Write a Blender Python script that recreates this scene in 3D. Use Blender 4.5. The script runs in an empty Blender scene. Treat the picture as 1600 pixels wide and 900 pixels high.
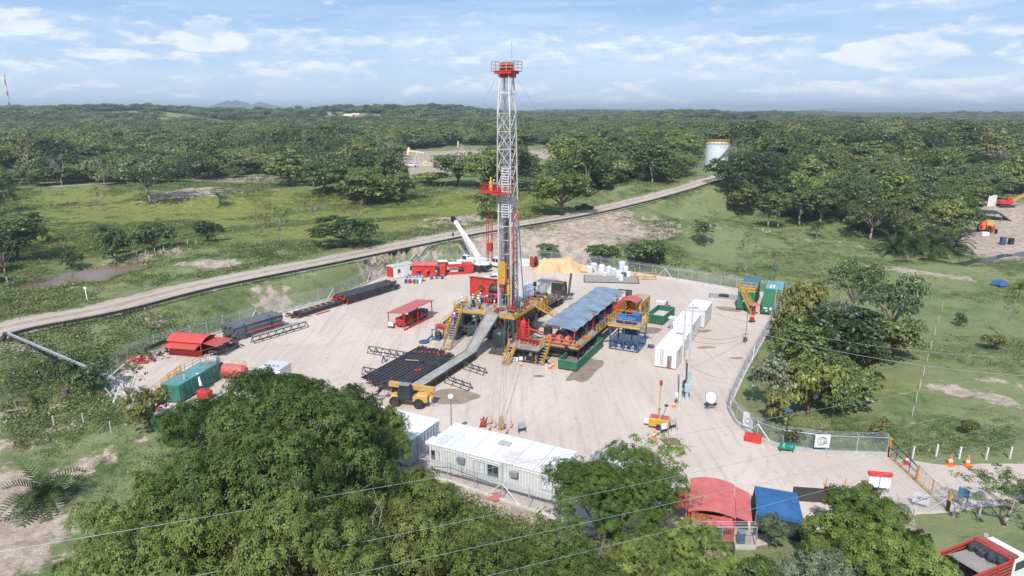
import bpy, math, random
import numpy as np
from mathutils import Vector, Matrix

R = math.radians
rnd = random.Random(7)
C = bpy.context.scene.collection
SC = bpy.context.scene

# ------------------------------------------------------------------ camera, sky, sun, exposure
CAMH, PITCH, FPX = 34.0, R(14.7), 1066.0
cd = bpy.data.cameras.new('camera'); cam = bpy.data.objects.new('camera', cd); C.objects.link(cam)
cam.location = (0, 0, CAMH); cam.rotation_euler = (R(90) - PITCH, 0, 0)
cd.sensor_width = 36; cd.lens = 36 * FPX / 1600; cd.clip_start = 0.5; cd.clip_end = 40000
SC.camera = cam
SC.view_settings.view_transform = 'Standard'; SC.view_settings.look = 'None'
SC.view_settings.gamma = 1; SC.view_settings.use_curve_mapping = False
SC.view_settings.exposure = 0.42
SUN_AZ, SUN_EL = R(-13), R(48)         # the sun stands behind the camera, a little to its left
sl = bpy.data.lights.new('sun', 'SUN'); sun = bpy.data.objects.new('sun', sl); C.objects.link(sun)
sl.energy = 4.2; sl.angle = R(0.55); sl.color = (1.0, 0.955, 0.89)
sd = Vector((math.sin(SUN_AZ) * math.cos(SUN_EL), -math.cos(SUN_AZ) * math.cos(SUN_EL), math.sin(SUN_EL)))
sun.rotation_euler = sd.to_track_quat('Z', 'Y').to_euler()
W = bpy.data.worlds.new('World'); SC.world = W; W.use_nodes = True
nt = W.node_tree; N = nt.nodes; L = nt.links
bg = N['Background']; bg.inputs['Strength'].default_value = 0.085
sky = N.new('ShaderNodeTexSky'); sky.sky_type = 'NISHITA'; sky.sun_disc = False
sky.sun_elevation = SUN_EL; sky.sun_rotation = math.atan2(sd.x, sd.y); sky.air_density = 1.0; sky.dust_density = 0.7; sky.ozone_density = 2.5; sky.altitude = 100

def mth(nt, op, a, b=None, c=None, clamp=False):
    n = nt.nodes.new('ShaderNodeMath'); n.operation = op; n.use_clamp = clamp
    for i, v in enumerate((a, b, c)):
        if v is None: continue
        if isinstance(v, (int, float)): n.inputs[i].default_value = v
        else: nt.links.new(v, n.inputs[i])
    return n.outputs[0]
def ramp(nt, v, lo, hi, a=0.0, b=1.0):
    n = nt.nodes.new('ShaderNodeMapRange'); n.interpolation_type = 'SMOOTHSTEP'
    nt.links.new(v, n.inputs[0])
    for i, x in zip((1, 2, 3, 4), (lo, hi, a, b)): n.inputs[i].default_value = x
    return n.outputs[0]
def noise(nt, vec, scale, detail=4, rough=.55, dist=0.0):
    n = nt.nodes.new('ShaderNodeTexNoise'); n.inputs['Scale'].default_value = scale; n.inputs['Detail'].default_value = detail
    n.inputs['Roughness'].default_value = rough; n.inputs['Distortion'].default_value = dist
    if vec is not None: nt.links.new(vec, n.inputs['Vector'])
    return n.outputs['Fac']
def mixc(nt, f, a, b, mode='MIX'):
    n = nt.nodes.new('ShaderNodeMix'); n.data_type = 'RGBA'; n.blend_type = mode
    for i, v in ((0, f), (6, a), (7, b)):
        if isinstance(v, (int, float)): n.inputs[i].default_value = v
        elif isinstance(v, tuple): n.inputs[i].default_value = (*v, 1) if len(v) == 3 else v
        else: nt.links.new(v, n.inputs[i])
    return n.outputs[2]
def comb(nt, x, y, z):
    n = nt.nodes.new('ShaderNodeCombineXYZ')
    for i, v in enumerate((x, y, z)):
        if isinstance(v, (int, float)): n.inputs[i].default_value = v
        else: nt.links.new(v, n.inputs[i])
    return n.outputs[0]

tc = N.new('ShaderNodeTexCoord'); sp = N.new('ShaderNodeSeparateXYZ'); L.new(tc.outputs['Generated'], sp.inputs[0])
az = mth(nt, 'ARCTAN2', sp.outputs[0], sp.outputs[1]); el = mth(nt, 'ARCSINE', sp.outputs[2])
# thin high cloud, stretched into streaks; cumulus rows low down, flatter the lower they are
v1 = comb(nt, mth(nt, 'MULTIPLY', az, 2.0), mth(nt, 'MULTIPLY', el, 13.0), 0.3)
ci = ramp(nt, noise(nt, v1, 1.3, 6, .6, .9), .34, .70)
ci = mth(nt, 'MULTIPLY', ci, ramp(nt, noise(nt, comb(nt, mth(nt, 'MULTIPLY', az, 7.0), mth(nt, 'MULTIPLY', el, 48.0), 4.0), 1.2, 6, .65, .5), .30, .62, .45, 1))
ci = mth(nt, 'MULTIPLY', ci, ramp(nt, az, -.5, .1, .6, 1.0))
v2 = comb(nt, mth(nt, 'MULTIPLY', az, 17.0), mth(nt, 'MULTIPLY', el, 52.0), 5.2)
cu = noise(nt, v2, 1.0, 6, .58, .25)
band = mth(nt, 'MULTIPLY', ramp(nt, el, -.01, .015), ramp(nt, el, .085, .125, 1, 0))
big = noise(nt, comb(nt, mth(nt, 'MULTIPLY', az, 3.3), mth(nt, 'MULTIPLY', el, 22.0), 8.1), 1.0, 2)
thr = mth(nt, 'ADD', mth(nt, 'MULTIPLY', band, .10), mth(nt, 'MULTIPLY', mth(nt, 'SUBTRACT', big, .5), .40))
cu = mth(nt, 'ADD', cu, thr)
def blob(a0, e0, ra, re, k):       # one large cloud: azimuth, elevation, half-widths
    da = mth(nt, 'DIVIDE', mth(nt, 'SUBTRACT', az, a0), ra); de = mth(nt, 'DIVIDE', mth(nt, 'SUBTRACT', el, e0), re)
    q = mth(nt, 'ADD', mth(nt, 'MULTIPLY', da, da), mth(nt, 'MULTIPLY', de, de))
    return mth(nt, 'MULTIPLY', ramp(nt, q, .2, 1.15, 1, 0), k)
for b in ((.49, .066, .075, .022, .34), (-.62, .098, .07, .018, .26), (-.40, .085, .06, .016, .24), (-.52, .065, .05, .008, .18), (.66, .065, .03, .008, .22), (-.7, .02, .12, .022, .12), (.5, .025, .2, .014, .13)):
    cu = mth(nt, 'ADD', cu, blob(*b))
fine = noise(nt, comb(nt, mth(nt, 'MULTIPLY', az, 38.0), mth(nt, 'MULTIPLY', el, 130.0), 1.2), 1.0, 5, .62, .3)
cu = mth(nt, 'ADD', cu, mth(nt, 'MULTIPLY', mth(nt, 'SUBTRACT', fine, .5), .22))
cuf = ramp(nt, cu, .57, .76)
shade = ramp(nt, noise(nt, comb(nt, mth(nt, 'MULTIPLY', az, 17.0), mth(nt, 'ADD', mth(nt, 'MULTIPLY', el, 52.0), .45), 5.2), 1.0, 5, .58, .25), .42, .66, 0, 1)
cucol = mixc(nt, shade, (9.3, 9.5, 9.8), (6.2, 7.4, 9.3))
base = mixc(nt, .75, sky.outputs[0], mixc(nt, ramp(nt, el, 0, .16), (5.2, 7.1, 9.7), (3.0, 5.0, 8.5)))
skyc = mixc(nt, mth(nt, 'MULTIPLY', ci, .78), base, (6.7, 7.95, 9.7))
skyc = mixc(nt, mth(nt, 'MULTIPLY', cuf, .72), skyc, cucol)
fin = mixc(nt, ramp(nt, el, -.02, .0), sky.outputs[0], skyc)
L.new(fin, bg.inputs['Color'])
SC.cycles.volume_bounces = 0; SC.cycles.max_bounces = 6; SC.cycles.diffuse_bounces = 3; SC.cycles.transparent_max_bounces = 24
SC.cycles.sample_clamp_indirect = 6; SC.cycles.use_denoising = True

# ------------------------------------------------------------------ numbers: noise, distances, the lie of the land
def _h(ix, iy, s):
    n = (ix.astype(np.int64) * 374761393 + iy.astype(np.int64) * 668265263 + s * 974634777) & 0x7fffffff
    n = ((n ^ (n >> 13)) * 1274126177) & 0x7fffffff
    return ((n ^ (n >> 16)) & 0xffff) / 65535.0
def vnoise(x, y, s=0):
    ix = np.floor(x); iy = np.floor(y); fx = x - ix; fy = y - iy
    fx = fx * fx * (3 - 2 * fx); fy = fy * fy * (3 - 2 * fy)
    a = _h(ix, iy, s); b = _h(ix + 1, iy, s); c = _h(ix, iy + 1, s); d = _h(ix + 1, iy + 1, s)
    return (a + (b - a) * fx) * (1 - fy) + (c + (d - c) * fx) * fy
def fbm(x, y, s=0, o=4):
    t = 0; a = .5; k = 0
    for i in range(o):
        t = t + a * vnoise(x * 2 ** i, y * 2 ** i, s + i * 17); k += a; a *= .5
    return t / k
def sm(t): t = np.clip(t, 0, 1); return t * t * (3 - 2 * t)
def G(px, py, z=0.0):              # where a line of sight meets the level z
    u = (px - 800) / FPX; v = (450 - py) / FPX
    dy = math.cos(PITCH) + v * math.sin(PITCH); dz = -math.sin(PITCH) + v * math.cos(PITCH)
    t = (z - CAMH) / dz
    return (u * t, dy * t)
def inpoly(x, y, P):
    r = np.zeros(np.shape(x), bool); n = len(P)
    for i in range(n):
        x1, y1 = P[i]; x2, y2 = P[(i + 1) % n]
        if y1 == y2: continue
        r ^= ((y1 > y) != (y2 > y)) & (x < (x2 - x1) * (y - y1) / (y2 - y1) + x1)
    return r
def segdist(x, y, P, closed=False, vals=None):
    best = np.full(np.shape(x), 1e9); val = np.zeros(np.shape(x))
    n = len(P); m = n if closed else n - 1
    for i in range(m):
        x1, y1 = P[i]; x2, y2 = P[(i + 1) % n]
        dx, dy = x2 - x1, y2 - y1
        t = np.clip(((x - x1) * dx + (y - y1) * dy) / (dx * dx + dy * dy + 1e-9), 0, 1)
        d = np.hypot(x - x1 - t * dx, y - y1 - t * dy)
        k = d < best
        best = np.where(k, d, best)
        if vals is not None: val = np.where(k, vals[i] + (vals[(i + 1) % n] - vals[i]) * t, val)
    return (best, val) if vals is not None else best
def smooth_line(P, n=6, closed=False):
    out = []; m = len(P)
    for i in range(m if closed else m - 1):
        p0 = P[(i - 1) % m] if closed or i else P[0]; p1 = P[i]; p2 = P[(i + 1) % m]; p3 = P[(i + 2) % m] if closed or i + 2 < m else P[-1]
        for k in range(n):
            t = k / n
            out.append(tuple(.5 * (2 * b + (c - a) * t + (2 * a - 5 * b + 4 * c - d) * t * t + (3 * b - a - 3 * c + d) * t ** 3) for a, b, c, d in zip(p0, p1, p2, p3)))
    if not closed: out.append(tuple(P[-1]))
    return out

PADPX = [(168, 592), (201, 567), (243, 550), (350, 517), (448, 486), (522, 466), (590, 434), (640, 420), (715, 411), (762, 406), (826, 405), (900, 413), (980, 425),
         (1080, 440), (1150, 452), (1228, 463), (1200, 520), (1165, 582), (1138, 640), (1150, 662), (1182, 688), (1222, 702), (1290, 711), (1385, 714),
         (1480, 728), (1600, 724), (1800, 716), (1800, 776), (1600, 780), (1500, 800), (1440, 806), (1340, 812), (1250, 838), (1175, 856), (1073, 856), (960, 834), (870, 812), (700, 752), (590, 738), (400, 700), (240, 650), (175, 612)]
PAD = [G(*p) for p in PADPX]
# centre line of the raised gravel road with its height above the yard
ROADPX = [(-420, 650, 4.0), (-160, 566, 4.0), (0, 514, 4.0), (160, 483, 4.0), (312, 446, 4.0), (515, 406, 4.2), (694, 370, 4.4), (800, 352, 4.8), (900, 335, 5.6), (1000, 312, 7.6), (1060, 296, 9.8), (1095, 285, 11.6), (1125, 276, 13)]
_rp = smooth_line([(*G(a, b, z), z) for a, b, z in ROADPX], 5)
ROAD = [(a, b) for a, b, c in _rp]; ROADZ = [c for a, b, c in _rp]
ROADW = 4.1
POND = [G(a, b, 1.6) for a, b in smooth_line([(18, 452), (80, 430), (150, 419), (228, 413), (236, 420), (205, 432), (160, 444), (100, 454), (50, 458)], 3, True)]
CREEK = [G(a, b, -2.2) for a, b in [(1335, 408), (1400, 413), (1450, 410), (1500, 416), (1560, 404), (1640, 398)]]
# points the ground passes through: x, y, z
CTRL = [(*G(a, b, z), z) for a, b, z in [(150, 390, 1.2), (250, 345, 1.5), (60, 400, 1.2), (420, 345, 1.5), (560, 340, 2.2), (330, 395, 5.4), (400, 390, 5.2), (270, 402, 4.2), (450, 382, 4.6), (120, 330, 2), (-200, 400, 1), (-500, 500, 1),
        (620, 330, 3.2), (680, 345, 5.2), (500, 365, 4.0), (300, 297, 6.5), (60, 290, 5.5), (450, 290, 5.5), (560, 280, 7.5), (760, 310, 6), (850, 300, 8),
        (650, 258, 7.5), (720, 250, 8), (850, 244, 9), (940, 300, 9), (990, 285, 11), (1118, 262, 14),
        (1000, 372, 4.6), (1060, 335, 7.0), (1110, 350, 3.0), (1170, 350, 1.0), (1060, 385, .5), (1120, 400, -.2), (1250, 390, -.8), (1200, 420, -.6), (1300, 340, 2), (1450, 390, -1.6), (1350, 430, -1.5),
        (1400, 480, -1.3), (1560, 480, -1.5), (1550, 360, -.5), (1600, 320, 3), (1450, 300, 5), (1300, 260, 11), (1500, 240, 12), (1450, 600, -1.0), (1300, 640, -1.0), (1570, 600, -.8), (1700, 480, -1),
        (1480, 860, .4), (1600, 840, .3), (1250, 880, -.4), (900, 890, -1.2), (600, 880, -1.5), (300, 860, -1.8), (100, 850, -2), (100, 700, -1.6), (60, 620, -2.2), (160, 640, -1.2), (200, 700, -1.2), (-100, 700, -1.5)]]
CTRL += [(0, 10, -1), (-30, 15, -1.5), (40, 20, 0), (0, -40, 0), (-120, 0, 0), (120, 0, 0), (150, 60, 0), (300, 150, 3), (-300, 150, 3), (-260, 300, 9), (0, 480, 11), (-200, 480, 12), (260, 480, 16), (500, 480, 16), (-500, 480, 12)]
CA = np.array(CTRL)
def H(x, y):
    x = np.asarray(x, float); y = np.asarray(y, float); sh = x.shape; x = x.ravel(); y = y.ravel()
    num = np.zeros_like(x); den = np.zeros_like(x)
    for cx, cy, cz in CA:
        rr = 14 + .10 * math.hypot(cx, cy)
        w = 1 / (((x - cx) ** 2 + (y - cy) ** 2) / rr ** 2 + .15) ** 2
        num += w * cz; den += w
    z = num / den
    d = np.hypot(x, y)
    z = z + (fbm(x / 22, y / 22, 3) - .5) * 1.5 * sm((d - 60) / 200 + .35) + (fbm(x / 5, y / 5, 9, 3) - .5) * .45
    far = sm((d - 420) / 900)
    hills = 9 + 30 * np.maximum(0, fbm(x / 420 + 9.3, y / 420 + 2.1, 21, 4) - .36) * sm((d - 400) / 900) * (1.5 - .8 * sm((x / (y + 1) + .3) / .8)) + 9 * (fbm(x / 90, y / 90, 33, 3) - .5) - 4 * sm((d - 3000) / 3000)
    for hpx, hd, hh, hr in [(590, 900, 20, 100), (650, 1150, 12, 160), (240, 1000, 8, 130), (430, 1050, 9, 120), (90, 900, 6, 120), (500, 760, 6, 70), (1200, 1050, 5, 90), (1080, 1150, 4, 140), (1215, 560, 9, 60), (1380, 700, 5, 90), (960, 900, 7, 130), (1500, 1000, -4, 200), (330, 650, 5, 80), (1320, 480, 4, 60), (760, 800, 7, 90)]:
        hx = (hpx - 800) / FPX * hd; hills = hills + 1.5 * hh * np.exp(-((x - hx) ** 2 + (y - hd) ** 2) / hr ** 2)
    z = z * (1 - far) + hills * far
    near = d < 420
    if near.any():
        xn, yn, zn = x[near], y[near], z[near]
        dp = np.maximum(segdist(xn, yn, PAD, True), .02); dp = np.where(inpoly(xn, yn, PAD), 0, np.maximum(dp - .9, 0))
        dr, zr = segdist(xn, yn, ROAD, False, ROADZ); dr = np.maximum(dr - ROADW - 2.3, 0)
        rough = (fbm(xn / 3.1, yn / 3.1, 51, 4) - .5)
        wp = 1 / (dp + .03) ** 2; wr = 1 / (dr + .03) ** 2
        bank = np.clip(np.minimum(dp, dr) / 5, 0, 1) * np.clip((dp + dr - 5) / 14, .12, 1)
        wb = 1 / 5.5 ** 2 + np.maximum(0, np.minimum(dp, dr) - 5) * .05
        zn = (zr * wr + zn * wb) / (wp + wr + wb) + rough * 2.0 * bank * np.clip(1.6 - np.minimum(dp, dr) / 14, 0.15, 1)
        dpo = segdist(xn, yn, POND, True); ins = inpoly(xn, yn, POND)
        zn = np.where(ins, 1.6 - np.minimum(dpo * .5, 1.2), np.where(dpo < 8, np.maximum(zn, 1.66 + .1 * dpo) * (dpo / 8) + (1.66 + .1 * dpo) * (1 - dpo / 8), zn))
        zn = np.where(wr > 800, zr, zn); zn = np.where(wp > 800, 0, zn)
        dc = segdist(xn, yn, CREEK)
        zn = np.where(dc < 9, zn - 1.0 * (1 - sm(dc / 9)), zn)
        z[near] = zn
    return z.reshape(sh)
def Hz(x, y): return float(H(np.array([x]), np.array([y]))[0])
def hit(px, py):                   # first meeting of a line of sight with the ground
    u = (px - 800) / FPX; v = (450 - py) / FPX
    dy = math.cos(PITCH) + v * math.sin(PITCH); dz = -math.sin(PITCH) + v * math.cos(PITCH)
    t = np.exp(np.linspace(math.log(20), math.log(6000), 900))
    zz = CAMH + dz * t - H(u * t, dy * t)
    k = np.argmax(zz < 0) if (zz < 0).any() else len(t) - 1
    if k == 0: tt = t[0]
    else:
        a, b = zz[k - 1], zz[k]; tt = t[k - 1] + (t[k] - t[k - 1]) * (a / (a - b + 1e-9))
    return (u * tt, dy * tt, CAMH + dz * tt)

# ------------------------------------------------------------------ materials
MATS = {}
def mat(name, col, rough=.6, metal=0, var=.25, scale=1.5, dirt=0.0, dirtcol=(.20, .14, .09), bump=0.0, alpha=None, spec=.4):
    if name in MATS: return MATS[name]
    m = bpy.data.materials.new(name); m.use_nodes = True; nt = m.node_tree; b = nt.nodes['Principled BSDF']
    t = nt.nodes.new('ShaderNodeTexCoord').outputs['Object']
    f = ramp(nt, noise(nt, t, scale, 5, .65), .3, .7)
    dark = tuple(c * (1 - var) for c in col)
    c = mixc(nt, f, dark, col)
    orn = nt.nodes.new('ShaderNodeObjectInfo').outputs['Random']; vv = mth(nt, 'ADD', .84, mth(nt, 'MULTIPLY', orn, .3)); c = mixc(nt, 1.0, c, comb(nt, vv, vv, vv), 'MULTIPLY')
    if dirt:
        mpv = nt.nodes.new('ShaderNodeMapping'); mpv.inputs['Scale'].default_value = (1.6, 1.6, .22); nt.links.new(t, mpv.inputs[0]); g = mth(nt, 'MAXIMUM', ramp(nt, noise(nt, t, scale * .6, 6, .7), .62 - dirt * .3, .78), ramp(nt, noise(nt, mpv.outputs[0], scale * 1.6, 4, .6), .70 - dirt * .2, .86, 0, .7))
        c = mixc(nt, mth(nt, 'MULTIPLY', g, .8), c, dirtcol)
    nt.links.new(c, b.inputs['Base Color'])
    b.inputs['Roughness'].default_value = rough; b.inputs['Metallic'].default_value = metal; b.inputs['Specular IOR Level'].default_value = spec
    if bump:
        bp = nt.nodes.new('ShaderNodeBump'); bp.inputs['Strength'].default_value = bump; bp.inputs['Distance'].default_value = .03
        nt.links.new(noise(nt, t, scale * 6, 4), bp.inputs['Height']); nt.links.new(bp.outputs[0], b.inputs['Normal'])
    MATS[name] = m
    return m
def ribbed(name, col, axis=0, pitch=.25, **k):          # corrugated sheet: ribs as bump along one axis
    if name in MATS: return MATS[name]
    m = mat(name, col, **k); nt = m.node_tree; b = nt.nodes['Principled BSDF']
    s = nt.nodes.new('ShaderNodeSeparateXYZ'); nt.links.new(nt.nodes.new('ShaderNodeTexCoord').outputs['Object'], s.inputs[0])
    w = mth(nt, 'SINE', mth(nt, 'MULTIPLY', s.outputs[axis], 6.2832 / pitch))
    bp = nt.nodes.new('ShaderNodeBump'); bp.inputs['Strength'].default_value = .9; bp.inputs['Distance'].default_value = .04
    nt.links.new(w, bp.inputs['Height']); nt.links.new(bp.outputs[0], b.inputs['Normal'])
    return m
WHITE = mat('white_paint', (.68, .69, .69), .45, var=.1, dirt=.3, dirtcol=(.5, .44, .38))
WHITE2 = mat('white_mast_paint', (.60, .59, .57), .5, var=.15, scale=.8, dirt=.32, dirtcol=(.32, .20, .13))
WRIBX = ribbed('white_corrugated', (.70, .71, .71), 0, .3, rough=.5, var=.1, scale=.8, dirt=.28, dirtcol=(.52, .46, .40))
ROOFW = ribbed('white_roof_sheet', (.68, .69, .70), 0, .26, rough=.55, var=.14, scale=.35, dirt=.38, dirtcol=(.46, .38, .30))
RED = mat('red_paint', (.50, .045, .035), .48, var=.3, dirt=.22, dirtcol=(.22, .12, .09))
REDF = mat('faded_red_roof', (.50, .12, .11), .55, var=.28, scale=.9, dirt=.3, dirtcol=(.38, .24, .2), bump=.5)
REDB = mat('bright_red_sheet', (.58, .045, .035), .5, var=.18, dirt=.12, dirtcol=(.3, .16, .12))
YEL = mat('yellow_paint', (.62, .335, .045), .5, var=.25, dirt=.25, dirtcol=(.28, .18, .09))
YEL2 = mat('machine_yellow', (.55, .34, .10), .45, var=.2, dirt=.2)
BLK = mat('black_steel', (.03, .03, .033), .55, var=.3, dirt=.25)
PIPE = mat('dark_pipe_steel', (.095, .09, .095), .38, metal=.35, var=.6, scale=.7, dirt=.2, dirtcol=(.13, .10, .08))
PIPG = mat('weathered_grey_pipe', (.19, .205, .21), .5, metal=.2, var=.45, scale=.6, dirt=.35, dirtcol=(.16, .12, .09))
STEEL = mat('grey_steel', (.28, .29, .30), .5, metal=.4, var=.3, dirt=.2)
DSTEEL = mat('dark_grime_steel', (.085, .08, .078), .6, var=.45, scale=2, dirt=.35)
GALV = mat('galvanised_steel', (.46, .50, .53), .45, metal=.35, var=.15)
RUST = mat('rusty_steel', (.14, .075, .045), .8, var=.45, scale=2, dirt=.2)
DECK = mat('worn_steel_deck', (.33, .31, .28), .7, var=.35, scale=.9, dirt=.4, dirtcol=(.18, .14, .11), bump=.4)
GREEN = ribbed('green_paint', (.035, .16, .085), 0, .5, rough=.5, var=.25, dirt=.18)
TEAL = mat('teal_green_paint', (.05, .22, .17), .5, var=.25, dirt=.2)
TEALR = mat('pale_teal_roof', (.13, .30, .33), .55, var=.3, scale=.7, dirt=.2)
BLUE = mat('blue_paint', (.03, .10, .27), .45, var=.25, dirt=.12)
BLUED = mat('dull_blue_machine', (.035, .10, .19), .5, var=.3, dirt=.25)
BLUET = mat('blue_tarpaulin', (.03, .13, .32), .65, var=.25, dirt=.1, bump=.9)
GRYR = mat('blue_grey_weathered_roof', (.23, .30, .38), .5, metal=.1, var=.35, scale=.55, dirt=.34, dirtcol=(.30, .26, .17))
TARP = mat('orange_yellow_tarpaulin', (.56, .38, .20), .7, var=.16, scale=.9, bump=.9)
BTARP = mat('black_plastic_sheet', (.035, .045, .05), .35, var=.4, bump=1)
SACK = mat('white_woven_sack', (.62, .65, .68), .8, var=.2, bump=.6)
CONC = mat('pale_concrete', (.52, .51, .48), .85, var=.25, dirt=.3, dirtcol=(.33, .28, .22))
TYRE = mat('tyre_rubber', (.035, .034, .033), .85, var=.3, dirt=.3, dirtcol=(.18, .14, .11))
GLASS = mat('dark_glass', (.03, .045, .055), .12, var=.1, spec=.7)
WOOD = mat('pale_timber', (.42, .30, .19), .8, var=.35, scale=4)
ORANGE = mat('orange_plastic', (.85, .16, .03), .5, var=.1)
SKIN = mat('skin', (.30, .16, .10), .6, var=.1)
SHIRTW = mat('white_shirt', (.62, .66, .72), .85, var=.1)
SHIRTR = mat('red_coverall', (.55, .06, .05), .85, var=.15)
SHIRTY = mat('orange_coverall', (.62, .22, .08), .85, var=.15)
SHIRTB = mat('blue_shirt', (.20, .28, .42), .85, var=.15)
TROUS = mat('dark_blue_jeans', (.035, .05, .09), .9, var=.2)
HELM = mat('white_helmet', (.85, .85, .85), .35, var=.04)
BOOT = mat('black_boot', (.02, .02, .02), .7)
CREAM = mat('cream_paint', (.66, .56, .42), .55, var=.15)
GREYD = mat('grey_plastic', (.22, .24, .26), .5, var=.2)
OCHRE = mat('ochre_cabin', (.48, .33, .10), .6, var=.25, dirt=.25)
BARK = mat('pale_bark', (.34, .29, .24), .9, var=.4, scale=3, bump=.8)
BARKD = mat('brown_bark', (.16, .12, .09), .9, var=.4, scale=3, bump=.8)
DIRTM = mat('damp_dirt_heap', (.24, .17, .12), .95, var=.3, bump=1)
REDWHITE = mat('lightbox_white', (.8, .8, .8), .4, var=.05)
GREENS = mat('green_sign', (.0, .22, .16), .4, var=.05)
WINDOWF = mat('grey_window_frame', (.4, .42, .44), .4, metal=.3)
CURT = mat('pale_curtain', (.55, .58, .60), .9, var=.2, scale=6)

# ------------------------------------------------------------------ mesh helpers
class MB:
    def __init__(s): s.v = []; s.f = []; s.m = []; s.cur = 0
    def add(s, vs, fs):
        o = len(s.v); s.v += [tuple(v) for v in vs]
        for f in fs: s.f.append(tuple(i + o for i in f)); s.m.append(s.cur)
        return s
    def box(s, x0, x1, y0, y1, z0, z1):
        return s.add([(x0, y0, z0), (x1, y0, z0), (x1, y1, z0), (x0, y1, z0), (x0, y0, z1), (x1, y0, z1), (x1, y1, z1), (x0, y1, z1)],
                     [(0, 3, 2, 1), (4, 5, 6, 7), (0, 1, 5, 4), (1, 2, 6, 5), (2, 3, 7, 6), (3, 0, 4, 7)])
    def bbox(s, x0, x1, y0, y1, z0, z1, b=.04):         # box with chamfered upright and top edges
        b = min(b, (x1 - x0) / 3, (y1 - y0) / 3, (z1 - z0) / 3)
        def ring(i, z): return [(x0 + i + b, y0 + i, z), (x1 - i - b, y0 + i, z), (x1 - i, y0 + i + b, z), (x1 - i, y1 - i - b, z), (x1 - i - b, y1 - i, z), (x0 + i + b, y1 - i, z), (x0 + i, y1 - i - b, z), (x0 + i, y0 + i + b, z)]
        vs = ring(0, z0) + ring(0, z1 - b) + ring(b, z1); fs = [tuple(range(7, -1, -1)), tuple(range(16, 24))]
        for k in (0, 8):
            for i in range(8): fs.append((k + i, k + (i + 1) % 8, k + 8 + (i + 1) % 8, k + 8 + i))
        return s.add(vs, fs)
    def bar(s, p, q, w=.1, h=None):
        h = h or w; p = Vector(p); q = Vector(q); d = (q - p)
        if d.length < 1e-6: return s
        d.normalize(); up = Vector((0, 0, 1)) if abs(d.z) < .95 else Vector((0, 1, 0))
        a = d.cross(up).normalized() * w / 2; b = a.cross(d).normalized() * h / 2
        vs = [p - a - b, p + a - b, p + a + b, p - a + b, q - a - b, q + a - b, q + a + b, q - a + b]
        return s.add(vs, [(0, 3, 2, 1), (4, 5, 6, 7), (0, 1, 5, 4), (1, 2, 6, 5), (2, 3, 7, 6), (3, 0, 4, 7)])
    def tube(s, p, q, r, n=8, r2=None, cap=True):
        r2 = r if r2 is None else r2; p = Vector(p); q = Vector(q); d = (q - p)
        if d.length < 1e-6: return s
        d.normalize(); up = Vector((0, 0, 1)) if abs(d.z) < .95 else Vector((0, 1, 0))
        a = d.cross(up).normalized(); b = a.cross(d).normalized(); vs = []
        for c, rr in ((p, r), (q, r2)):
            for i in range(n):
                t = 2 * math.pi * i / n; vs.append(c + (a * math.cos(t) + b * math.sin(t)) * rr)
        fs = [(i, (i + 1) % n, n + (i + 1) % n, n + i) for i in range(n)]
        if cap: fs += [tuple(range(n - 1, -1, -1)), tuple(range(n, 2 * n))]
        return s.add(vs, fs)
    def path(s, pts, r, n=6, r2=None):
        m = len(pts) - 1
        for i in range(m):
            ra = r if r2 is None else r + (r2 - r) * i / m; rb = r if r2 is None else r + (r2 - r) * (i + 1) / m
            s.tube(pts[i], pts[i + 1], ra, n, rb)
        return s
    def lathe(s, prof, n=16, c=(0, 0, 0), axis='z'):
        vs = []
        for r, z in prof:
            for i in range(n):
                t = 2 * math.pi * i / n; a, b = r * math.cos(t), r * math.sin(t)
                vs.append((c[0] + a, c[1] + b, c[2] + z) if axis == 'z' else ((c[0] + z, c[1] + a, c[2] + b) if axis == 'x' else (c[0] + a, c[1] + z, c[2] + b)))
        fs = []
        for k in range(len(prof) - 1):
            for i in range(n): fs.append((k * n + i, k * n + (i + 1) % n, (k + 1) * n + (i + 1) % n, (k + 1) * n + i))
        fs += [tuple(range(n - 1, -1, -1)), tuple(range((len(prof) - 1) * n, len(prof) * n))]
        return s.add(vs, fs)
    def extr(s, prof, x0, x1, axis='x'):                # outline in the other two axes, extruded
        n = len(prof); f = (lambda a, p: (a, p[0], p[1])) if axis == 'x' else ((lambda a, p: (p[0], a, p[1])) if axis == 'y' else (lambda a, p: (p[0], p[1], a)))
        vs = [f(x0, p) for p in prof] + [f(x1, p) for p in prof]
        return s.add(vs, [(i, (i + 1) % n, n + (i + 1) % n, n + i) for i in range(n)] + [tuple(range(n - 1, -1, -1)), tuple(range(n, 2 * n))])
    def rail(s, pts, h=1.1, w=.05, mid=1, step=1.6, toe=0.0):
        for p, q in zip(pts, pts[1:]):
            p = Vector(p); q = Vector(q); L_ = (q - p).length; k = max(1, round(L_ / step)); up = Vector((0, 0, 1))
            for i in range(k + 1): c = p.lerp(q, i / k); s.bar(c, c + up * h, w)
            for j in range(mid + 1): z = h * (j + 1) / (mid + 1); s.bar(p + up * z, q + up * z, w)
            if toe: s.bar(p + up * toe / 2, q + up * toe / 2, w * .6, toe)
        return s
    def build(s, name, mats, parent=None, smooth=False, loc=None):
        me = bpy.data.meshes.new(name); me.from_pydata(s.v, [], s.f)
        for m in (mats if isinstance(mats, (list, tuple)) else [mats]): me.materials.append(m)
        if any(s.m): me.polygons.foreach_set('material_index', s.m)
        if smooth: me.polygons.foreach_set('use_smooth', [True] * len(s.f))
        me.update()
        o = bpy.data.objects.new(name, me); C.objects.link(o)
        if parent is not None: o.parent = parent
        if loc: o.location = loc
        return o
def tag(o, label=None, cat=None, group=None, kind=None):
    if label: o['label'] = label
    if cat: o['category'] = cat
    if group: o['group'] = group
    if kind: o['kind'] = kind
    return o
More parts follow.
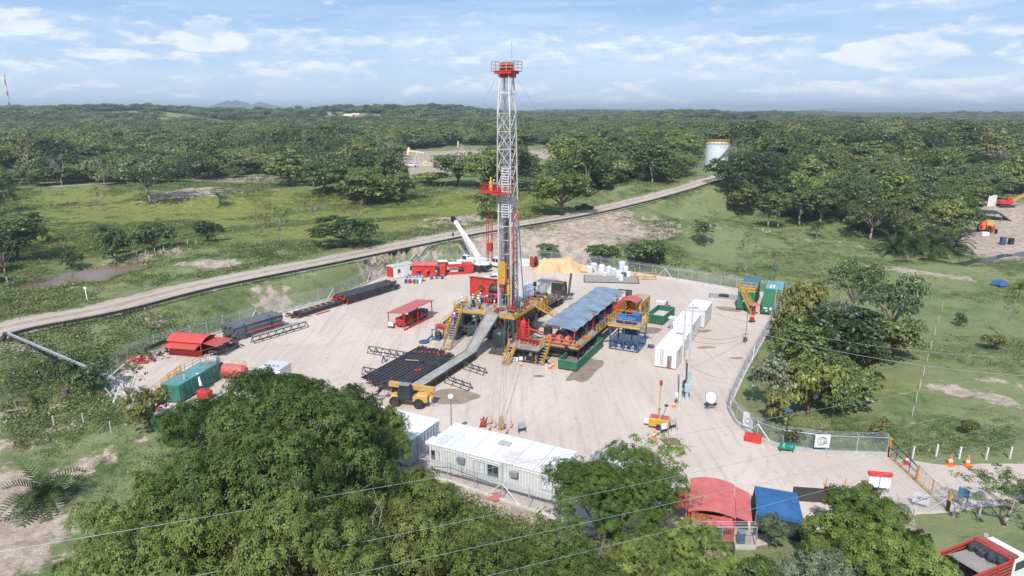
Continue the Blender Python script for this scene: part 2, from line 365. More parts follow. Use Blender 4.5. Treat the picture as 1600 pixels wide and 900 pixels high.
def thing(name, label, cat, loc=(0, 0, 0), rz=0, group=None):
    o = bpy.data.objects.new(name, None); C.objects.link(o); o.empty_display_size = .3
    o.location = loc; o.rotation_euler = (0, 0, rz); return tag(o, label, cat, group)
def dup(o, loc=None, rz=None, label=None, group=None, scale=None, parent=None):
    c = o.copy(); C.objects.link(c)
    if parent is not None: c.parent = parent
    if loc is not None: c.location = loc
    if rz is not None: c.rotation_euler = (0, 0, rz)
    if scale is not None: c.scale = (scale,) * 3 if isinstance(scale, (int, float)) else scale
    if label: c['label'] = label
    if group: c['group'] = group
    for ch in list(o.children): dup(ch, parent=c)
    return c
def raw_mesh(name, v, f, mats, tint=None, smooth=False):       # v: (n,3) array; f: (m,4) or (m,3) array
    me = bpy.data.meshes.new(name); v = np.asarray(v, np.float32); f = np.asarray(f, np.int32); k = f.shape[1]
    me.vertices.add(len(v)); me.vertices.foreach_set('co', v.ravel()); me.loops.add(f.size); me.loops.foreach_set('vertex_index', f.ravel())
    me.polygons.add(len(f)); me.polygons.foreach_set('loop_start', np.arange(0, f.size, k, dtype=np.int32)); me.polygons.foreach_set('loop_total', np.full(len(f), k, np.int32))
    for m in (mats if isinstance(mats, (list, tuple)) else [mats]): me.materials.append(m)
    if tint is not None:
        a = me.attributes.new('tint', 'FLOAT', 'FACE'); a.data.foreach_set('value', np.asarray(tint, np.float32))
    if smooth: me.polygons.foreach_set('use_smooth', np.ones(len(f), bool))
    me.update(calc_edges=True); me.validate(); return me
def text_part(txt, size, m, parent, loc, rot, name='lettering'):
    cu = bpy.data.curves.new(name, 'FONT'); cu.body = txt; cu.size = size; cu.extrude = .004; cu.align_x = 'CENTER'; cu.align_y = 'CENTER'
    t = bpy.data.objects.new(name, cu); C.objects.link(t)
    dg = bpy.context.evaluated_depsgraph_get(); me = bpy.data.meshes.new_from_object(t.evaluated_get(dg)); me.materials.clear(); me.materials.append(m)
    bpy.data.objects.remove(t); o = bpy.data.objects.new(name, me); C.objects.link(o); o.parent = parent; o.location = loc; o.rotation_euler = rot
    return o
def wheel(parent, c, r, w, axis='x', rim=WHITE, name='wheel'):
    t = MB().lathe([(r * .62, -w / 2), (r * .9, -w / 2), (r, -w * .36), (r, w * .36), (r * .9, w / 2), (r * .62, w / 2)], 18, (0, 0, 0), axis).build(name, TYRE, parent, loc=c)
    MB().lathe([(.04, -w * .44), (r * .3, -w * .5), (r * .32, -w * .40), (r * .6, -w * .42), (r * .62, 0), (r * .6, w * .42), (r * .32, w * .40), (r * .3, w * .5), (.04, w * .44)], 14, (0, 0, 0), axis).build('rim', rim, t)
    return t
# ------------------------------------------------------------------ ground
FOREST_HOLES = [[(0, 440), (0, 293), (120, 290), (200, 291), (290, 286), (420, 272), (460, 292), (520, 300), (560, 318), (640, 318), (595, 275), (640, 268), (700, 262), (760, 262), (760, 298), (835, 300), (835, 345), (620, 372), (400, 420), (150, 470)],
                [(1000, 330), (1090, 288), (1140, 330), (1195, 352), (1330, 356), (1370, 384), (1510, 384), (1500, 345), (1540, 318), (1620, 300), (1800, 300), (1900, 500), (1900, 900), (1385, 900), (1150, 660), (1225, 440), (900, 410)],
                [(520, 283), (600, 262), (640, 234), (720, 228), (905, 228), (940, 232), (1000, 243), (880, 262), (760, 262), (700, 286), (620, 290)],
                [(835, 345), (820, 262), (900, 256), (870, 300), (900, 338)], [(900, 335), (985, 296), (1095, 276), (1105, 288), (1000, 320)],
                [(1086, 226), (1150, 226), (1152, 262), (1138, 296), (1118, 318), (1080, 318), (1080, 270)],
                [(1150, 205), (1190, 195), (1265, 203), (1265, 212), (1160, 214)]]
HOLES = []
for poly in FOREST_HOLES:
    HOLES.append([hit(*p)[:2] for p in poly])
nr, na = 820, 640
rr = np.exp(np.linspace(math.log(8), math.log(11000), nr)); aa = np.radians(np.linspace(-66, 66, na))
RR, AA = np.meshgrid(rr, aa, indexing='ij'); gx = (RR * np.sin(AA)).ravel(); gy = (RR * np.cos(AA)).ravel(); gz = H(gx, gy)
idx = np.arange(nr * na).reshape(nr, na)
gf = np.stack([idx[:-1, :-1], idx[:-1, 1:], idx[1:, 1:], idx[1:, :-1]], -1).reshape(-1, 4)
def blobs(lst, x=None, y=None):
    x = gx if x is None else x; y = gy if y is None else y
    t = np.zeros_like(x)
    for px, py, rx, ry, s in lst:
        cx, cy, _ = hit(px, py); a = math.atan2(cx, cy); dx = x - cx; dy = y - cy
        u = (dx * math.cos(a) - dy * math.sin(a)) / rx; v = (dx * math.sin(a) + dy * math.cos(a)) / ry
        t = t + s * np.exp(-(u * u + v * v))
    return t
dirt = blobs([(870, 375, 22, 9, .75), (950, 360, 14, 12, .8), (1000, 345, 9, 9, .6), (1035, 358, 7, 6, .4), (905, 392, 8, 8, .5), (780, 392, 18, 4, .5), (700, 352, 16, 12, .42), (730, 340, 9, 9, .4),
    (318, 412, 6, 3, 1.0), (350, 410, 3, 2.4, .6), (275, 390, 8, 6, .6), (210, 405, 6, 2.5, .7), (330, 297, 20, 9, 1.1), (420, 280, 30, 12, .9), (360, 278, 20, 8, .6), (300, 303, 14, 4, .7),
    (650, 262, 42, 34, 1.2), (700, 243, 60, 26, 1.2), (790, 243, 60, 24, 1.3), (860, 243, 50, 20, 1.3), (600, 268, 20, 22, 1.2), (560, 276, 18, 8, .6), (905, 234, 18, 14, .9),
    (1590, 345, 20, 26, 1.2), (1545, 368, 18, 14, 1.1), (1600, 400, 20, 12, .8), (1510, 375, 9, 8, .6), (1400, 420, 16, 3, .42), (1340, 400, 12, 2, .4), (1470, 432, 12, 3, .4), (1550, 425, 12, 4, .42),
    (1500, 560, 4, 2.2, .42), (1530, 612, 7, 2.2, .42), (1585, 598, 5, 3, .42), (1480, 545, 3, 2, .4), (1470, 610, 3, 1.6, .36), (1560, 625, 6, 1.2, .4), (1520, 590, 5, 1, .35), (1600, 640, 4, 1.5, .4), (1385, 330, 2, 2, 0), (1330, 595, 8, 1.2, .6), (1290, 617, 5, 1, .6), (1430, 660, 5, 1, .5), (1120, 355, 4, 3, .6), (1060, 340, 5, 3, .4),
    (1195, 360, 12, 4, .3), (1340, 384, 30, 5, .4), (60, 690, 8, 3, .55), (170, 710, 6, 3, .6), (20, 640, 5, 3, .4), (0, 790, 4, 8, .8), (10, 850, 6, 8, .8), (60, 548, 6, 2, .5), (120, 512, 8, 1.5, .35), (240, 500, 5, 2.5, .5), (400, 470, 6, 4, .45), (440, 460, 4, 5, .4), (500, 440, 5, 2, .3), (100, 625, 7, 3, .4),
    (740, 775, 8, 3, .8), (830, 800, 8, 3, .8), (940, 845, 10, 3, .5), (1110, 870, 8, 1.2, .4), (600, 790, 9, 9, .4), (430, 355, 6, 2, .3), (1420, 830, 2.5, 1.2, .55), (1170, 460, 5, 3, .5),
    (-100, 700, 10, 10, .3), (560, 183, 60, 60, .5), (505, 178, 70, 40, .42), (190, 180, 80, 30, .4), (20, 288, 14, 3, .8), (70, 289, 14, 3, .8), (125, 289, 16, 3, .8), (180, 289, 14, 3, .8), (480, 176, 50, 30, .5), (140, 205, 60, 30, .5), (700, 178, 60, 40, .4), (235, 175, 70, 30, .5)])
dpad = segdist(gx, gy, PAD, True); drd = segdist(gx, gy, ROAD)
near = (np.hypot(gx, gy) < 400)
bankn = np.exp(-((drd - 6.5) / 4.0) ** 2) * near
dirt = dirt - .16 * np.exp(-(((gx + 45) / 28) ** 2 + ((gy - 105) / 30) ** 2)) + .12 * bankn + .30 * np.exp(-(dpad / 2.0) ** 2) * near + .30 * np.exp(-((drd - 4.9) / 1.3) ** 2) * near * (.6 + .8 * fbm(gx / 12, gy / 12, 5, 3))
lush = blobs([(150, 360, 70, 40, .8), (350, 350, 60, 40, .8), (520, 345, 40, 35, .7), (30, 330, 60, 60, .7), (680, 325, 25, 25, .5), (800, 320, 18, 30, .5), (200, 310, 60, 20, .6), (1250, 470, 40, 30, .2), (1330, 440, 40, 20, .25), (1400, 560, 20, 30, .12), (200, 430, 12, 5, .5), (1350, 600, 14, 8, .4)])
lush = np.clip(lush, 0, 1)
gm = bpy.data.materials.new('meadow_and_soil'); gm.use_nodes = True; nt = gm.node_tree; b = nt.nodes['Principled BSDF']
geo = nt.nodes.new('ShaderNodeNewGeometry').outputs['Position']
def att(nt, n, kind='GEOMETRY', out='Fac'):
    a = nt.nodes.new('ShaderNodeAttribute'); a.attribute_name = n; a.attribute_type = kind; return a.outputs[out]
n1 = noise(nt, geo, .09, 6, .62); n2 = noise(nt, geo, .7, 5, .65); n3 = noise(nt, geo, 4.5, 3, .7); n4 = noise(nt, geo, .022, 4, .6)
g_dark = mixc(nt, ramp(nt, n2, .3, .7), (.085, .125, .045), (.16, .205, .08))
g_dry = mixc(nt, ramp(nt, n3, .3, .7), (.18, .225, .095), (.285, .29, .155))
g_lush = mixc(nt, ramp(nt, n2, .3, .7), (.155, .185, .04), (.29, .30, .08))
green = mixc(nt, ramp(nt, n1, .32, .52), g_dark, g_dry)
lf = mth(nt, 'ADD', att(nt, 'lush'), mth(nt, 'MULTIPLY', mth(nt, 'SUBTRACT', n1, .5), .9))
green = mixc(nt, ramp(nt, lf, .30, .65), green, g_lush)
green = mixc(nt, ramp(nt, n3, .35, .65, 0, .35), green, (.035, .06, .016))
soil = mixc(nt, ramp(nt, n2, .3, .7), (.28, .215, .17), (.47, .395, .325))
soil = mixc(nt, ramp(nt, n3, .4, .7, 0, .5), soil, (.18, .13, .09))
df = mth(nt, 'ADD', att(nt, 'dirt'), mth(nt, 'ADD', mth(nt, 'MULTIPLY', mth(nt, 'SUBTRACT', n2, .5), 1.0), mth(nt, 'MULTIPLY', mth(nt, 'SUBTRACT', noise(nt, geo, .25, 5, .6), .5), 1.1)))
dfac = ramp(nt, df, .40, .60)
n5 = noise(nt, geo, 13, 3, .75); green = mixc(nt, ramp(nt, n5, .30, .62, .5, 0), green, (.035, .055, .018)); green = mixc(nt, ramp(nt, noise(nt, geo, 1.7, 5, .7), .50, .72, 0, .55), green, (.21, .205, .12))
nt.links.new(mixc(nt, dfac, green, soil), b.inputs['Base Color']); b.inputs['Roughness'].default_value = 1; b.inputs['Specular IOR Level'].default_value = .1
bp = nt.nodes.new('ShaderNodeBump'); bp.inputs['Strength'].default_value = .7; bp.inputs['Distance'].default_value = .25
nt.links.new(mth(nt, 'ADD', noise(nt, geo, 1.6, 6, .7), mth(nt, 'MULTIPLY', n3, .35)), bp.inputs['Height']); nt.links.new(bp.outputs[0], b.inputs['Normal'])
me = raw_mesh('ground', np.stack([gx, gy, gz], -1), gf, gm, smooth=True)
for nm, arr in (('dirt', dirt), ('lush', lush)):
    a = me.attributes.new(nm, 'FLOAT', 'POINT'); a.data.foreach_set('value', arr.astype(np.float32))
ground = bpy.data.objects.new('ground', me); C.objects.link(ground); tag(ground, kind='structure')

def gravel(name, ca, cb, cc, tracks=None):
    m = bpy.data.materials.new(name); m.use_nodes = True; nt = m.node_tree; b = nt.nodes['Principled BSDF']
    geo = nt.nodes.new('ShaderNodeNewGeometry').outputs['Position']
    a = noise(nt, geo, .06, 6, .6, .6); f = noise(nt, geo, 1.2, 5, .7); g = noise(nt, geo, 14, 3, .7)
    c = mixc(nt, ramp(nt, a, .35, .65), ca, cb)
    mp = nt.nodes.new('ShaderNodeMapping'); nt.links.new(geo, mp.inputs[0]); mp.inputs['Rotation'].default_value = (0, 0, R(28)); mp.inputs['Scale'].default_value = (.9, .05, 1)
    st = noise(nt, mp.outputs[0], 1, 5, .6, 1.2)
    c = mixc(nt, ramp(nt, st, .46, .76, 0, .42), c, cc)
    mp = nt.nodes.new('ShaderNodeMapping'); nt.links.new(geo, mp.inputs[0]); mp.inputs['Rotation'].default_value = (0, 0, R(20)); mp.inputs['Scale'].default_value = (1.1, .035, 1)
    c = mixc(nt, mth(nt, 'MULTIPLY', ramp(nt, noise(nt, mp.outputs[0], 1.4, 4, .55, 2.6), .53, .68, 0, .28), ramp(nt, noise(nt, geo, .045, 3, .5), .48, .6)), c, tuple(x * .8 for x in cc))
    mp = nt.nodes.new('ShaderNodeMapping'); nt.links.new(geo, mp.inputs[0]); mp.inputs['Rotation'].default_value = (0, 0, R(-60)); mp.inputs['Scale'].default_value = (.8, .04, 1)
    c = mixc(nt, ramp(nt, noise(nt, mp.outputs[0], 1, 5, .6, 1.5), .52, .68, 0, .65), c, cc)
    c = mixc(nt, ramp(nt, f, .52, .78, 0, .5), c, tuple(x * .66 for x in cc))
    wv = nt.nodes.new('ShaderNodeTexWave'); wv.wave_type = 'RINGS'; wv.rings_direction = 'Z'; wv.inputs['Scale'].default_value = .16; wv.inputs['Distortion'].default_value = 5; wv.inputs['Detail'].default_value = 3; wv.inputs['Detail Scale'].default_value = .35; wp_ = nt.nodes.new('ShaderNodeMapping'); wp_.inputs['Location'].default_value = (-14, -66, 0); nt.links.new(geo, wp_.inputs[0]); nt.links.new(wp_.outputs[0], wv.inputs[0])
    c = mixc(nt, mth(nt, 'MULTIPLY', ramp(nt, wv.outputs['Fac'],   .78, .97, 0, .2), ramp(nt, noise(nt, geo, .09, 3, .5), .45, .62)), c, tuple(x * .86 for x in cc))
    c = mixc(nt, ramp(nt, noise(nt, geo, .16, 4, .6), .63, .78, 0, .5), c, tuple(x * .66 for x in cc))
    c = mixc(nt, ramp(nt, g, .5, .8, 0, .22), c, (.10, .085, .07))
    nt.links.new(c, b.inputs['Base Color']); b.inputs['Roughness'].default_value = .95; b.inputs['Specular IOR Level'].default_value = .15
    bp = nt.nodes.new('ShaderNodeBump'); bp.inputs['Strength'].default_value = .35; bp.inputs['Distance'].default_value = .06
    nt.links.new(f, bp.inputs['Height']); nt.links.new(bp.outputs[0], b.inputs['Normal'])
    return m
GRAV = gravel('pale_sandy_gravel', (.46, .385, .33), (.53, .45, .39), (.39, .32, .27))
GRAVR = gravel('grey_road_gravel', (.345, .285, .235), (.40, .335, .28), (.265, .215, .17))
ntr = GRAVR.node_tree; br_ = ntr.nodes['Principled BSDF']; src_ = br_.inputs['Base Color'].links[0].from_socket; ac = mth(ntr, 'ABSOLUTE', att(ntr, 'across')); gp_ = ntr.nodes.new('ShaderNodeNewGeometry').outputs['Position']
edge = ramp(ntr, mth(ntr, 'ADD', ac, mth(ntr, 'MULTIPLY', mth(ntr, 'SUBTRACT', noise(ntr, gp_, .35, 5, .7), .5), .9)), .78, .95)
trk = mth(ntr, 'MULTIPLY', ramp(ntr, mth(ntr, 'ABSOLUTE', mth(ntr, 'SUBTRACT', ac, .38)), .05, .17, 1, 0), .55)
mid = mth(ntr, 'MULTIPLY', ramp(ntr, ac, .0, .16, 1, 0), ramp(ntr, noise(ntr, gp_, .5, 4, .7), .4, .62, .2, .8))
cr_ = mixc(ntr, trk, src_, (.46, .385, .32)); cr_ = mixc(ntr, mid, cr_, (.20, .17, .12)); cr_ = mixc(ntr, edge, cr_, (.12, .13, .06)); ntr.links.new(cr_, br_.inputs['Base Color'])
# the yard: one sheet inside the pad outline, triangulated as a fan of cells so that it can follow the ground's edge
import mathutils.geometry as mg
def sheet(name, pts, z, m, kind='structure'):
    tri = mg.tessellate_polygon([[Vector((a, b, 0)) for a, b in pts]])
    me = bpy.data.meshes.new(name); me.from_pydata([(a, b, z) for a, b in pts], [], [tuple(t) for t in tri]); me.materials.append(m)
    import bmesh
    bm = bmesh.new(); bm.from_mesh(me); bmesh.ops.recalc_face_normals(bm, faces=bm.faces)
    if sum(f.normal.z for f in bm.faces) < 0: bmesh.ops.reverse_faces(bm, faces=bm.faces)
    bm.to_mesh(me); bm.free(); o = bpy.data.objects.new(name, me); C.objects.link(o); return tag(o, kind=kind)
def jag(P, amp, step, seed=0):
    out = []; k = 0
    for i in range(len(P)):
        (x1, y1), (x2, y2) = P[i], P[(i + 1) % len(P)]; L_ = math.hypot(x2 - x1, y2 - y1); n = max(1, int(L_ / step))
        for j in range(n):
            t = j / n; o = (float(vnoise(np.array([k * .7]), np.array([seed + .5]), seed)[0]) - .5) * 2 * amp; k += 1
            nx, ny = (y2 - y1) / (L_ + 1e-6), -(x2 - x1) / (L_ + 1e-6); out.append((x1 + (x2 - x1) * t + nx * o, y1 + (y2 - y1) * t + ny * o))
    return out
yard = sheet('gravel_yard', jag(PAD, .35, 1.0, 4), .03, GRAV)
damp = mat('damp_spilled_soil', (.25, .195, .15), .9, var=.3, scale=.8)
def patch(px, py, rx, ry, seed, rot=0, m=damp):
    cx, cy = G(px, py); pts = []
    for i in range(26):
        t = 2 * math.pi * i / 26; k = .72 + .5 * float(vnoise(np.array([math.cos(t) * 1.7 + seed]), np.array([math.sin(t) * 1.7]), seed)[0])
        a, b = rx * k * math.cos(t), ry * k * math.sin(t); pts.append((cx + a * math.cos(rot) - b * math.sin(rot), cy + a * math.sin(rot) + b * math.cos(rot)))
    return sheet('damp_ground', pts, .036 + .0005 * seed, m)
for i, a in enumerate([(710, 620, 3.2, 2.4, 0), (1010, 517, 2.6, 1.6, .3), (1100, 518, 1.5, .7, .4), (1103, 543, 1.4, .5, .1), (1135, 483, 2.4, 1.3, -.6), (915, 578, 5, 1.6, 1.1), (1010, 528, .9, .5, 0), (842, 588, .8, .4, 0), (1152, 560, 1, .4, 0), (600, 585, .6, .3, 0)]):
    patch(a[0], a[1], a[2], a[3], i + 1, a[4])
# the raised road as a cambered ribbon
def ribbon(name, line, zs, half, m, lift=.05, rows=(-1, -.75, -.5, -.25, 0, .25, .5, .75, 1), camber=.08):
    vs, fs = [], []; n = len(line)
    for i, (x, y) in enumerate(line):
        a = line[max(0, i - 1)]; b_ = line[min(n - 1, i + 1)]; dx, dy = b_[0] - a[0], b_[1] - a[1]; l = math.hypot(dx, dy); nx, ny = dy / l, -dx / l
        w = half * (1 + .06 * math.sin(i * 1.7))
        for r_ in rows: vs.append((x + nx * w * r_, y + ny * w * r_, zs[i] + lift + camber * (1 - r_ * r_)))
    k = len(rows)
    for i in range(n - 1):
        for j in range(k - 1): fs.append((i * k + j, i * k + j + 1, (i + 1) * k + j + 1, (i + 1) * k + j))
    me = bpy.data.meshes.new(name); me.from_pydata(vs, [], [f[::-1] for f in fs]); me.materials.append(m); me.update(); at_ = me.attributes.new('across', 'FLOAT', 'POINT'); at_.data.foreach_set('value', list(rows) * len(line))
    if me.polygons[0].normal.z < 0: me.flip_normals()
    o = bpy.data.objects.new(name, me); C.objects.link(o); return tag(o, kind='structure')
ribbon('gravel_road', ROAD, ROADZ, ROADW, GRAVR)
water = bpy.data.materials.new('muddy_water'); water.use_nodes = True; b = water.node_tree.nodes['Principled BSDF']; nt = water.node_tree
b.inputs['Roughness'].default_value = .22; b.inputs['Specular IOR Level'].default_value = .22; nt.links.new(mixc(nt, noise(nt, nt.nodes.new('ShaderNodeNewGeometry').outputs['Position'], .15, 4), (.15, .10, .06), (.21, .145, .09)), b.inputs['Base Color'])
sheet('pond_water', jag(POND, .5, 2.5, 8), 1.56, water)
def cz(p): return Hz(*p)
ck = smooth_line([(*p, Hz(*p)) for p in CREEK], 6)
dw = bpy.data.materials.new('dark_creek_water'); dw.use_nodes = True; dw.node_tree.nodes['Principled BSDF'].inputs['Base Color'].default_value = (.045, .04, .03, 1); dw.node_tree.nodes['Principled BSDF'].inputs['Roughness'].default_value = .15
ribbon('creek_water', [(a, b) for a, b, c in ck], [c - .05 for a, b, c in ck], 2.0, dw, .12, camber=0)

# distant blue ridges
hm = mat('far_wooded_hill', (.035, .06, .02), .95, var=.4, scale=.01)
def ridge(px0, px1, dist, pyt, seed, pyb=186, bump=5):
    n = 60; vs = []; fs = []
    for i in range(n + 1):
        px = px0 + (px1 - px0) * i / n; u = (px - 800) / FPX; e = math.sin(math.pi * i / n) ** .5
        top = pyb - (pyb - pyt) * e + bump * (float(fbm(np.array([i * .22]), np.array([.5]), seed, 4)[0]) - .5) * 2 * e
        def pos(py, d):
            v = (450 - py) / FPX; dz = -math.sin(PITCH) + v * math.cos(PITCH); dy = math.cos(PITCH) + v * math.sin(PITCH); return (u * d / dy, d, CAMH + dz * d / dy)
        x, y, z = pos(top, dist)
        vs += [(x, y - 700, -20), (x, y - 250, z * .62), (x, y, z), (x, y + 400, z * .6), (x, y + 900, -20)]
    for i in range(n):
        for j in range(4): fs.append((i * 5 + j, (i + 1) * 5 + j, (i + 1) * 5 + j + 1, i * 5 + j + 1))
    m = MB(); m.v = vs; m.f = fs; m.m = [0] * len(fs); return tag(m.build('hills', hm, smooth=True), kind='structure')
ridge(230, 600, 6000, 167, 3, bump=3); ridge(330, 392, 5600, 158, 5, bump=6); ridge(378, 440, 5700, 161, 6, bump=5); ridge(-200, 300, 7500, 169, 8); ridge(1180, 1560, 8500, 168, 12); ridge(1380, 1900, 9500, 170, 15); ridge(600, 1300, 9000, 170, 19)

# air
hz = MB().box(-9000, 9000, -300, 12000, -40, 90).build('haze', [], None); tag(hz, kind='stuff')
hmt = bpy.data.materials.new('haze'); hmt.use_nodes = True; nt = hmt.node_tree; nt.nodes.remove(nt.nodes['Principled BSDF'])
pv = nt.nodes.new('ShaderNodeVolumePrincipled'); pv.inputs['Color'].default_value = (.82, .90, .985, 1); pv.inputs['Density'].default_value = .00022; pv.inputs['Anisotropy'].default_value = .3
nt.links.new(pv.outputs[0], nt.nodes['Material Output'].inputs['Volume']); hz.data.materials.append(hmt)

# ------------------------------------------------------------------ vegetation
def leafmat(name, col, trans=.32, gloss=.5):
    m = bpy.data.materials.new(name); m.use_nodes = True; nt = m.node_tree; nt.nodes.remove(nt.nodes['Principled BSDF'])
    oi = nt.nodes.new('ShaderNodeObjectInfo'); t = att(nt, 'tint')
    c = mixc(nt, t, tuple(x * .55 for x in col), (col[0] * 1.5, col[1] * 1.35, col[2] * 1.25))
    c = mixc(nt, 1.0, c, oi.outputs['Color'], 'MULTIPLY')
    hs = nt.nodes.new('ShaderNodeHueSaturation'); nt.links.new(c, hs.inputs['Color'])
    nt.links.new(mth(nt, 'SUBTRACT', .512, mth(nt, 'MULTIPLY', oi.outputs['Random'], .036)), hs.inputs['Hue'])
    nt.links.new(mth(nt, 'ADD', .62, mth(nt, 'MULTIPLY', oi.outputs['Random'], .85)), hs.inputs['Value']); hs.inputs['Saturation'].default_value = .95
    d = nt.nodes.new('ShaderNodeBsdfDiffuse'); tr = nt.nodes.new('ShaderNodeBsdfTranslucent'); gl = nt.nodes.new('ShaderNodeBsdfGlossy'); gl.inputs['Roughness'].default_value = .45
    for k in (d, tr): nt.links.new(hs.outputs[0], k.inputs['Color'])
    mx = nt.nodes.new('ShaderNodeMixShader'); mx.inputs[0].default_value = trans; nt.links.new(d.outputs[0], mx.inputs[1]); nt.links.new(tr.outputs[0], mx.inputs[2])
    m2 = nt.nodes.new('ShaderNodeMixShader'); m2.inputs[0].default_value = .035 * gloss * 2; nt.links.new(mx.outputs[0], m2.inputs[1]); nt.links.new(gl.outputs[0], m2.inputs[2])
    nt.links.new(m2.outputs[0], nt.nodes['Material Output'].inputs['Surface']); return m
LEAF = leafmat('green_leaves', (.112, .168, .048)); LEAFN = leafmat('broad_green_leaves', (.112, .166, .046), .3, .12); LEAFS = leafmat('silver_green_leaves', (.17, .215, .125)); LEAFP = leafmat('palm_leaves', (.075, .125, .03))
TWIG = leafmat('dry_twigs', (.30, .27, .22), .05)

def leaf_quads(pos, nrm, size, rg, aspect=.6):
    n = len(pos); nrm = nrm / (np.linalg.norm(nrm, axis=1, keepdims=True) + 1e-9)
    t = rg.normal(size=(n, 3)); t -= nrm * (t * nrm).sum(1, keepdims=True); t /= np.linalg.norm(t, axis=1, keepdims=True) + 1e-9
    bt = np.cross(nrm, t); s = (size * rg.uniform(.65, 1.3, n))[:, None]
    v = np.stack([pos - t * s * .5, pos + bt * s * .5 * aspect, pos + t * s * .5, pos - bt * s * .5 * aspect], 1).reshape(-1, 3)
    return v, np.arange(4 * n).reshape(n, 4)
def crown_mesh(name, seed, w, h, zc, lobes, clumps, leaves, ls, m, flat=1.0, fill=.62, sprays=0, gap=.0, csize=.30):
    rg = np.random.default_rng(seed); P, Nn, T = [], [], []; centres = []
    for i in range(lobes):
        k = i / max(1, lobes); a = i * 2.4 + rg.uniform(-.4, .4); rad = math.sqrt(rg.uniform(.05, 1)) * fill
        c = np.array([math.cos(a) * rad * w / 2, math.sin(a) * rad * w / 2, zc + (rg.uniform(-.5, .75) * (1 - rad * .6)) * h * .5 * flat])
        r = w * rg.uniform(.17, .27); centres.append((c, r)); q = max(3, int(clumps * (r / (w * .22)) ** 2))
        dv = rg.normal(size=(q, 3)); dv /= np.linalg.norm(dv, axis=1, keepdims=True); dv[:, 2] = np.where(dv[:, 2] < -.35, -dv[:, 2], dv[:, 2])
        for d_ in dv:
            if rg.random() < gap: continue
            cr = r * csize * rg.uniform(.7, 1.35); cc = c + d_ * r * rg.uniform(.72, 1.08) * np.array([1, 1, .8 * h / w + .2])
            n = int(leaves * rg.uniform(.6, 1.3)); g = rg.normal(size=(n, 3)); g /= np.linalg.norm(g, axis=1, keepdims=True); g[:, 2] = np.abs(g[:, 2]) * rg.choice([1, 1, 1, -.6], n)
            p = cc + g * (cr * rg.uniform(.55, 1.05, n))[:, None] * np.array([1.15, 1.15, .72])
            P.append(p); Nn.append(g * .8 + d_ * .35 + rg.normal(size=(n, 3)) * .25 + np.array([0, 0, .22])); T.append(np.clip(rg.normal(.5, .15, n) + rg.normal(0, .2) , 0, 1))
    P = np.concatenate(P); Nn = np.concatenate(Nn); T = np.concatenate(T)
    if sprays:                                           # every leaf point becomes a rosette of drooping leaflets
        k = sprays; n = len(P); Nn /= np.linalg.norm(Nn, axis=1, keepdims=True); t = rg.normal(size=(n, 3)); t -= Nn * (t * Nn).sum(1, keepdims=True); t /= np.linalg.norm(t, axis=1, keepdims=True); bt = np.cross(Nn, t)
        vs = []; L_ = ls * rg.uniform(.7, 1.3, n)[:, None]
        for j in range(k):
            a = 2 * math.pi * j / k + rg.uniform(-.3, .3, n)[:, None]; d_ = t * np.cos(a) + bt * np.sin(a); s_ = -t * np.sin(a) + bt * np.cos(a); dr = rg.uniform(-.05, .45, n)[:, None]
            tip = P + (d_ - Nn * dr) * L_; mid = P + (d_ * .55 - Nn * dr * .3) * L_
            vs.append(np.stack([P + d_ * L_ * .06, mid + s_ * L_ * .2, tip, mid - s_ * L_ * .2], 1))
        v = np.stack(vs, 1).reshape(-1, 3); f = np.arange(len(v)).reshape(-1, 4); T = np.clip(np.repeat(T, k) + rg.normal(0, .08, n * k), 0, 1)
    else: v, f = leaf_quads(P, Nn, ls, rg)
    return raw_mesh(name, v, f, m, T), centres
def trunk_mb(centres, h0, r, seed, lean=.0, bare=False, twigs=0):
    rg = random.Random(seed); m = MB(); top = (rg.uniform(-.3, .3) + lean, rg.uniform(-.3, .3), h0)
    m.path([(0, 0, -.6), (0, 0, .15), (top[0] * .5, top[1] * .5, h0 * .55), top], r * 1.25, 8, r * .72)
    for c, rr_ in centres:
        a = Vector(top) * rg.uniform(.82, 1.0); e = Vector(c); mid = a.lerp(e, .5) + Vector((rg.uniform(-.4, .4), rg.uniform(-.4, .4), rg.uniform(-.1, .6)))
        m.path([a, mid, e], r * .45, 5, r * .12)
        for _ in range(twigs):
            d_ = Vector((rg.gauss(0, 1), rg.gauss(0, 1), abs(rg.gauss(.5, .7)))).normalized(); s = mid.lerp(e, rg.uniform(.2, 1)); t = s + d_ * rr_ * rg.uniform(.6, 1.1)
            m.path([s, s.lerp(t, .5) + Vector((rg.uniform(-.2, .2), rg.uniform(-.2, .2), .1)), t], r * .13, 4, r * .03)
            for _k in range(2):
                d2 = (d_ + Vector((rg.gauss(0, .7), rg.gauss(0, .7), rg.gauss(.2, .5)))).normalized(); m.path([s.lerp(t, .55), s.lerp(t, .55) + d2 * rr_ * .5], r * .06, 3, r * .02)
    return m
PROTO = {}
def proto(key, name, cat, w, h, zc, trunk=None, seed=1, lobes=7, clumps=14, leaves=18, ls=.42, m=LEAF, bark=BARKD, tr=.22, crown_name='crown', twigs=0, **k):
    cm, cen = crown_mesh(crown_name, seed, w, h, zc, lobes, clumps, leaves, ls, m, **k)
    PROTO[key] = dict(name=name, cat=cat, w=w, h=zc + h * .52, crown=cm, trunk=trunk_mb(cen, trunk or zc * .6, tr, seed, twigs=twigs), bark=bark)
for i in range(5): proto(f'round{i}', 'broadleaf_tree', 'tree', 9.5, 9.0, 4.9, 2.6, 11 + i, 13, 17, 22, .52, tr=.26, csize=.34, fill=.72)
for i in range(3): proto(f'flat{i}', 'spreading_tree', 'tree', 12, 6.0, 5.9, 3.2, 31 + i, 13, 16, 20, .50, flat=.85, fill=.8, tr=.26, csize=.34, bark=BARK)
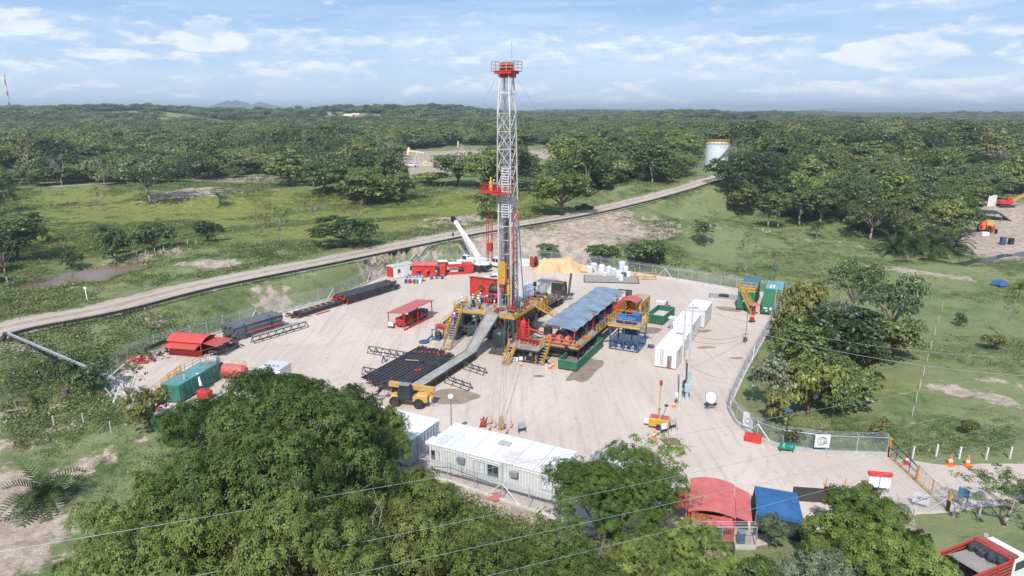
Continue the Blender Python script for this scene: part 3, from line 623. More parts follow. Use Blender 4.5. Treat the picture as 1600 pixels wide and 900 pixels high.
for i in range(2): proto(f'open{i}', 'open_crowned_tree', 'tree', 8, 7, 6.2, 3.6, 41 + i, 8, 8, 12, .42, fill=.8, gap=.3, bark=BARK, tr=.2, twigs=3)
for i in range(3): proto(f'tall{i}', 'tall_tree', 'tree', 7, 8.5, 6.6, 3.2, 51 + i, 10, 14, 20, .48, fill=.62, csize=.34, bark=BARK, tr=.2)
for i in range(3): proto(f'bush{i}', 'leafy_bush', 'bush', 5, 3.9, 1.5, .6, 61 + i, 11, 15, 22, .32, fill=.72, tr=.1, csize=.34)
proto('silver', 'silvery_bush', 'bush', 5, 4.2, 2.1, .8, 71, 8, 14, 20, .32, m=LEAFS, fill=.66, tr=.1)
for i in range(3): proto(f'near{i}', 'broadleaf_tree', 'tree', 13, 10.5, 7.8, 4.0, 81 + i, 15, 34, 36, .25, m=LEAFN, sprays=5, bark=BARK, tr=.34, twigs=11, fill=.78, csize=.27, gap=.12)
for i in range(2): proto(f'nearbush{i}', 'leafy_bush', 'bush', 6, 4.4, 2.4, 1.0, 91 + i, 9, 22, 18, .24, m=LEAFN, sprays=5, tr=.12, twigs=3)
proto('nearsilver', 'silvery_bush', 'bush', 6, 4.4, 2.4, 1.0, 95, 9, 20, 16, .24, m=LEAFS, sprays=5, tr=.12, twigs=3)
proto('nearopen', 'open_crowned_tree', 'tree', 7, 6, 4.6, 2.6, 97, 9, 9, 12, .22, m=LEAFN, sprays=5, bark=BARK, tr=.13, gap=.35, twigs=4, fill=.8)
def palm_crown(seed, n=16, L_=3.4, m=LEAFP):
    rg = np.random.default_rng(seed); vs, fs, T = [], [], []
    for i in range(n):
        a = 2.4 * i; e0 = rg.uniform(.25, 1.25); p = np.zeros(3); d = np.array([math.cos(a) * math.cos(e0), math.sin(a) * math.cos(e0), math.sin(e0)]); seg = 9; side = np.array([-math.sin(a), math.cos(a), 0]); l = L_ * rg.uniform(.8, 1.15)
        for k in range(seg):
            q = p + d * l / seg; up = np.cross(side, d); wdt = .62 * math.sin(math.pi * (k + .8) / (seg + 1)) + .1
            for s_ in (-1, 1):
                for j in range(2):
                    b0 = p + (q - p) * (j / 2); b1 = p + (q - p) * (j / 2 + .33); tip = b0 + side * s_ * wdt + d * .32 - up * .22; o = len(vs); vs += [b0, b1, tip + d * .05, tip]; fs.append((o, o + 1, o + 2, o + 3)); T.append(rg.uniform(.2, .9))
            p = q; d = d + np.array([0, 0, -.20]); d /= np.linalg.norm(d)
    return raw_mesh('crown', np.array(vs), np.array(fs), m, T)
for i in range(2): PROTO[f'palm{i}'] = dict(name='palm_tree', cat='palm', w=6, h=4.4, crown=palm_crown(3 + i), crown_z=2.4, trunk=MB().path([(0, 0, -.4), (.05, 0, 1), (0, .1, 2.45)], .22, 8, .16), bark=BARKD)
for i in range(2): PROTO[f'low{i}'] = dict(name='low_palm', cat='palm', w=6.4, h=3.6, crown=palm_crown(13 + i, 30, 3.6), crown_z=.5, trunk=MB().path([(0, 0, -.4), (.05, 0, .6)], .3, 8, .25), bark=BARKD)
def bare_mb(seed, h=9, r=.2):
    rg = random.Random(seed); m = MB()
    def grow(p, d, l, r_, k):
        q = p + d * l * .5 + Vector((rg.gauss(0, .06), rg.gauss(0, .06), 0)) * l; e = q + (d + Vector((rg.gauss(0, .2), rg.gauss(0, .2), .1))).normalized() * l * .5
        m.path([p, q, e], r_, 6 if k < 2 else 4, r_ * .6)
        if k < 4:
            for _ in range(3 if k else 4): grow(e if rg.random() < .6 else q, (d * .8 + Vector((rg.gauss(0, .6), rg.gauss(0, .6), rg.uniform(0, .4)))).normalized(), l * rg.uniform(.5, .75), r_ * .55, k + 1)
    grow(Vector((0, 0, -.4)), Vector((.06, .03, 1)), h * .42, r, 0); return m
PROTO['bare'] = dict(name='bare_tree', cat='tree', w=6, h=9, crown=None, trunk=bare_mb(5), bark=BARK)
PROTO['bare2'] = dict(name='bare_tree', cat='tree', w=6, h=9, crown=None, trunk=bare_mb(9), bark=BARK)
for k, p in PROTO.items():
    tm = p['trunk']; me = bpy.data.meshes.new('trunk'); me.from_pydata(tm.v, [], tm.f); me.materials.append(p['bark']); me.polygons.foreach_set('use_smooth', [True] * len(tm.f)); me.update(); p['trunk'] = me
TREES = []
def tree(key, x, y, z, sx, sz, label, group=None, col=(1, 1, 1), rz=None):
    p = PROTO[key]; t = thing(p['name'], label, p['cat'], (x, y, z), rnd.uniform(0, 6.28) if rz is None else rz, group); t.scale = (sx, sx, sz)
    a = bpy.data.objects.new('trunk', p['trunk']); C.objects.link(a); a.parent = t
    if p['crown']:
        c = bpy.data.objects.new('crown' if p['cat'] != 'bush' else 'foliage', p['crown']); C.objects.link(c); c.parent = t; c.color = (*col, 1); c.location = (0, 0, p.get('crown_z', 0))
    TREES.append((x, y, p['w'] * sx / 2)); return t
def tree_px(key, bx, by, ty, wpx, label, group=None, col=(1, 1, 1), z=None):
    x, y, z0 = hit(bx, by) if z is None else (*G(bx, by, z), z)
    v = (450 - ty) / FPX; D = y; k = D / (math.cos(PITCH) + v * math.sin(PITCH)); top = CAMH + (-math.sin(PITCH) + v * math.cos(PITCH)) * k
    dep = D * math.cos(PITCH) - (z0 - CAMH) * math.sin(PITCH); p = PROTO[key]
    sz = max(.12, (top - z0) / p['h']); sx = wpx * dep / FPX / p['w']
    return tree(key, x, y, z0, sx, sz, label, group, col)
D_ = (.62, .72, .72); B_ = (1.35, 1.25, .9); M_ = (1, 1, 1); O_ = (1.3, 1.0, .8); Gx = (1.25, 1.3, 1.6)
# trees that stand apart in the photograph
for a in [('round0', 30, 408, 330, 100, 'big dark tree standing beyond the muddy pond at the edge of the meadow', D_), ('bush0', 112, 420, 393, 34, 'small dark bush on the grassy pond bank', D_),
    ('bush1', 182, 408, 362, 52, 'dark green bush at the head of the muddy pond, nearer the water', D_), ('palm0', 166, 378, 350, 60, 'small palm on the meadow beside the grey spreading tree', M_), ('bush2', 240, 392, 350, 62, 'dark bush between pond and meadow with fence posts in front', D_),
    ('bush0', 325, 379, 345, 50, 'round lone bush on the meadow beyond the white soil scar', D_), ('flat0', 236, 320, 238, 100, 'grey spreading tree alone on the far side of the bright meadow', (1.0, 1.0, 1.35)),
    ('palm1', 345, 322, 300, 36, 'low palm by the pale cutting in the far meadow', M_), ('palm0', 75, 378, 350, 42, 'palm beside the big dark tree at the meadow', M_), ('bare', 163, 292, 233, 22, 'white leafless tree at the meadow edge, nearest the grey spreading tree', M_),
    ('bare2', 97, 290, 236, 26, 'pale leafless tree before the dark wood beyond the meadow track', M_), ('open0', 152, 330, 290, 24, 'thin young tree standing on the open bright meadow', M_), ('open1', 410, 383, 325, 32, 'thin tall sapling at the meadow by the raised road, left of a pair', M_),
    ('open0', 440, 382, 320, 34, 'thin tall sapling at the meadow by the raised road, right of a pair', M_), ('open1', 490, 345, 304, 46, 'pale yellowish open tree on the bright meadow', B_), ('bare', 562, 345, 306, 30, 'leafless white tree on the bright meadow behind the crane', M_),
    ('round1', 537, 386, 336, 92, 'dark round tree at the meadow edge beyond the raised road', D_), ('round2', 508, 303, 250, 76, 'bright green round tree by the pump clearing track', B_), ('round3', 578, 318, 262, 84, 'round tree at the foot of the grassy knoll', M_), ('bush1', 608, 318, 282, 50, 'olive bush beside the eroded grassy knoll', O_),
    ('round4', 452, 291, 234, 88, 'broad tree at the far corner of the bright meadow', M_), ('round0', 716, 292, 238, 80, 'dense dark tree on the knoll in front of the pump clearing', D_), ('bare2', 718, 293, 232, 26, 'leafless white tree rising from the knoll bushes', M_), ('bush2', 672, 288, 268, 56, 'low bright bush on the knoll below the pump clearing', B_),
    ('bush0', 762, 342, 300, 50, 'bush half hidden behind the drilling mast', M_), ('round1', 878, 337, 264, 92, 'big bright round tree beside the raised road past the mast', B_), ('palm1', 627, 305, 287, 22, 'tiny palm on the grassy knoll', M_),
    ('bush1', 858, 404, 382, 42, 'dark bush outside the fence behind the tarpaulin heap', D_), ('bush2', 936, 408, 381, 52, 'small dark bush outside the back fence, by the yellow stand', D_), ('bush0', 1012, 418, 375, 66, 'rounded dark tree-like bush just outside the back fence', D_),
    ('tall0', 1095, 384, 342, 42, 'small leafy tree with pale trunk alone on the green slope', M_), ('open0', 1165, 428, 358, 34, 'slim sapling on the meadow in front of the green tanks', M_), ('open1', 1211, 424, 388, 20, 'slim white trunked sapling with tiny crown on the meadow', M_), ('tall1', 1275, 372, 343, 24, 'small tree on the meadow before the shady wood', D_),
    ('tall2', 1200, 356, 294, 46, 'white trunked tree at the wood edge, leftmost of four', M_), ('tall0', 1215, 358, 300, 40, 'white trunked tree at the wood edge, second from the slope', M_), ('tall1', 1249, 355, 292, 46, 'white trunked tree at the wood edge, third from the slope', M_), ('tall2', 1281, 353, 286, 50, 'white trunked tree at the wood edge, rightmost of four', M_),
    ('bush1', 1244, 548, 448, 84, 'bushy tree with yellowing leaves against the chain fence', (1.5, 1.1, .8)), ('bare', 1322, 545, 425, 90, 'bare twiggy tree inside the thicket beyond the fence', M_), ('round2', 1310, 572, 470, 120, 'dense dark tree in the middle of the thicket beyond the fence', D_),
    ('flat1', 1385, 545, 432, 100, 'blue green broad tree at the far edge of the thicket', (.8, 1, 1.1)), ('flat2', 1330, 500, 412, 80, 'dark umbrella crowned tree at the back of the thicket', D_), ('round3', 1395, 560, 490, 80, 'green tree at the outer corner of the thicket', M_), ('round4', 1240, 590, 492, 92, 'bright feathery tree leaning over the chain fence', (1.15, 1.2, .9)),
    ('silver', 1200, 640, 548, 66, 'silvery bush beside the chain fence', M_), ('bush2', 1262, 650, 560, 90, 'light green bush at the near side of the thicket', B_), ('bush0', 1300, 655, 590, 50, 'small green bush in front of the thicket', M_), ('bush1', 1215, 665, 615, 50, 'low bush just outside the curved fence', O_), ('bush0', 1283, 612, 545, 88, 'dark bush within the thicket, by the light one', D_), ('round1', 1350, 590, 520, 70, 'dark tree at the shaded foot of the thicket', D_),
    ('bush2', 1235, 700, 665, 34, 'small bush behind the lamp post fence', O_), ('bush1', 1280, 702, 675, 30, 'tiny bush behind the white emblem panel', M_), ('bush0', 1375, 690, 655, 36, 'little bush near the gate end of the fence', O_), ('bush2', 1510, 680, 655, 26, 'small round bush on the meadow beyond the white posts', O_),
    ('bush0', 1552, 547, 522, 36, 'round bush under the thin leaning tree on the mounds', O_), ('open0', 1570, 528, 452, 26, 'thin leaning tree on the grassy mounds', M_), ('palm1', 1590, 470, 440, 30, 'small yellowish palm by the creek', B_), ('bush1', 1500, 510, 490, 20, 'small shrub at the wire fence line', M_),
    ('open1', 205, 645, 560, 60, 'thin tree with a pale trunk at the yard corner by the pipes', M_), ('bush0', 150, 612, 560, 60, 'dark bush under the elevated pipes', D_), ('bush1', 118, 600, 560, 52, 'dark shrub in the gully below the pipes', D_), ('bush2', 235, 668, 610, 70, 'spreading bush at the yard corner outside the fence', O_),
    ('low0', 60, 640, 600, 34, 'feathery shrub beside the fallen branches', M_), ('low1', 72, 790, 715, 115, 'sprawling palm on the bare slope in the near corner', M_), ('bush0', 280, 690, 640, 70, 'green bush outside the fence below the teal tank', M_),
    ('low0', 1395, 397, 352, 60, 'dark palm at the wood edge above the creek, nearest the slope', D_), ('low1', 1425, 396, 345, 66, 'dark palm at the wood edge above the creek, second of four', D_), ('low0', 1458, 396, 346, 66, 'dark palm at the wood edge above the creek, third of four', D_), ('low1', 1488, 394, 350, 60, 'dark palm at the wood edge above the creek, nearest the sand', D_)]:
    tree_px(a[0], a[1], a[2], a[3], a[4], a[5], None, a[6])
# the big trees below the camera
for k, x, y, hh, w, lab, c in [('near0', -23, 55, 12.6, 13.5, 'feathery big tree in front of the red tank and white boxes', (.85, 1.0, .8)), ('near1', -16.0, 52.5, 13.2, 11, 'big tree whose top hides the yard behind the telehandler', M_), ('near2', -15.5, 40, 17.2, 13.5, 'largest dense tree of the near grove', (.9, .95, .9)),
        ('near0', -20.8, 42.5, 13.2, 10.5, 'dark dense tree at the open edge of the near grove', (.85, .9, .85)), ('near1', -6.6, 37.5, 12.6, 11.5, 'paler tree of the near grove below the white cabin', (1.2, 1.15, 1.0)), ('near2', -19.3, 33.5, 14.6, 10, 'dense tree lowest in the grove beside the bare slope', (.9, .95, .85)), ('near0', -10.5, 31, 15.5, 10, 'tree lowest in the grove under the power lines', (1.05, 1.05, .95)),
        ('near1', -12.6, 56.5, 8.4, 6.2, 'tree standing against the ribbed white container', (1.0, 1.1, .85)), ('near2', 1.5, 31.5, 12.5, 10, 'pale tree in the middle under the power lines', (1.15, 1.15, 1.0)),
        ('near2', 7.4, 45, 9.8, 9.2, 'round tree between the white cabin and the red roofed cabin', (1.05, 1.15, .85)), ('nearopen', 12.0, 51.0, 7.6, 9, 'sparse branching tree reaching over the red roofed cabin', (1.1, 1.2, .85)), ('near1', 10, 38, 9.0, 8.5, 'round leafy tree under the lowest power line', (1.0, 1.1, .85)),
        ('nearbush1', 27.6, 47.2, 5.2, 6.0, 'tall leafy bush beside the blue canopy', (1.0, 1.1, .75)), ('nearbush0', 24.0, 43.8, 5.6, 6.5, 'leafy bush in front of the blue canopy', (1.1, 1.15, .8)), ('nearbush1', 26.3, 40.5, 6.0, 7, 'wide leafy bush lowest beside the mown grass', (.95, 1.05, .8)), ('nearsilver', 30.3, 48.2, 3.8, 3.6, 'silvery bush by the red and white crates', M_),
        ('nearsilver', 21, 40, 5.2, 6.5, 'silvery bush outside the red cabin fence', (.95, 1, .95)), ('nearbush1', 16, 38, 5.5, 7, 'leafy bush at the foot of the red cabin fence', (.9, 1, .85)), ('nearbush0', 30.2, 45.2, 3.2, 3.6, 'middling bush at the corner of the mown grass', (.9, 1.0, .8)), ('nearopen', 41.5, 50.6, 5.4, 8, 'sparse shrub with dark leaves beside the gate road', (.75, .9, .8)), ('nearsilver', 29.6, 41.4, 3.8, 4.2, 'small silvery bush at the grass edge', (.9, 1, .9)), ('nearbush0', 46.5, 53.5, 2.4, 4.0, 'low bush behind the white posts by the gate road', (.7, .8, .8)), ('nearsilver', 20.6, 47.6, 3.0, 2.6, 'thin silvery shrub at the corner of the red cabin fence', (.9, 1, .9))]:
    p = PROTO[k]; tree(k, x, y, Hz(x, y), w / p['w'], hh / p['h'], lab, None, c)
for k_, x, y, hh, w, lab in [('bare', -9, 36.5, 14.2, 7, 'bleached dead tree poking out of the grove, nearest the power lines'), ('bare2', -2.5, 34.5, 12.6, 6.5, 'pale dead tree poking out below the white cabin'), ('bare', -14, 46, 15.5, 7, 'grey dead tree in the middle of the near grove'), ('bare2', 4.5, 39, 9.8, 5, 'pale dead limbs between the grove and the round tree')]:
    p = PROTO[k_]; tree(k_, x, y, Hz(x, y), w / p['w'], hh / p['h'], lab)
for k_ in range(20):
    px = rnd.uniform(1195, 1400); py = rnd.uniform(500, 640); 
    if px < 1180 + (640 - py) * .2 or px > 1440 - (py - 500) * .75: continue
    x, y, z = hit(px, py); s_ = rnd.uniform(.75, 1.35); tree(rnd.choice(['bush0', 'bush1', 'bush2', 'silver', 'bush1']), x, y, z, s_ * 1.15, s_ * .95, 'bush merging into the thicket just beyond the chain fence', 'bushes of the thicket beyond the fence', rnd.choice([M_, B_, D_, O_, (1.3, 1.35, 1.0)]))
# the woods
fx, fy = [], []
rg = np.random.default_rng(4)
def ok(x, y):
    k = np.ones(len(x), bool)
    for P in HOLES: k &= ~inpoly(x, y, P)
    k &= ~inpoly(x, y, PAD); k &= segdist(x, y, PAD, True) > 9; k &= segdist(x, y, ROAD) > 9
    for (tx, ty, tr_) in TREES: k &= np.hypot(x - tx, y - ty) > tr_ * .55 + 1.5
    return k
XS, YS, SS = [], [], []
for r0, r1, sp in [(150, 330, 6.8), (330, 700, 8.2), (700, 1500, 10.5), (1500, 3600, 17)]:
    n = int(r1 * 2 / sp) + 2; X, Y = np.meshgrid(np.arange(-r1, r1, sp), np.arange(0, r1, sp)); X = X.ravel() + rg.uniform(-.45, .45, X.size) * sp; Y = Y.ravel() + rg.uniform(-.45, .45, Y.size) * sp
    d = np.hypot(X, Y); k = (d > r0) & (d <= r1) & (np.abs(np.arctan2(X, Y)) < R(50)); X, Y, d = X[k], Y[k], d[k]; k = ok(X, Y); X, Y, d = X[k], Y[k], d[k]
    op = fbm(X / 130 + 3, Y / 130 + 7, 77, 4); k = ~((op > .585) & (d > 700)); k &= ~((X < 40) & (d < 260) & (Y < 190) & (X > -40)); X, Y, d = X[k], Y[k], d[k]
    if r0 >= 330:
        dd = np.zeros(len(X))
        for px, py, rx, ry, s in [(560, 183, 40, 40, 1), (505, 178, 50, 30, 1), (190, 180, 60, 25, 1), (140, 205, 40, 20, 1), (235, 175, 70, 30, 1), (700, 178, 40, 30, 1)]:
            cx, cy, _ = hit(px, py); dd += np.exp(-((X - cx) / rx) ** 2 - ((Y - cy) / ry) ** 2)
        k = dd < .5; X, Y, d = X[k], Y[k], d[k]
    XS.append(X); YS.append(Y); SS.append(rg.uniform(.68, 1.45, len(X)) * (sp / 8.2) ** .8 * 1.1)
X = np.concatenate(XS); Y = np.concatenate(YS); S = np.concatenate(SS); Z = H(X, Y); D = np.hypot(X, Y)
infr = (np.abs(X) / np.maximum(Y, 1) < .80)
order = np.argsort(np.where(infr, D, 1e6) / S)
ind = order[:235]; rest = np.setdiff1d(np.arange(len(X)), ind)
WOODLAB = {'w': ('tree in the dense wood beyond the bright meadow, crowns merging', 'trees of the wood beyond the bright meadow'), 'e': ('tree in the dense wood between white tank and sandy clearing, crowns merging', 'trees of the wood below the white tank'), 'c': ('tree in the wood between raised road and pump clearing, crowns merging', 'trees of the wood beyond the raised road')}
for i in ind:
    px = 800 + FPX * X[i] / (Y[i] + 10); g = 'w' if px < 640 else ('c' if px < 1085 else 'e')
    key = rnd.choice(['round0', 'round1', 'round2', 'round3', 'round4', 'flat0', 'flat1', 'flat2', 'tall0', 'tall1', 'round2', 'open0', 'open1', 'bush2' if rnd.random() < .5 else 'palm0', 'bare' if rnd.random() < .4 else 'round4']) ; s = float(S[i]) * 1.08
    c = rnd.choice([D_, (.55, .66, .66), (1.3, 1.3, .85), M_, M_, (.8, .9, .8), (1.1, 1.1, .85), (1.1, .95, .9), (1.0, 1.0, 1.1)])
    tree(key, float(X[i]), float(Y[i]), float(Z[i]) - .3, s * rnd.uniform(.8, 1.3), s * rnd.uniform(.7, 1.25), *WOODLAB[g], c)
# the rest of the wood: one object that scatters tree shapes on points
def scatter(name, pts, scl, protos, label=None, cat=None, seed=0):
    pc = bpy.data.collections.new(name + '_shapes')
    for j, (me, colr) in enumerate(protos):
        o = bpy.data.objects.new('%s_shape' % name, me); o.color = (*colr, 1); pc.objects.link(o)
    me = bpy.data.meshes.new(name); me.vertices.add(len(pts)); me.vertices.foreach_set('co', np.asarray(pts, np.float32).ravel())
    rgl = np.random.default_rng(seed)
    a = me.attributes.new('sc', 'FLOAT_VECTOR', 'POINT'); a.data.foreach_set('vector', np.asarray(scl, np.float32).ravel())
    a = me.attributes.new('rot', 'FLOAT_VECTOR', 'POINT'); rv = np.zeros((len(pts), 3), np.float32); rv[:, 2] = rgl.uniform(0, 6.28, len(pts)); a.data.foreach_set('vector', rv.ravel())
    a = me.attributes.new('pick', 'INT', 'POINT'); a.data.foreach_set('value', rgl.integers(0, len(protos), len(pts)).astype(np.int32))
    o = bpy.data.objects.new(name, me); C.objects.link(o)
    ng = bpy.data.node_groups.new(name, 'GeometryNodeTree'); ng.interface.new_socket('Geometry', in_out='INPUT', socket_type='NodeSocketGeometry'); ng.interface.new_socket('Geometry', in_out='OUTPUT', socket_type='NodeSocketGeometry')
    gi = ng.nodes.new('NodeGroupInput'); go = ng.nodes.new('NodeGroupOutput'); ip = ng.nodes.new('GeometryNodeInstanceOnPoints'); ci_ = ng.nodes.new('GeometryNodeCollectionInfo'); ci_.inputs['Collection'].default_value = pc
    ci_.inputs['Separate Children'].default_value = True; ci_.inputs['Reset Children'].default_value = True; ip.inputs['Pick Instance'].default_value = True
    def na_(nm, ty):
        n = ng.nodes.new('GeometryNodeInputNamedAttribute'); n.data_type = ty; n.inputs['Name'].default_value = nm; return n.outputs['Attribute']
    mv = ng.nodes.new('GeometryNodeMeshToPoints'); ng.links.new(gi.outputs[0], mv.inputs[0])
    ng.links.new(mv.outputs[0], ip.inputs['Points']); ng.links.new(ci_.outputs[0], ip.inputs['Instance']); ng.links.new(na_('pick', 'INT'), ip.inputs['Instance Index']); ng.links.new(na_('sc', 'FLOAT_VECTOR'), ip.inputs['Scale'])
    er = ng.nodes.new('FunctionNodeEulerToRotation'); ng.links.new(na_('rot', 'FLOAT_VECTOR'), er.inputs[0]); ng.links.new(er.outputs[0], ip.inputs['Rotation'])
    ng.links.new(ip.outputs[0], go.inputs[0]); md = o.modifiers.new('scatter', 'NODES'); md.node_group = ng
    return tag(o, label, cat, kind='stuff')
cols = [D_, M_, (.75, .85, .8), (1.25, 1.2, .85), (.9, .95, 1.0), (.55, .66, .66), (1.35, 1.05, .95), (1.05, 1.15, .8)]
fp = [(crown_mesh('far_crown', 200 + i, 9.5, 8.5 if i % 3 else 6, 4.4 if i % 3 else 4.0, 12, 11, 12, .85, LEAF, csize=.36)[0], cols[i]) for i in range(8)]
s = S[rest][:, None] * rg.uniform(.75, 1.25, (len(rest), 3))
s = s * np.array([1.2, 1.2, 1.0]); s[:, 2] = np.minimum(s[:, 2], rg.uniform(.75, 1.35, len(s)))
scatter('woodland', np.stack([X[rest], Y[rest], Z[rest] - .4], -1), s, fp, 'dense broadleaf woodland rolling away to the horizon', 'woodland', 1)
print('woodland instances', len(rest), 'individual', len(ind))
# weeds, tufts and low scrub on the meadows and banks
def tuft_mesh(seed, n, w, h, ls, m=LEAF):
    rg = np.random.default_rng(seed); p = rg.normal(size=(n, 3)) * np.array([w, w, h * .3]) * .5; p[:, 2] = np.abs(p[:, 2]) + .05; nn = rg.normal(size=(n, 3)) + np.array([0, 0, .8])
    v, f = leaf_quads(p, nn, ls, rg, .5); return raw_mesh('tuft', v, f, m, rg.uniform(.2, .9, n))
n = 90000; a = rg.uniform(-.68, .68, n); d = np.exp(rg.uniform(math.log(30), math.log(330), n)); x = d * np.sin(a); y = d * np.cos(a)
k = (segdist(x, y, PAD, True) > 1.6) & ~inpoly(x, y, PAD) & (segdist(x, y, ROAD) > 5) & ~inpoly(x, y, POND) & (segdist(x, y, CREEK) > 2.5); x, y, d = x[k], y[k], d[k]
dd = blobs([(870, 375, 22, 9, .35), (950, 360, 14, 12, .35), (650, 262, 42, 34, 1.2), (700, 243, 60, 22, 1.2), (790, 243, 60, 12, 1.2), (860, 243, 50, 10, 1.1), (1590, 345, 20, 26, 1.3), (1545, 368, 18, 14, 1.2), (1530, 610, 13, 5, .9), (0, 790, 4, 8, .8), (10, 850, 6, 8, .8), (318, 412, 6, 3, 1), (1480, 860, 12, 10, .8)], x, y)
dens = fbm(x / 16, y / 16, 61, 4) * 1.2 - dd; east = (x / y > .25) & (d > 60); dens = dens - .04 * east; k = (dens > .56) | ((rg.random(len(x)) < .26) & (dd < .45)); x, y, d, dens = x[k], y[k], d[k], dens[k]
z = H(x, y); sc = rg.uniform(.5, 1.3, len(x)) * (.75 + d / 300) * np.clip(.6 + (dens - .4) * 2, .5, 1.4) * np.where((x / y > .25) & (d > 60), .55, .85)
scatter('meadow_weeds', np.stack([x, y, z - .03], -1), np.stack([sc, sc, sc * rg.uniform(.5, 1.1, len(x))], -1), [(tuft_mesh(i, 36, 1.3, .9, .26, LEAF), c) for i, c in enumerate([(1.5, 1.4, .9), (1.8, 1.65, .9), (1.2, 1.25, .9), (2.1, 1.8, 1.1)])], 'loose weeds and grass tufts growing on the meadows and banks', 'weeds', 2)
print('weeds', len(x))
# ------------------------------------------------------------------ the drilling rig and what stands round it
OX, OY, TH = .3, 97.5, R(26)
UX, UY = math.sin(TH), math.cos(TH); VX, VY = UY, -UX
def rp(v, u, z=0): return (OX + v * VX + u * UX, OY + v * VY + u * UY, z)
def sag(p, q, s, n=12): return [tuple(Vector(p).lerp(Vector(q), i / n) - Vector((0, 0, s * 4 * (i / n) * (1 - i / n)))) for i in range(n + 1)]
def rt(name, label, cat, v, u, z=0, dr=0, group=None): return thing(name, label, cat, rp(v, u, z), -TH + R(dr), group)
def stair(parent, p, q, w, m=YEL, treads=DECK, name='stair', step=.28, railh=1.0):
    p = Vector(p); q = Vector(q); d = q - p; side = Vector((d.y, -d.x, 0)).normalized() * w / 2
    s = MB()
    for k in (-1, 1): s.bar(p + side * k, q + side * k, .07, .24)
    o = s.build(name, m, parent); t = MB(); n = max(3, int(abs(d.z) / step)); f = Vector((d.x, d.y, 0)).normalized()
    for i in range(n + 1):
        c = p.lerp(q, i / n); t.bar(c - side, c + side, .26, .04)
    t.build('treads', treads, o)
    r_ = MB()
    for k in (-1, 1):
        a = p + side * k; b = q + side * k
        for i in range(5): c = a.lerp(b, i / 4); r_.bar(c, c + Vector((0, 0, railh)), .055)
        for h in (.5, 1): r_.bar(a + Vector((0, 0, railh * h)), b + Vector((0, 0, railh * h)), .055)
    r_.build('handrail', m, o); return o
def railp(parent, pts, m=YEL, **k): return MB().rail(pts, **k).build('railing', m, parent)

FZ = 4.6
rig = rt('drilling_rig', 'tall white lattice mast drilling rig with red crown and yellow railed floor', 'drilling rig', 0, 0)
sub = MB()
for x in (-8.6, -5.2, -1.6, 1.0):
    for y in (-2.2, 1.5, 6.0): sub.bar((x, y, 0), (x, y, FZ - .5), .3)
for x in (-8.6, -5.2, -1.6, 1.0):
    sub.bar((x, -2.4, .15), (x, 6.3, .15), .35, .3); sub.bar((x, -2.4, FZ - .45), (x, 6.8, FZ - .45), .3, .4)
    sub.bar((x, -2.2, .3), (x, 1.5, FZ - .6), .16); sub.bar((x, 6, .3), (x, 1.5, FZ - .6), .16)
for y in (-2.2, 1.5, 6.0): sub.bar((-8.8, y, FZ - .35), (1.1, y, FZ - .35), .25, .35); sub.bar((-8.6, y, 2.2), (1, y, 2.2), .15)
sub.bar((-1.6, -2.2, .3), (1, -2.2, FZ - .6), .14); sub.bar((1, -2.2, .3), (-1.6, -2.2, FZ - .6), .14); sub.bar((-8.6, -2.2, .3), (-5.2, -2.2, FZ - .6), .14)
sub.build('substructure', DSTEEL, rig)
fl = MB().box(-9, 1.2, -2.4, 7, FZ - .16, FZ); fl.box(-4.6, -.6, 7, 9.5, FZ - 1.0, FZ - .86); flo = fl.build('floor', DECK, rig)
MB().bar((-5.3, -2.42, FZ - .12), (-9, -2.42, FZ - .12), .06, .3).bar((-1.2, -2.42, FZ - .12), (1.22, -2.42, FZ - .12), .06, .3).bar((1.24, -2.4, FZ - .12), (1.24, 6.9, FZ - .12), .06, .3).build('floor_edge', YEL, flo)
railp(rig, [(-1.2, -2.35, FZ), (1.15, -2.35, FZ), (1.15, 4.0, FZ)], step=1.1, toe=.25); railp(rig, [(1.15, 5.6, FZ), (1.15, 6.9, FZ), (-.6, 6.9, FZ)], toe=.2)
railp(rig, [(-3.6, -2.35, FZ), (-5.0, -2.35, FZ)], toe=.5, step=.7); railp(rig, [(-7.0, -2.35, FZ), (-8.95, -2.35, FZ), (-8.95, 1.8, FZ)], toe=.2); railp(rig, [(-8.95, 4.2, FZ), (-8.95, 6.9, FZ)], toe=.2)
# machinery on and under the floor
dw = MB().bbox(-7.0, -3.9, 4.0, 6.4, FZ, FZ + 1.3, .2); dw.build('drawworks_cover', RED, rig)
MB().lathe([(.9, -.9), (.9, -.7), (.55, -.7), (.55, .7), (.9, .7), (.9, .9)], 18, (-5.4, 4.6, FZ + 1.9), 'x').build('drum', DSTEEL, rig)
en = MB()
for i in range(5): en.bbox(-7.2 + i * .7, -6.7 + i * .7, 3.2, 3.8, FZ, FZ + .7 + (i % 3) * .35, .08)
en.tube((-6.9, 3.3, FZ + .5), (-4.3, 3.2, FZ + .9), .12); en.tube((-4.0, 2.4, FZ), (-3.7, 2.2, FZ + 1.6), .1); en.build('floor_machinery', BLUED, rig)
rb = MB()
for k in range(6): rb.tube((-7.5 + k * .55, 2.6 + (k % 2) * .5, FZ), (-7.4 + k * .55, 2.7, FZ + .5 + .25 * (k % 3)), .16 + .05 * (k % 2), 8)
rb.build('valves', RED, rig)
MB().lathe([(.75, 0), (.75, .12), (.4, .16), (.4, .3)], 20, (-2.4, .5, FZ)).build('rotary_table', DSTEEL, rig)
MB().tube((-2.4, .5, .3), (-2.4, .5, FZ - .6), .3, 10).lathe([(.6, 0), (.6, .35), (.4, .4), (.4, .9), (.65, 1), (.65, 1.4), (.35, 1.5)], 14, (-2.4, .5, .8)).build('blowout_preventer', RED, rig)
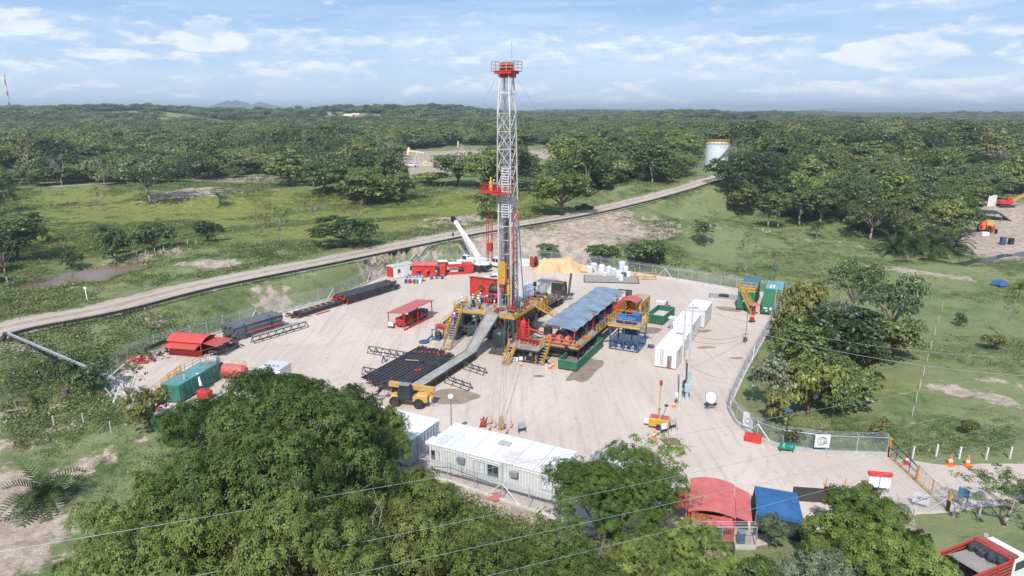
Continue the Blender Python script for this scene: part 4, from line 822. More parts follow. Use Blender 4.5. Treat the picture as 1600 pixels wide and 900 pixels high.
tg = MB(); tg.tube((-1.1, -.6, FZ + 1.1), (-.2, -1.0, FZ + 1.1), .13); tg.bbox(-.2, .3, -1.4, -.8, FZ + .9, FZ + 1.35, .05); tg.tube((-.6, -.8, FZ), (-.6, -.8, FZ + 1.1), .07); tg.build('power_tong', RED, rig)
mc = MB()
for i in range(14):
    x = -.4 + .3 * (i % 5) * .9 - .2; y = .4 + .6 * (i // 3); mc.bbox(x - .15, x + .2, y, y + .35, FZ, FZ + .3 + .22 * (i % 4), .04)
mc.build('floor_tools', DSTEEL, rig)
rq = random.Random(12)
for nm_, mt_, k_ in (('tool_box', DSTEEL, 18), ('valve_body', RED, 7), ('cable', BLK, 10), ('grating', RUST, 8)):
    for _ in range(k_):
        x = rq.choice([rq.uniform(-.2, .9), rq.uniform(-8.6, -5.4), rq.uniform(-4.2, -.6)]); y = rq.uniform(-1.8, 6.4); w_ = rq.uniform(.08, .35); q = MB()
        if nm_ == 'cable': q.path(sag((x, y, FZ + .5), (x + rq.uniform(-1.2, 1.2), y + rq.uniform(-1.2, 1.2), FZ + .1), rq.uniform(-.2, .2), 6), .04, 5)
        else: q.bbox(x - w_, x + w_, y - w_ * .7, y + w_ * .7, FZ, FZ + rq.uniform(.1, .9), .04)
        q.build(nm_, mt_, rig)
for nm_, mt_, k_ in (('machine_block', DSTEEL, 20), ('service_pipe', RED, 9), ('small_tank', BLUED, 5)):
    for _ in range(k_):
        x = rq.uniform(-8.3, .6); y = rq.uniform(-1.6, 5.6); w_ = rq.uniform(.2, .6); q = MB()
        if abs(x + 2.4) < 1.4 and y < 1: continue
        if nm_ == 'service_pipe': q.tube((x, y, rq.uniform(.3, 2.5)), (x + rq.uniform(-2, 2), y + rq.uniform(-1, 1), rq.uniform(.3, 2.5)), .1, 7)
        else: q.bbox(x - w_, x + w_, y - w_ * .7, y + w_ * .7, .1, rq.uniform(.5, 2.3), .06)
        q.build(nm_, mt_, rig)

# mast: four legs, X bracing, telescoped upper half
MX, MY = -2.4, 2.9
def mast_w(z):
    if z < 21.3: return 1.12
    return .96 if z < 33.5 else .96 - .26 * (z - 33.5) / 5.3
lean = lambda z: (z - FZ) * -.012
def mp(i, z, k=1.0):
    w = mast_w(z) * k; sx, sy = ((-1, -1), (1, -1), (1, 1), (-1, 1))[i % 4]; return (MX + sx * w, MY + sy * w + lean(z), z)
mast = rig
def truss(name, z0, z1, n, leg, br, m, parent, open_front=False):
    t = MB()
    for i in range(4):
        t.bar(mp(i, z0), mp(i, z1), leg)
    for k in range(n):
        a = z0 + (z1 - z0) * k / n; b = z0 + (z1 - z0) * (k + 1) / n
        for i in range(4):
            t.bar(mp(i, b), mp(i + 1, b), br)
            if open_front and i == 0: continue
            t.bar(mp(i, a), mp(i + 1, b), br); t.bar(mp(i + 1, a), mp(i, b), br)
    return t.build(name, m, parent)
lo = truss('mast', FZ, 21.4, 8, .20, .09, WHITE2, rig, True); 
up = truss('upper_mast', 20.8, 33.4, 5, .15, .08, WHITE2, lo)
im = MB()
for i in range(4):
    im.bar(mp(i, FZ, .62), mp(i, 20.5, .62), .12)
    for k in range(9): z = FZ + 1 + k * 1.7; im.bar(mp(i, z, .62), mp(i + 1, z + .85, .62), .06)
for x in (-.9, .95): im.tube((MX + x, MY - 1.0, FZ), (MX + x * .9, MY - 1.1, 16), .1, 8)
im.build('inner_mast', GALV, lo)
hi = MB()
for i in range(4): hi.bar(mp(i, 33.4), mp(i, 38.8), .17)
for a, b in ((33.4, 36.2),): 
    for i in range(4): hi.bar(mp(i, b), mp(i + 1, b), .1); hi.bar(mp(i, a), mp(i, b, .6), .09); hi.bar(mp(i, 38.6), mp(i, 36.0, .55), .09)
hi.build('mast_top', WHITE2, lo)
ld = MB()
for x in (-.55, .55): ld.bar((MX + .15 + x, MY - 1.2, 18.5), (MX + .15 + x, MY - 1.15, 25.8), .09)
for k in range(20): ld.bar((MX - .4, MY - 1.2, 18.6 + k * .37), (MX + .7, MY - 1.2, 18.6 + k * .37), .1)
ld.build('finger_ladder', WHITE, lo)
ld = MB()
for x in (0, .4): ld.bar((MX - 1.0 + x, MY + 1.2, FZ), (MX - .8 + x, MY + .7, 38.5), .05)
for k in range(84): ld.bar((MX - 1.0 + .0024 * k, MY + 1.2 - .006 * k, FZ + k * .4), (MX - .6 + .0024 * k, MY + 1.2 - .006 * k, FZ + k * .4), .03)
ld.build('ladder', GALV, lo)
# crown
cz_ = 38.8; cr = MB(); cr.bbox(MX - 1.35, MX + 1.35, MY - 1.25 - .4, MY + .9, cz_, cz_ + .45, .05).box(MX - 1.0, MX + 1.0, MY - 1.0, MY + .6, cz_ - .5, cz_)
for x in (-.5, 0, .5): cr.lathe([(.55, -.09), (.62, -.06), (.5, 0), (.62, .06), (.55, .09)], 16, (MX + x, MY - .4, cz_ + 1.0), 'x')
cr.bbox(MX - .9, MX - .7, MY - .8, MY, cz_ + .4, cz_ + 1.5, .03).bbox(MX + .7, MX + .9, MY - .8, MY, cz_ + .4, cz_ + 1.5, .03); cr.bar((MX - .9, MY - .4, cz_ + 1.4), (MX + .9, MY - .4, cz_ + 1.4), .2)
crn = cr.build('crown_block', RED, rig)
MB().rail([(MX - 1.75, MY - 1.7, cz_ + .4), (MX + 1.75, MY - 1.7, cz_ + .4), (MX + 1.75, MY + .95, cz_ + .4), (MX - 1.75, MY + .95, cz_ + .4), (MX - 1.75, MY - 1.7, cz_ + .4)], 1.25, .07, 2, 1.1).build('railing', mat('weathered_pale_rail', (.52, .47, .40), .6, dirt=.3), crn)
MB().box(MX - 1.75, MX + 1.75, MY - 1.7, MY + .95, cz_ + .3, cz_ + .38).build('platform', RED, crn)
MB().tube((MX + .6, MY, cz_ + 1.5), (MX + .6, MY, cz_ + 4.2), .025, 5).build('aerial', STEEL, crn)
# racking platform
pz = 22.2; pl = MB(); pl.box(MX - 3.7, MX - .9, MY - 2.0, MY + .6, pz - .15, pz); pl.box(MX - 1.4, MX + 1.55, MY - 2.6, MY - 1.4, pz - .2, pz - .06)
for k in range(5): pl.bar((MX - 1.3 + .5 * k, MY - 2.6, pz + .05), (MX - 1.3 + .5 * k, MY - 1.3, pz + .05), .07)
pl.bar((MX - 3.6, MY - 1.0, pz - .2), (MX - 1.2, MY - .8, pz - 1.6), .09); plo = pl.build('racking_platform', RED, rig)
MB().rail([(MX - .9, MY - 1.95, pz), (MX - 3.65, MY - 1.95, pz), (MX - 3.65, MY + .55, pz), (MX - 1.2, MY + .55, pz)], 1.15, .07, 1, .7, .3).rail([(MX - 1.2, MY - 2.55, pz), (MX + 1.5, MY - 2.55, pz), (MX + 1.5, MY - 1.3, pz)], 1.2, .07, 1, .7).build('railing', RED, plo)
MB().bar((MX - 2.2, MY - 1.2, pz), (MX - 2.2, MY - 1.2, pz + 2.1), .22).bar((MX - 2.2, MY - 1.2, pz + .2), (MX - 2.2, MY - 1.2, pz + 1.5), .5, .3).build('escape_device', YEL, plo)
# red service ladder cage on the side of the mast, stand pipe and hoses
sc_ = MB()
for x in (-3.1, -2.35):
    for y in (0, .5): sc_.bar((MX + x, MY - 1.0 + y, 11.6), (MX + x, MY - 1.0 + y, 18.6), .08)
for k in range(7): z = 11.7 + k * 1.0; sc_.bar((MX - 3.1, MY - 1, z), (MX - 2.35, MY - .5, z + .5), .06); sc_.bar((MX - 2.35, MY - 1, z), (MX - 3.1, MY - 1, z), .06); 
for z in (12, 15.5): sc_.bar((MX - 2.4, MY - .8, z), (MX - 1.2, MY - .8, z), .12)
sc_.bbox(MX - 3.1, MX - 2.3, MY - 1.1, MY - .5, 13.2, 14.4, .05); sc_.build('stabbing_frame', RED, rig)
sp_ = MB().path([(MX + 1.55, MY - 1.5, FZ), (MX + 1.6, MY - 1.5, 18.8), (MX + 1.9, MY - 1.5, 19.6), (MX + 2.3, MY - 1.5, 19.2), (MX + 2.45, MY - 1.5, 18.2)], .11, 8)
sp_.path([(MX + .85, MY - 1.55, FZ), (MX + .9, MY - 1.55, 17)], .06, 6); sp_.build('standpipe', RED, rig)
def sag(p, q, s, n=12): return [tuple(Vector(p).lerp(Vector(q), i / n) - Vector((0, 0, s * 4 * (i / n) * (1 - i / n)))) for i in range(n + 1)]
MB().path(sag((MX + 2.45, MY - 1.5, 18.2), (MX + 3.3, MY - 1.2, FZ + .6), .4), .08, 6).build('rotary_hose', BLUED, rig)
MB().path(sag((MX + 1.6, MY - 1.4, 15), (-.9, .2, FZ + 1.2), 6.5, 18), .1, 6).path(sag((MX + 1.5, MY - 1.4, 12), (.6, .6, FZ + 1), 6, 18), .09, 6).build('drag_hoses', DSTEEL, rig)
# travelling block, swivel, lines
tb = MB().extr([(-.55, 0), (.55, 0), (.62, .5), (.62, 2.9), (.4, 3.5), (-.4, 3.5), (-.62, 2.9), (-.62, .5)], MY - 1.75, MY - 1.2, 'y'); tb.v = [(x + MX - .25, y, z + 8.4) for x, y, z in tb.v]; tb.build('travelling_block', YEL, rig)
MB().lathe([(.16, 0), (.36, .2), (.36, .7), (.14, .9), (.14, 1.5)], 12, (MX - .25, MY - 1.45, 6.9)).build('hook', RED, rig)
MB().bbox(MX + .55, MX + 1.05, MY - 1.7, MY - 1.3, 6.9, 8.4, .12).tube((MX + .8, MY - 1.5, 8.4), (MX + .8, MY - 1.5, 9.4), .12).tube((MX + .8, MY - 1.5, 5.2), (MX + .8, MY - 1.5, 6.9), .13).build('swivel', YEL, rig)
ln = MB()
for k in range(8): ln.tube((MX - .6 + .1 * k, MY - 1.45, 11.8), (MX - .6 + .14 * k, MY - .5, cz_ + .6), .022, 4)
ln.build('drilling_line', STEEL, rig)
# carrier behind the mast
ca = MB(); ca.box(MX - .9, MX + .9, 7.2, 25.5, 1.0, 1.45).box(MX - 1.35, MX + 1.35, 9.6, 21.5, 1.45, 1.6); car = ca.build('carrier_chassis', DSTEEL, rig)
for y in (13.5, 15.0, 20.6, 22.0):
    for s_ in (-1, 1): wheel(rig, (MX + s_ * 1.1, y, .6), .6, .42, rim=YEL2)
for y in (14.3, 21.4):
    MB().bbox(MX - 1.4, MX - .75, y - 1.5, y + 1.5, 1.3, 1.45, .04).bbox(MX + .75, MX + 1.4, y - 1.5, y + 1.5, 1.3, 1.45, .04).build('mudguard', YEL2, rig)
e = MB().bbox(MX - 1.0, MX + 1.0, 11.0, 13.2, 1.6, 3.0, .12).bbox(MX - 1.0, MX + 1.0, 14.0, 17.0, 1.6, 3.1, .12); e.build('engine_cover', YEL2, rig)
e = MB()
for i in range(12): e.lathe([(.3, -.2), (.42, -.1), (.42, .1), (.3, .2)], 10, (MX - .7 + (i % 3) * .7, 11 + (i // 3) * 1.7, 3.1 + .2 * (i % 2)), 'y')
for i in range(6): e.tube((MX + .9, 11 + i, 1.8), (MX + 1.25, 11.5 + i, 2.9), .1)
e.build('engine', DSTEEL, rig)
MB().tube((MX - .3, 13.6, 3), (MX - .3, 13.6, 5.2), .1).lathe([(.1, 0), (.3, .1), (.3, .7), (.1, .8)], 10, (MX - .3, 13.6, 5.2)).build('exhaust', BLK, rig)
MB().tube((MX - 1.1, 18.4, 2.2), (MX + 1.1, 18.4, 2.2), .55, 14).build('air_receiver', BLUED, rig)
railp(rig, [(MX + 1.3, 7.2, 1.6), (MX + 1.3, 19.5, 1.6)], h=1.0, step=1.3); railp(rig, [(MX - 1.3, 7.2, 1.6), (MX - 1.3, 19.5, 1.6)], h=1.0, step=1.3)
cb = MB().extr([(23.0, 1.5), (25.2, 1.5), (25.3, 2.2), (24.9, 3.6), (23.0, 3.7)], MX - 1.2, MX + 1.0, 'x').build('cab', DSTEEL, rig)
MB().box(MX - 1.0, MX + .8, 22.96, 22.99, 2.3, 3.5).build('window', GLASS, cb); MB().box(MX + 1.0, MX + 1.03, 23.3, 24.8, 2.3, 3.4).build('window', GLASS, cb)
MB().bar((MX - 1.3, 22.9, 3.75), (MX + 1.1, 22.9, 3.75), .1).bar((MX - 1.2, 22.9, 1.5), (MX - 1.2, 22.9, 3.75), .08).build('cab_guard', YEL, cb)
MB().bar((MX + 1.3, 25.2, 1.2), (MX + 1.5, 25.8, 5.0), .3, .4).bar((MX + .6, 23.6, 1.2), (MX + 1.9, 25.6, 1.2), .4).build('mast_rest', DSTEEL, rig)
# red dog house with a shed roof
dh = MB().extr([(6.5, FZ), (9.0, FZ), (9.0, FZ + 2.3), (6.5, FZ + 2.9)], -11.2, -5.6, 'x'); dho = dh.build('doghouse', RED, rig)
MB().extr([(6.3, FZ + 2.98), (9.1, FZ + 2.32), (9.1, FZ + 2.40), (6.3, FZ + 3.06)], -11.35, -5.4, 'x').build('roof', REDF, dho)
MB().lathe([(.55, 0), (.55, .02)], 16, (-9.0, 6.47, FZ + 1.1), 'y').build('emblem', BLK, dho); MB().lathe([(.34, 0), (.34, .02)], 14, (-9.0, 6.45, FZ + 1.1), 'y').build('emblem_centre', RED, dho)
MB().box(-11.2, -5.6, 6.5, 9.0, FZ - .3, FZ - .02).bar((-11, 6.7, 0), (-11, 6.7, FZ - .3), .2).bar((-11, 8.8, 0), (-11, 8.8, FZ - .3), .2).bar((-6, 8.8, 0), (-6, 8.8, FZ - .3), .2).bar((-8.6, 6.7, 0), (-8.6, 6.7, FZ - .3), .2).build('doghouse_base', DSTEEL, rig)
# stairs and slide
stair(rig, (-7.2, -7.6, .1), (-8.1, -2.4, FZ), 1.2, name='front_stair'); stair(rig, (-10.4, -3.6, .1), (-9.6, 2.2, FZ), .9, name='side_stair')
stair(rig, (3.9, 7.2, 2.3), (1.3, 4.8, FZ), 1.1, name='tank_stair')
esc = MB().extr([(-.5, 0), (.5, 0), (.5, .35), (.42, .35), (.42, .08), (-.42, .08), (-.42, .35), (-.5, .35)], 0, 1, 'z')
sl_ = MB(); sl_.bar((-9.4, 5.6, FZ - .1), (-14.4, 3.2, .1), 1.1, .12); sl_.build('escape_slide', BLK, rig)
MB().rail([(-9.2, 6.2, FZ - .1), (-14.2, 3.8, .1)], 1.0, .06).rail([(-9.6, 5.0, FZ - .1), (-14.6, 2.6, .1)], .5, .06, 0).build('slide_rail', YEL, rig)
# cross braces under and a few service lines
sv = MB()
for k in range(7): sv.path(sag((1.0, -1.5 + k * .8, 1.8 + .2 * (k % 3)), (4.5, -2 + k * .7, 1.2 + .2 * (k % 2)), .5, 6), .07, 5)
sv.build('service_hoses', BLK, rig)

# pipes racked upright in the mast
pp0 = None
for k in range(13):
    x = MX - .7 + .22 * (k % 5); y = MY + .1 + .25 * (k // 5); c = rp(x, y, FZ + .02)
    if pp0 is None:
        pp0 = MB().tube((0, 0, 0), (.05, -.15, 13.9), .07, 6).build('standing_pipe', PIPG); tag(pp0, 'grey drill pipe standing upright inside the lower mast', 'pipe', 'drill pipes racked upright in the mast'); pp0.location = c; pp0.rotation_euler = (0, 0, -TH)
    else: dup(pp0, c, -TH)

# catwalk and ramp
cw = rt('catwalk', 'worn grey catwalk with a steep ramp up to the rig floor', 'catwalk', -2.4, 0)
MB().box(-.75, .75, -23.4, -8.9, 1.0, 1.1).build('catwalk_deck', DECK, cw)
m = MB()
for x in (-.85, .85): m.bar((x, -23.4, .95), (x, -8.9, .95), .12, .3); m.bar((x, -23.4, .12), (x, -8.9, .12), .15, .2)
for k in range(13):
    y = -23.2 + k * 1.18
    for x in (-.85, .85): m.bar((x, y, .1), (x, y, .95), .12)
    m.bar((-.85, y, .5), (.85, y, .5), .08)
m.box(-.8, .8, -23.2, -9.2, .2, .95); m.build('catwalk_frame', BLK, cw)
dr = math.atan2(FZ - 1.05, 6.4)
m = MB().add([(-.75, -8.95, 1.1), (.75, -8.95, 1.1), (1.05, -2.5, FZ + .05), (-.95, -2.5, FZ + .05), (-.75, -8.95, .95), (.75, -8.95, .95), (1.05, -2.5, FZ - .1), (-.95, -2.5, FZ - .1)], [(0, 1, 2, 3), (7, 6, 5, 4), (0, 4, 5, 1), (1, 5, 6, 2), (2, 6, 7, 3), (3, 7, 4, 0)])
rpo = m.build('ramp', DECK, cw)
MB().bar((-.8, -8.9, 1.15), (-1.0, -2.5, FZ + .12), .12, .26).bar((.8, -8.9, 1.15), (1.1, -2.5, FZ + .12), .12, .26).build('ramp_side', STEEL, rpo)
# pipe rack trestles
def trestle(label, v, u, L_, dr=0, h=.95, teeth=False, group=None, m=DSTEEL):
    t = rt('pipe_trestle', label, 'pipe rack', v, u, 0, dr, group); b = MB()
    b.bar((0, 0, h), (L_, 0, h), .12); b.bar((0, -.45, .06), (L_, -.45, .06), .1); b.bar((0, .45, .06), (L_, .45, .06), .1)
    n = max(2, int(L_ / 1.15))
    for i in range(n + 1):
        x = L_ * i / n; b.bar((x, -.45, .05), (x, 0, h), .08); b.bar((x, .45, .05), (x, 0, h), .08)
        if i < n and not teeth: b.bar((x, 0, h), (x + L_ / n, -.45, .1), .05)
        if teeth: b.bar((x, 0, h), (x, 0, h + .3), .07)
    b.build('frame', m, t); return t
trestle('long triangular trestle reaching out past the man in white', -16.8, -13.3, 7.0, 2); trestle('trestle under the far end of the pipes on the rack', -9.6, -13.5, 6.4)
trestle('trestle under the near end of the pipes on the rack', -12.4, -20.2, 9.2); trestle('toothed trestle beside the catwalk, nearer the ramp', -1.2, -12.6, 3.6, -14, .8, True); trestle('toothed trestle beside the catwalk, nearer the damp ground', -1.0, -17.8, 4.2, -14, .8, True)
# main rack of drill pipes: each its own pipe
def make_pipe(L_, r, m, label, group, cap=RED):
    t = thing('drill_pipe', label, 'pipe', (0, 0, 0), 0, group)
    b = MB(); n = 7; b.tube((0, 0, 0), (0, L_, 0), r, n); b.tube((0, 0, 0), (0, .35, 0), r * 1.35, n); b.tube((0, L_ - .35, 0), (0, L_, 0), r * 1.3, n); b.build('tube', m, t)
    if cap: MB().tube((0, -.08, 0), (0, -.001, 0), r * 1.05, 7).build('end_cap', cap, t); MB().tube((0, L_ + .001, 0), (0, L_ + .08, 0), r * 1.05, 7).build('end_cap', cap, t)
    return t
pr = make_pipe(13.0, .085, PIPE, 'long dark drill pipe lying on the trestles beside the catwalk', 'drill pipes on the rack beside the catwalk'); pp = make_pipe(13.0, .085, PIPE, 'long dark drill pipe lying on the trestles beside the catwalk', 'drill pipes on the rack beside the catwalk', None)
first = {id(pr): True, id(pp): True}
def lay(src, loc, rz):
    if first.get(id(src)): src.location = loc; src.rotation_euler = (0, 0, rz); first[id(src)] = False; return src
    return dup(src, loc, rz)
x = -9.75; k = 0
while x < -3.45:
    j = rnd.uniform(-.45, .45); sk = 1.6 * (x + 9.75) / 6.3
    lay(pr if rnd.random() < .3 else pp, rp(x - .1, -23.3 - sk * .7 + j, 1.10), -TH + R(rnd.uniform(-.3, .3))); 
    if k % 3 == 0: lay(pp, rp(x - .05, -23.6 - sk * .5 + rnd.uniform(-.6, .2), 1.24), -TH + R(rnd.uniform(-.5, .5)))
    if k % 2 == 0 and x < -4: lay(pr, rp(x, -23.2 - sk * .6 - rnd.uniform(0, .6), .93), -TH)
    x += .195; k += 1
for (v, u, l, dr_, lab) in [(-6.6, -10.6, 1.9, 5, 'short pale timber batten across the far end of the racked pipes'), (-8.2, -16.6, 1.9, 22, 'pale timber batten across the middle of the racked pipes')]:
    o = MB().bar((0, 0, 0), (l, 0, 0), .14, .1).build('timber_batten', WOOD); tag(o, lab, 'timber'); o.location = rp(v, u, 1.44); o.rotation_euler = (0, 0, -TH + R(dr_) - .1)
# small red protectors strewn on the racked pipes
for k, (v, u) in enumerate([(-8.9, -13.1), (-8.2, -12.9), (-7.9, -12.7), (-7.4, -12.7), (-6.9, -12.4), (-6.3, -12.3), (-5.9, -12.0), (-5.7, -12.4), (-5.3, -12.6), (-4.7, -11.6), (-4.5, -11.4), (-4.9, -18.8), (-4.7, -19.0), (-4.5, -18.5), (-4.4, -12.5)]):
    o = MB().lathe([(.09, 0), (.12, .02), (.12, .2), (.09, .22)], 9, (0, 0, 0), 'y').build('thread_protector', REDB); tag(o, 'small red plastic thread protector lying on the racked pipes', 'thread protector', 'red protectors on the racked pipes'); o.location = rp(v, u, 1.33); o.rotation_euler = (0, 0, rnd.uniform(0, 3))

# shrouded machine on a skid below the floor
t = rt('shrouded_machine', 'machine wrapped in black plastic sheet on a skid below the rig floor', 'machine', .2, -5.0)
MB().box(-1.2, 1.2, -1.3, 1.3, .15, .35).box(-1, 1, -1, 1, .35, 1.1).build('skid', DSTEEL, t)
sh = MB(); n = 18
for k, (r_, z) in enumerate([(1.15, 1.1), (1.12, 1.6), (1.08, 2.2), (1.12, 2.8), (.95, 3.3), (.5, 3.55), (.05, 3.6)]):
    for i in range(n): a = 2 * math.pi * i / n; w = r_ * (1 + .07 * math.sin(a * 6 + k)); sh.v.append((w * math.cos(a), w * math.sin(a) * .95, z))
for k in range(6):
    for i in range(n): sh.f.append((k * n + i, k * n + (i + 1) % n, (k + 1) * n + (i + 1) % n, (k + 1) * n + i)); sh.m.append(0)
sh.build('plastic_cover', BTARP, t, True)
# choke manifold platform with the red separator
t = rt('manifold_platform', 'steel platform with yellow stairs carrying the choke manifold', 'platform', 4.6, -5.0)
MB().box(-2.0, 2.6, -2.2, 2.6, 1.95, 2.1).build('platform_deck', DECK, t); f_ = MB()
for x in (-1.8, .3, 2.4):
    for y in (-2.0, 2.4): f_.bar((x, y, 0), (x, y, 1.95), .2)
f_.bar((-1.8, -2, .1), (2.4, -2, .1), .2).bar((-1.8, 2.4, .1), (2.4, 2.4, .1), .2).bar((-2, -2.2, 1.85), (2.6, -2.2, 1.85), .2).box(-1.6, 2.2, -1.6, 2.2, .3, 1.7); f_.build('platform_frame', BLK, t)
railp(t, [(-2.0, 0, 2.1), (-2.0, 2.5, 2.1)]); railp(t, [(-.2, -2.15, 2.1), (1.2, -2.15, 2.1)], h=.9); railp(t, [(2.55, -1.8, 2.1), (2.55, 2.5, 2.1)])
stair(t, (-1.5, -4.2, .1), (-1.3, -2.2, 2.05), 1.0, name='stair'); mn = MB()
for k in range(5): mn.tube((-.8 + k * .6, -.6, 2.1), (-.8 + k * .6, -.6, 2.9), .12); mn.tube((-1, -.2 + .4 * (k % 3), 2.5), (1.9, -.2 + .4 * (k % 3), 2.5), .09); mn.lathe([(.05, 0), (.2, .03), (.2, .08), (.05, .1)], 10, (-.8 + k * .6, -.6, 2.95))
mn.build('manifold', RED, t)
t = rt('gas_separator', 'tall red cylindrical separator with ladder frame beside the rig floor', 'separator', 3.6, -4.4, 2.1)
MB().lathe([(.3, 0), (.42, .1), (.42, 2.7), (.3, 3.0), (.1, 3.15), (.1, 3.5)], 16).build('vessel', REDB, t); m = MB()
for x, y in ((-.75, -.5), (-.75, .5), (.75, .1)): m.bar((x, y, 0), (x, y, 3.3), .1)
for k in range(6): m.bar((-.75, -.5, .4 + k * .5), (-.75, .5, .4 + k * .5), .06); m.bar((.42, 0, .5 + k * .45), (.9, .1, .5 + k * .45), .1)
m.tube((.9, 0, 0), (.9, 0, 2.2), .14).tube((.9, 0, 1.9), (4.2, 1.8, .9), .13); m.build('pipework', RED, t)
# mud tanks under the long grey roof
mt = rt('mud_tank_unit', 'row of mud tanks with yellow walkways under a long blue grey roof', 'mud tank', 8.9, 0)
MB().bbox(-2.2, 2.0, -3.6, 6.8, .3, 2.1, .06).bbox(-2.2, 2.0, 7.1, 19.6, .3, 2.1, .06).build('tank', DSTEEL, mt); wk = MB().box(-2.4, 3.1, -4.6, 20.2, 2.1, 2.2)
wk.build('walkway', DECK, mt)
sk = MB()
for k in range(12): sk.bar((3.0, -4.4 + k * 2.2, 0), (3.0, -4.4 + k * 2.2, 2.1), .14); sk.bar((-2.3, -4.4 + k * 2.2, 0), (-2.3, -4.4 + k * 2.2, 2.1), .14)
sk.bar((3, -4.6, .1), (3, 20, .1), .2).bar((3.05, -4.6, 2.0), (3.05, 20.2, 2.0), .12, .25).bar((-2.4, -4.65, 2.0), (3.1, -4.65, 2.0), .12, .25); sk.build('tank_frame', BLK, mt)
# roof sheet: shallow pitch, sagging edges
rf = MB(); nx_, ny_ = 6, 22
for j in range(ny_ + 1):
    for i in range(nx_ + 1):
        xx = -2.6 + 4.8 * i / nx_; yy = -3.6 + 23.2 * j / ny_; z = 4.75 - .28 * (xx + .2) * .35 + .06 * math.sin(j * 1.9 + i) - (.18 if i in (0, nx_) else 0) * (1 + .6 * math.sin(j * 2.3)); rf.v.append((xx, yy, z))
for j in range(ny_):
    for i in range(nx_): a = j * (nx_ + 1) + i; rf.f.append((a, a + 1, a + nx_ + 2, a + nx_ + 1)); rf.m.append(0)
o = rf.build('roof', GRYR, mt); md = o.modifiers.new('thick', 'SOLIDIFY'); md.thickness = .06
m = MB()
for j in (0, 5, 7.8, 13, 19): 
    for xx in (-2.3, 2.0): m.bar((xx, -3.3 + j, 2.1), (xx, -3.3 + j, 4.7), .13)
    m.bar((-2.4, -3.3 + j, 4.66), (2.1, -3.3 + j, 4.5), .1)
m.build('roof_post', RED, mt); MB().bar((-2.5, 5.9, 4.86), (2.2, 5.9, 4.60), .12, .05).build('roof_strap', RUST, mt)
railp(mt, [(-2.3, -4.55, 2.2), (3.05, -4.55, 2.2), (3.05, 1.2, 2.2)], step=1.2, toe=.15); railp(mt, [(3.05, 3.0, 2.2), (3.05, 20.0, 2.2), (-2.3, 20.1, 2.2)], step=1.3, toe=.15)
pm = MB()
for k in range(3): y = -3.9 + k * .1; x = -1.6 + k * 1.3; pm.bbox(x - .45, x + .45, -4.2, -2.6, 2.2, 2.8, .1); pm.lathe([(.1, -.5), (.35, -.4), (.35, .4), (.1, .5)], 10, (x, -3.3, 3.1), 'y'); pm.tube((x, -2.6, 2.6), (x + .3, -1, 3.2), .12)
pm.build('pump', REDF, mt); pm = MB()
for k in range(9): y = -1 + k * 2.3; pm.bbox(-1.4 + .3 * (k % 3), -.2 + .3 * (k % 3), y, y + 1.0, 2.2, 2.9 + .3 * (k % 2), .06); pm.tube((.6, y, 2.2), (.6, y, 3.1), .15)
pm.build('agitator', BLUED, mt); pm = MB()
for k in range(8): y = 4 + k * 2.0; pm.bbox(2.3, 2.9, y, y + .8, 2.2, 2.8 + .2 * (k % 3), .05)
pm.build('shaker_parts', DSTEEL, mt)
MB().bbox(2.2, 3.0, 13.0, 19.5, 2.2, 3.6, .05).build('red_cabinet', RED, mt); MB().bbox(2.3, 2.9, 7.2, 8.6, 2.2, 2.9, .05).build('blue_motor', BLUE, mt)
for nm_, mt_, k_, zz in (('equipment_box', DSTEEL, 18, .7), ('valve', RED, 12, .6), ('junction_box', GALV, 8, .5), ('fitting', RUST, 10, .4)):
    for _ in range(k_):
        x = rq.choice([rq.uniform(-2.0, 2.9), rq.uniform(1.9, 2.9)]); y = rq.uniform(-4.2, 19.5); w_ = rq.uniform(.07, .3); q = MB(); q.bbox(x - w_, x + w_, y - w_, y + w_, 2.2, 2.2 + rq.uniform(.15, zz), .03)
        if _ % 3 == 0: q.tube((x, y, 2.3), (x + rq.uniform(-.8, .8), y + rq.uniform(-1.5, 1.5), 2.45), .07, 6)
        q.build(nm_, mt_, mt)
stair(mt, (.6 - 2.2, -7.2, .1), (-1.6, -4.7, 2.15), 1.1, name='stair')
MB().bar((1.0, -4.6, 2.5), (3.6, -2.8, .9), 1.3, .05).build('black_chute', BTARP, mt)
hs = MB()
for k in range(4): hs.path(sag((-2.4, -4.4 + .2 * k, 1.6), (-.4 - .3 * k, -6.2, .1), .6, 8), .08, 6)
hs.build('hose', BLK, mt)
MB().bbox(-2.6, -1.4, -3.6, -2.8, 3.2, 4.4, .2).build('black_wrap', BTARP, mt)
t = rt('red_canopy', 'small faded red canopy at the far end of the mud tanks', 'canopy', 12.4, 19.0); MB().extr([(-1.6, 3.2), (-.9, 3.6), (.3, 3.75), (1.5, 3.3), (1.5, 3.2), (.3, 3.65), (-.9, 3.5), (-1.6, 3.1)], -1.6, 1.6, 'y').build('canopy_roof', REDF, t)
m = MB()
for x in (-1.5, 1.4):
    for y in (-1.5, 1.5): m.bar((x, y, 0), (x, y, 3.2), .1)
m.box(-1.2, .6, -1, 1, 0, 1.8); m.build('canopy_frame', RED, t)
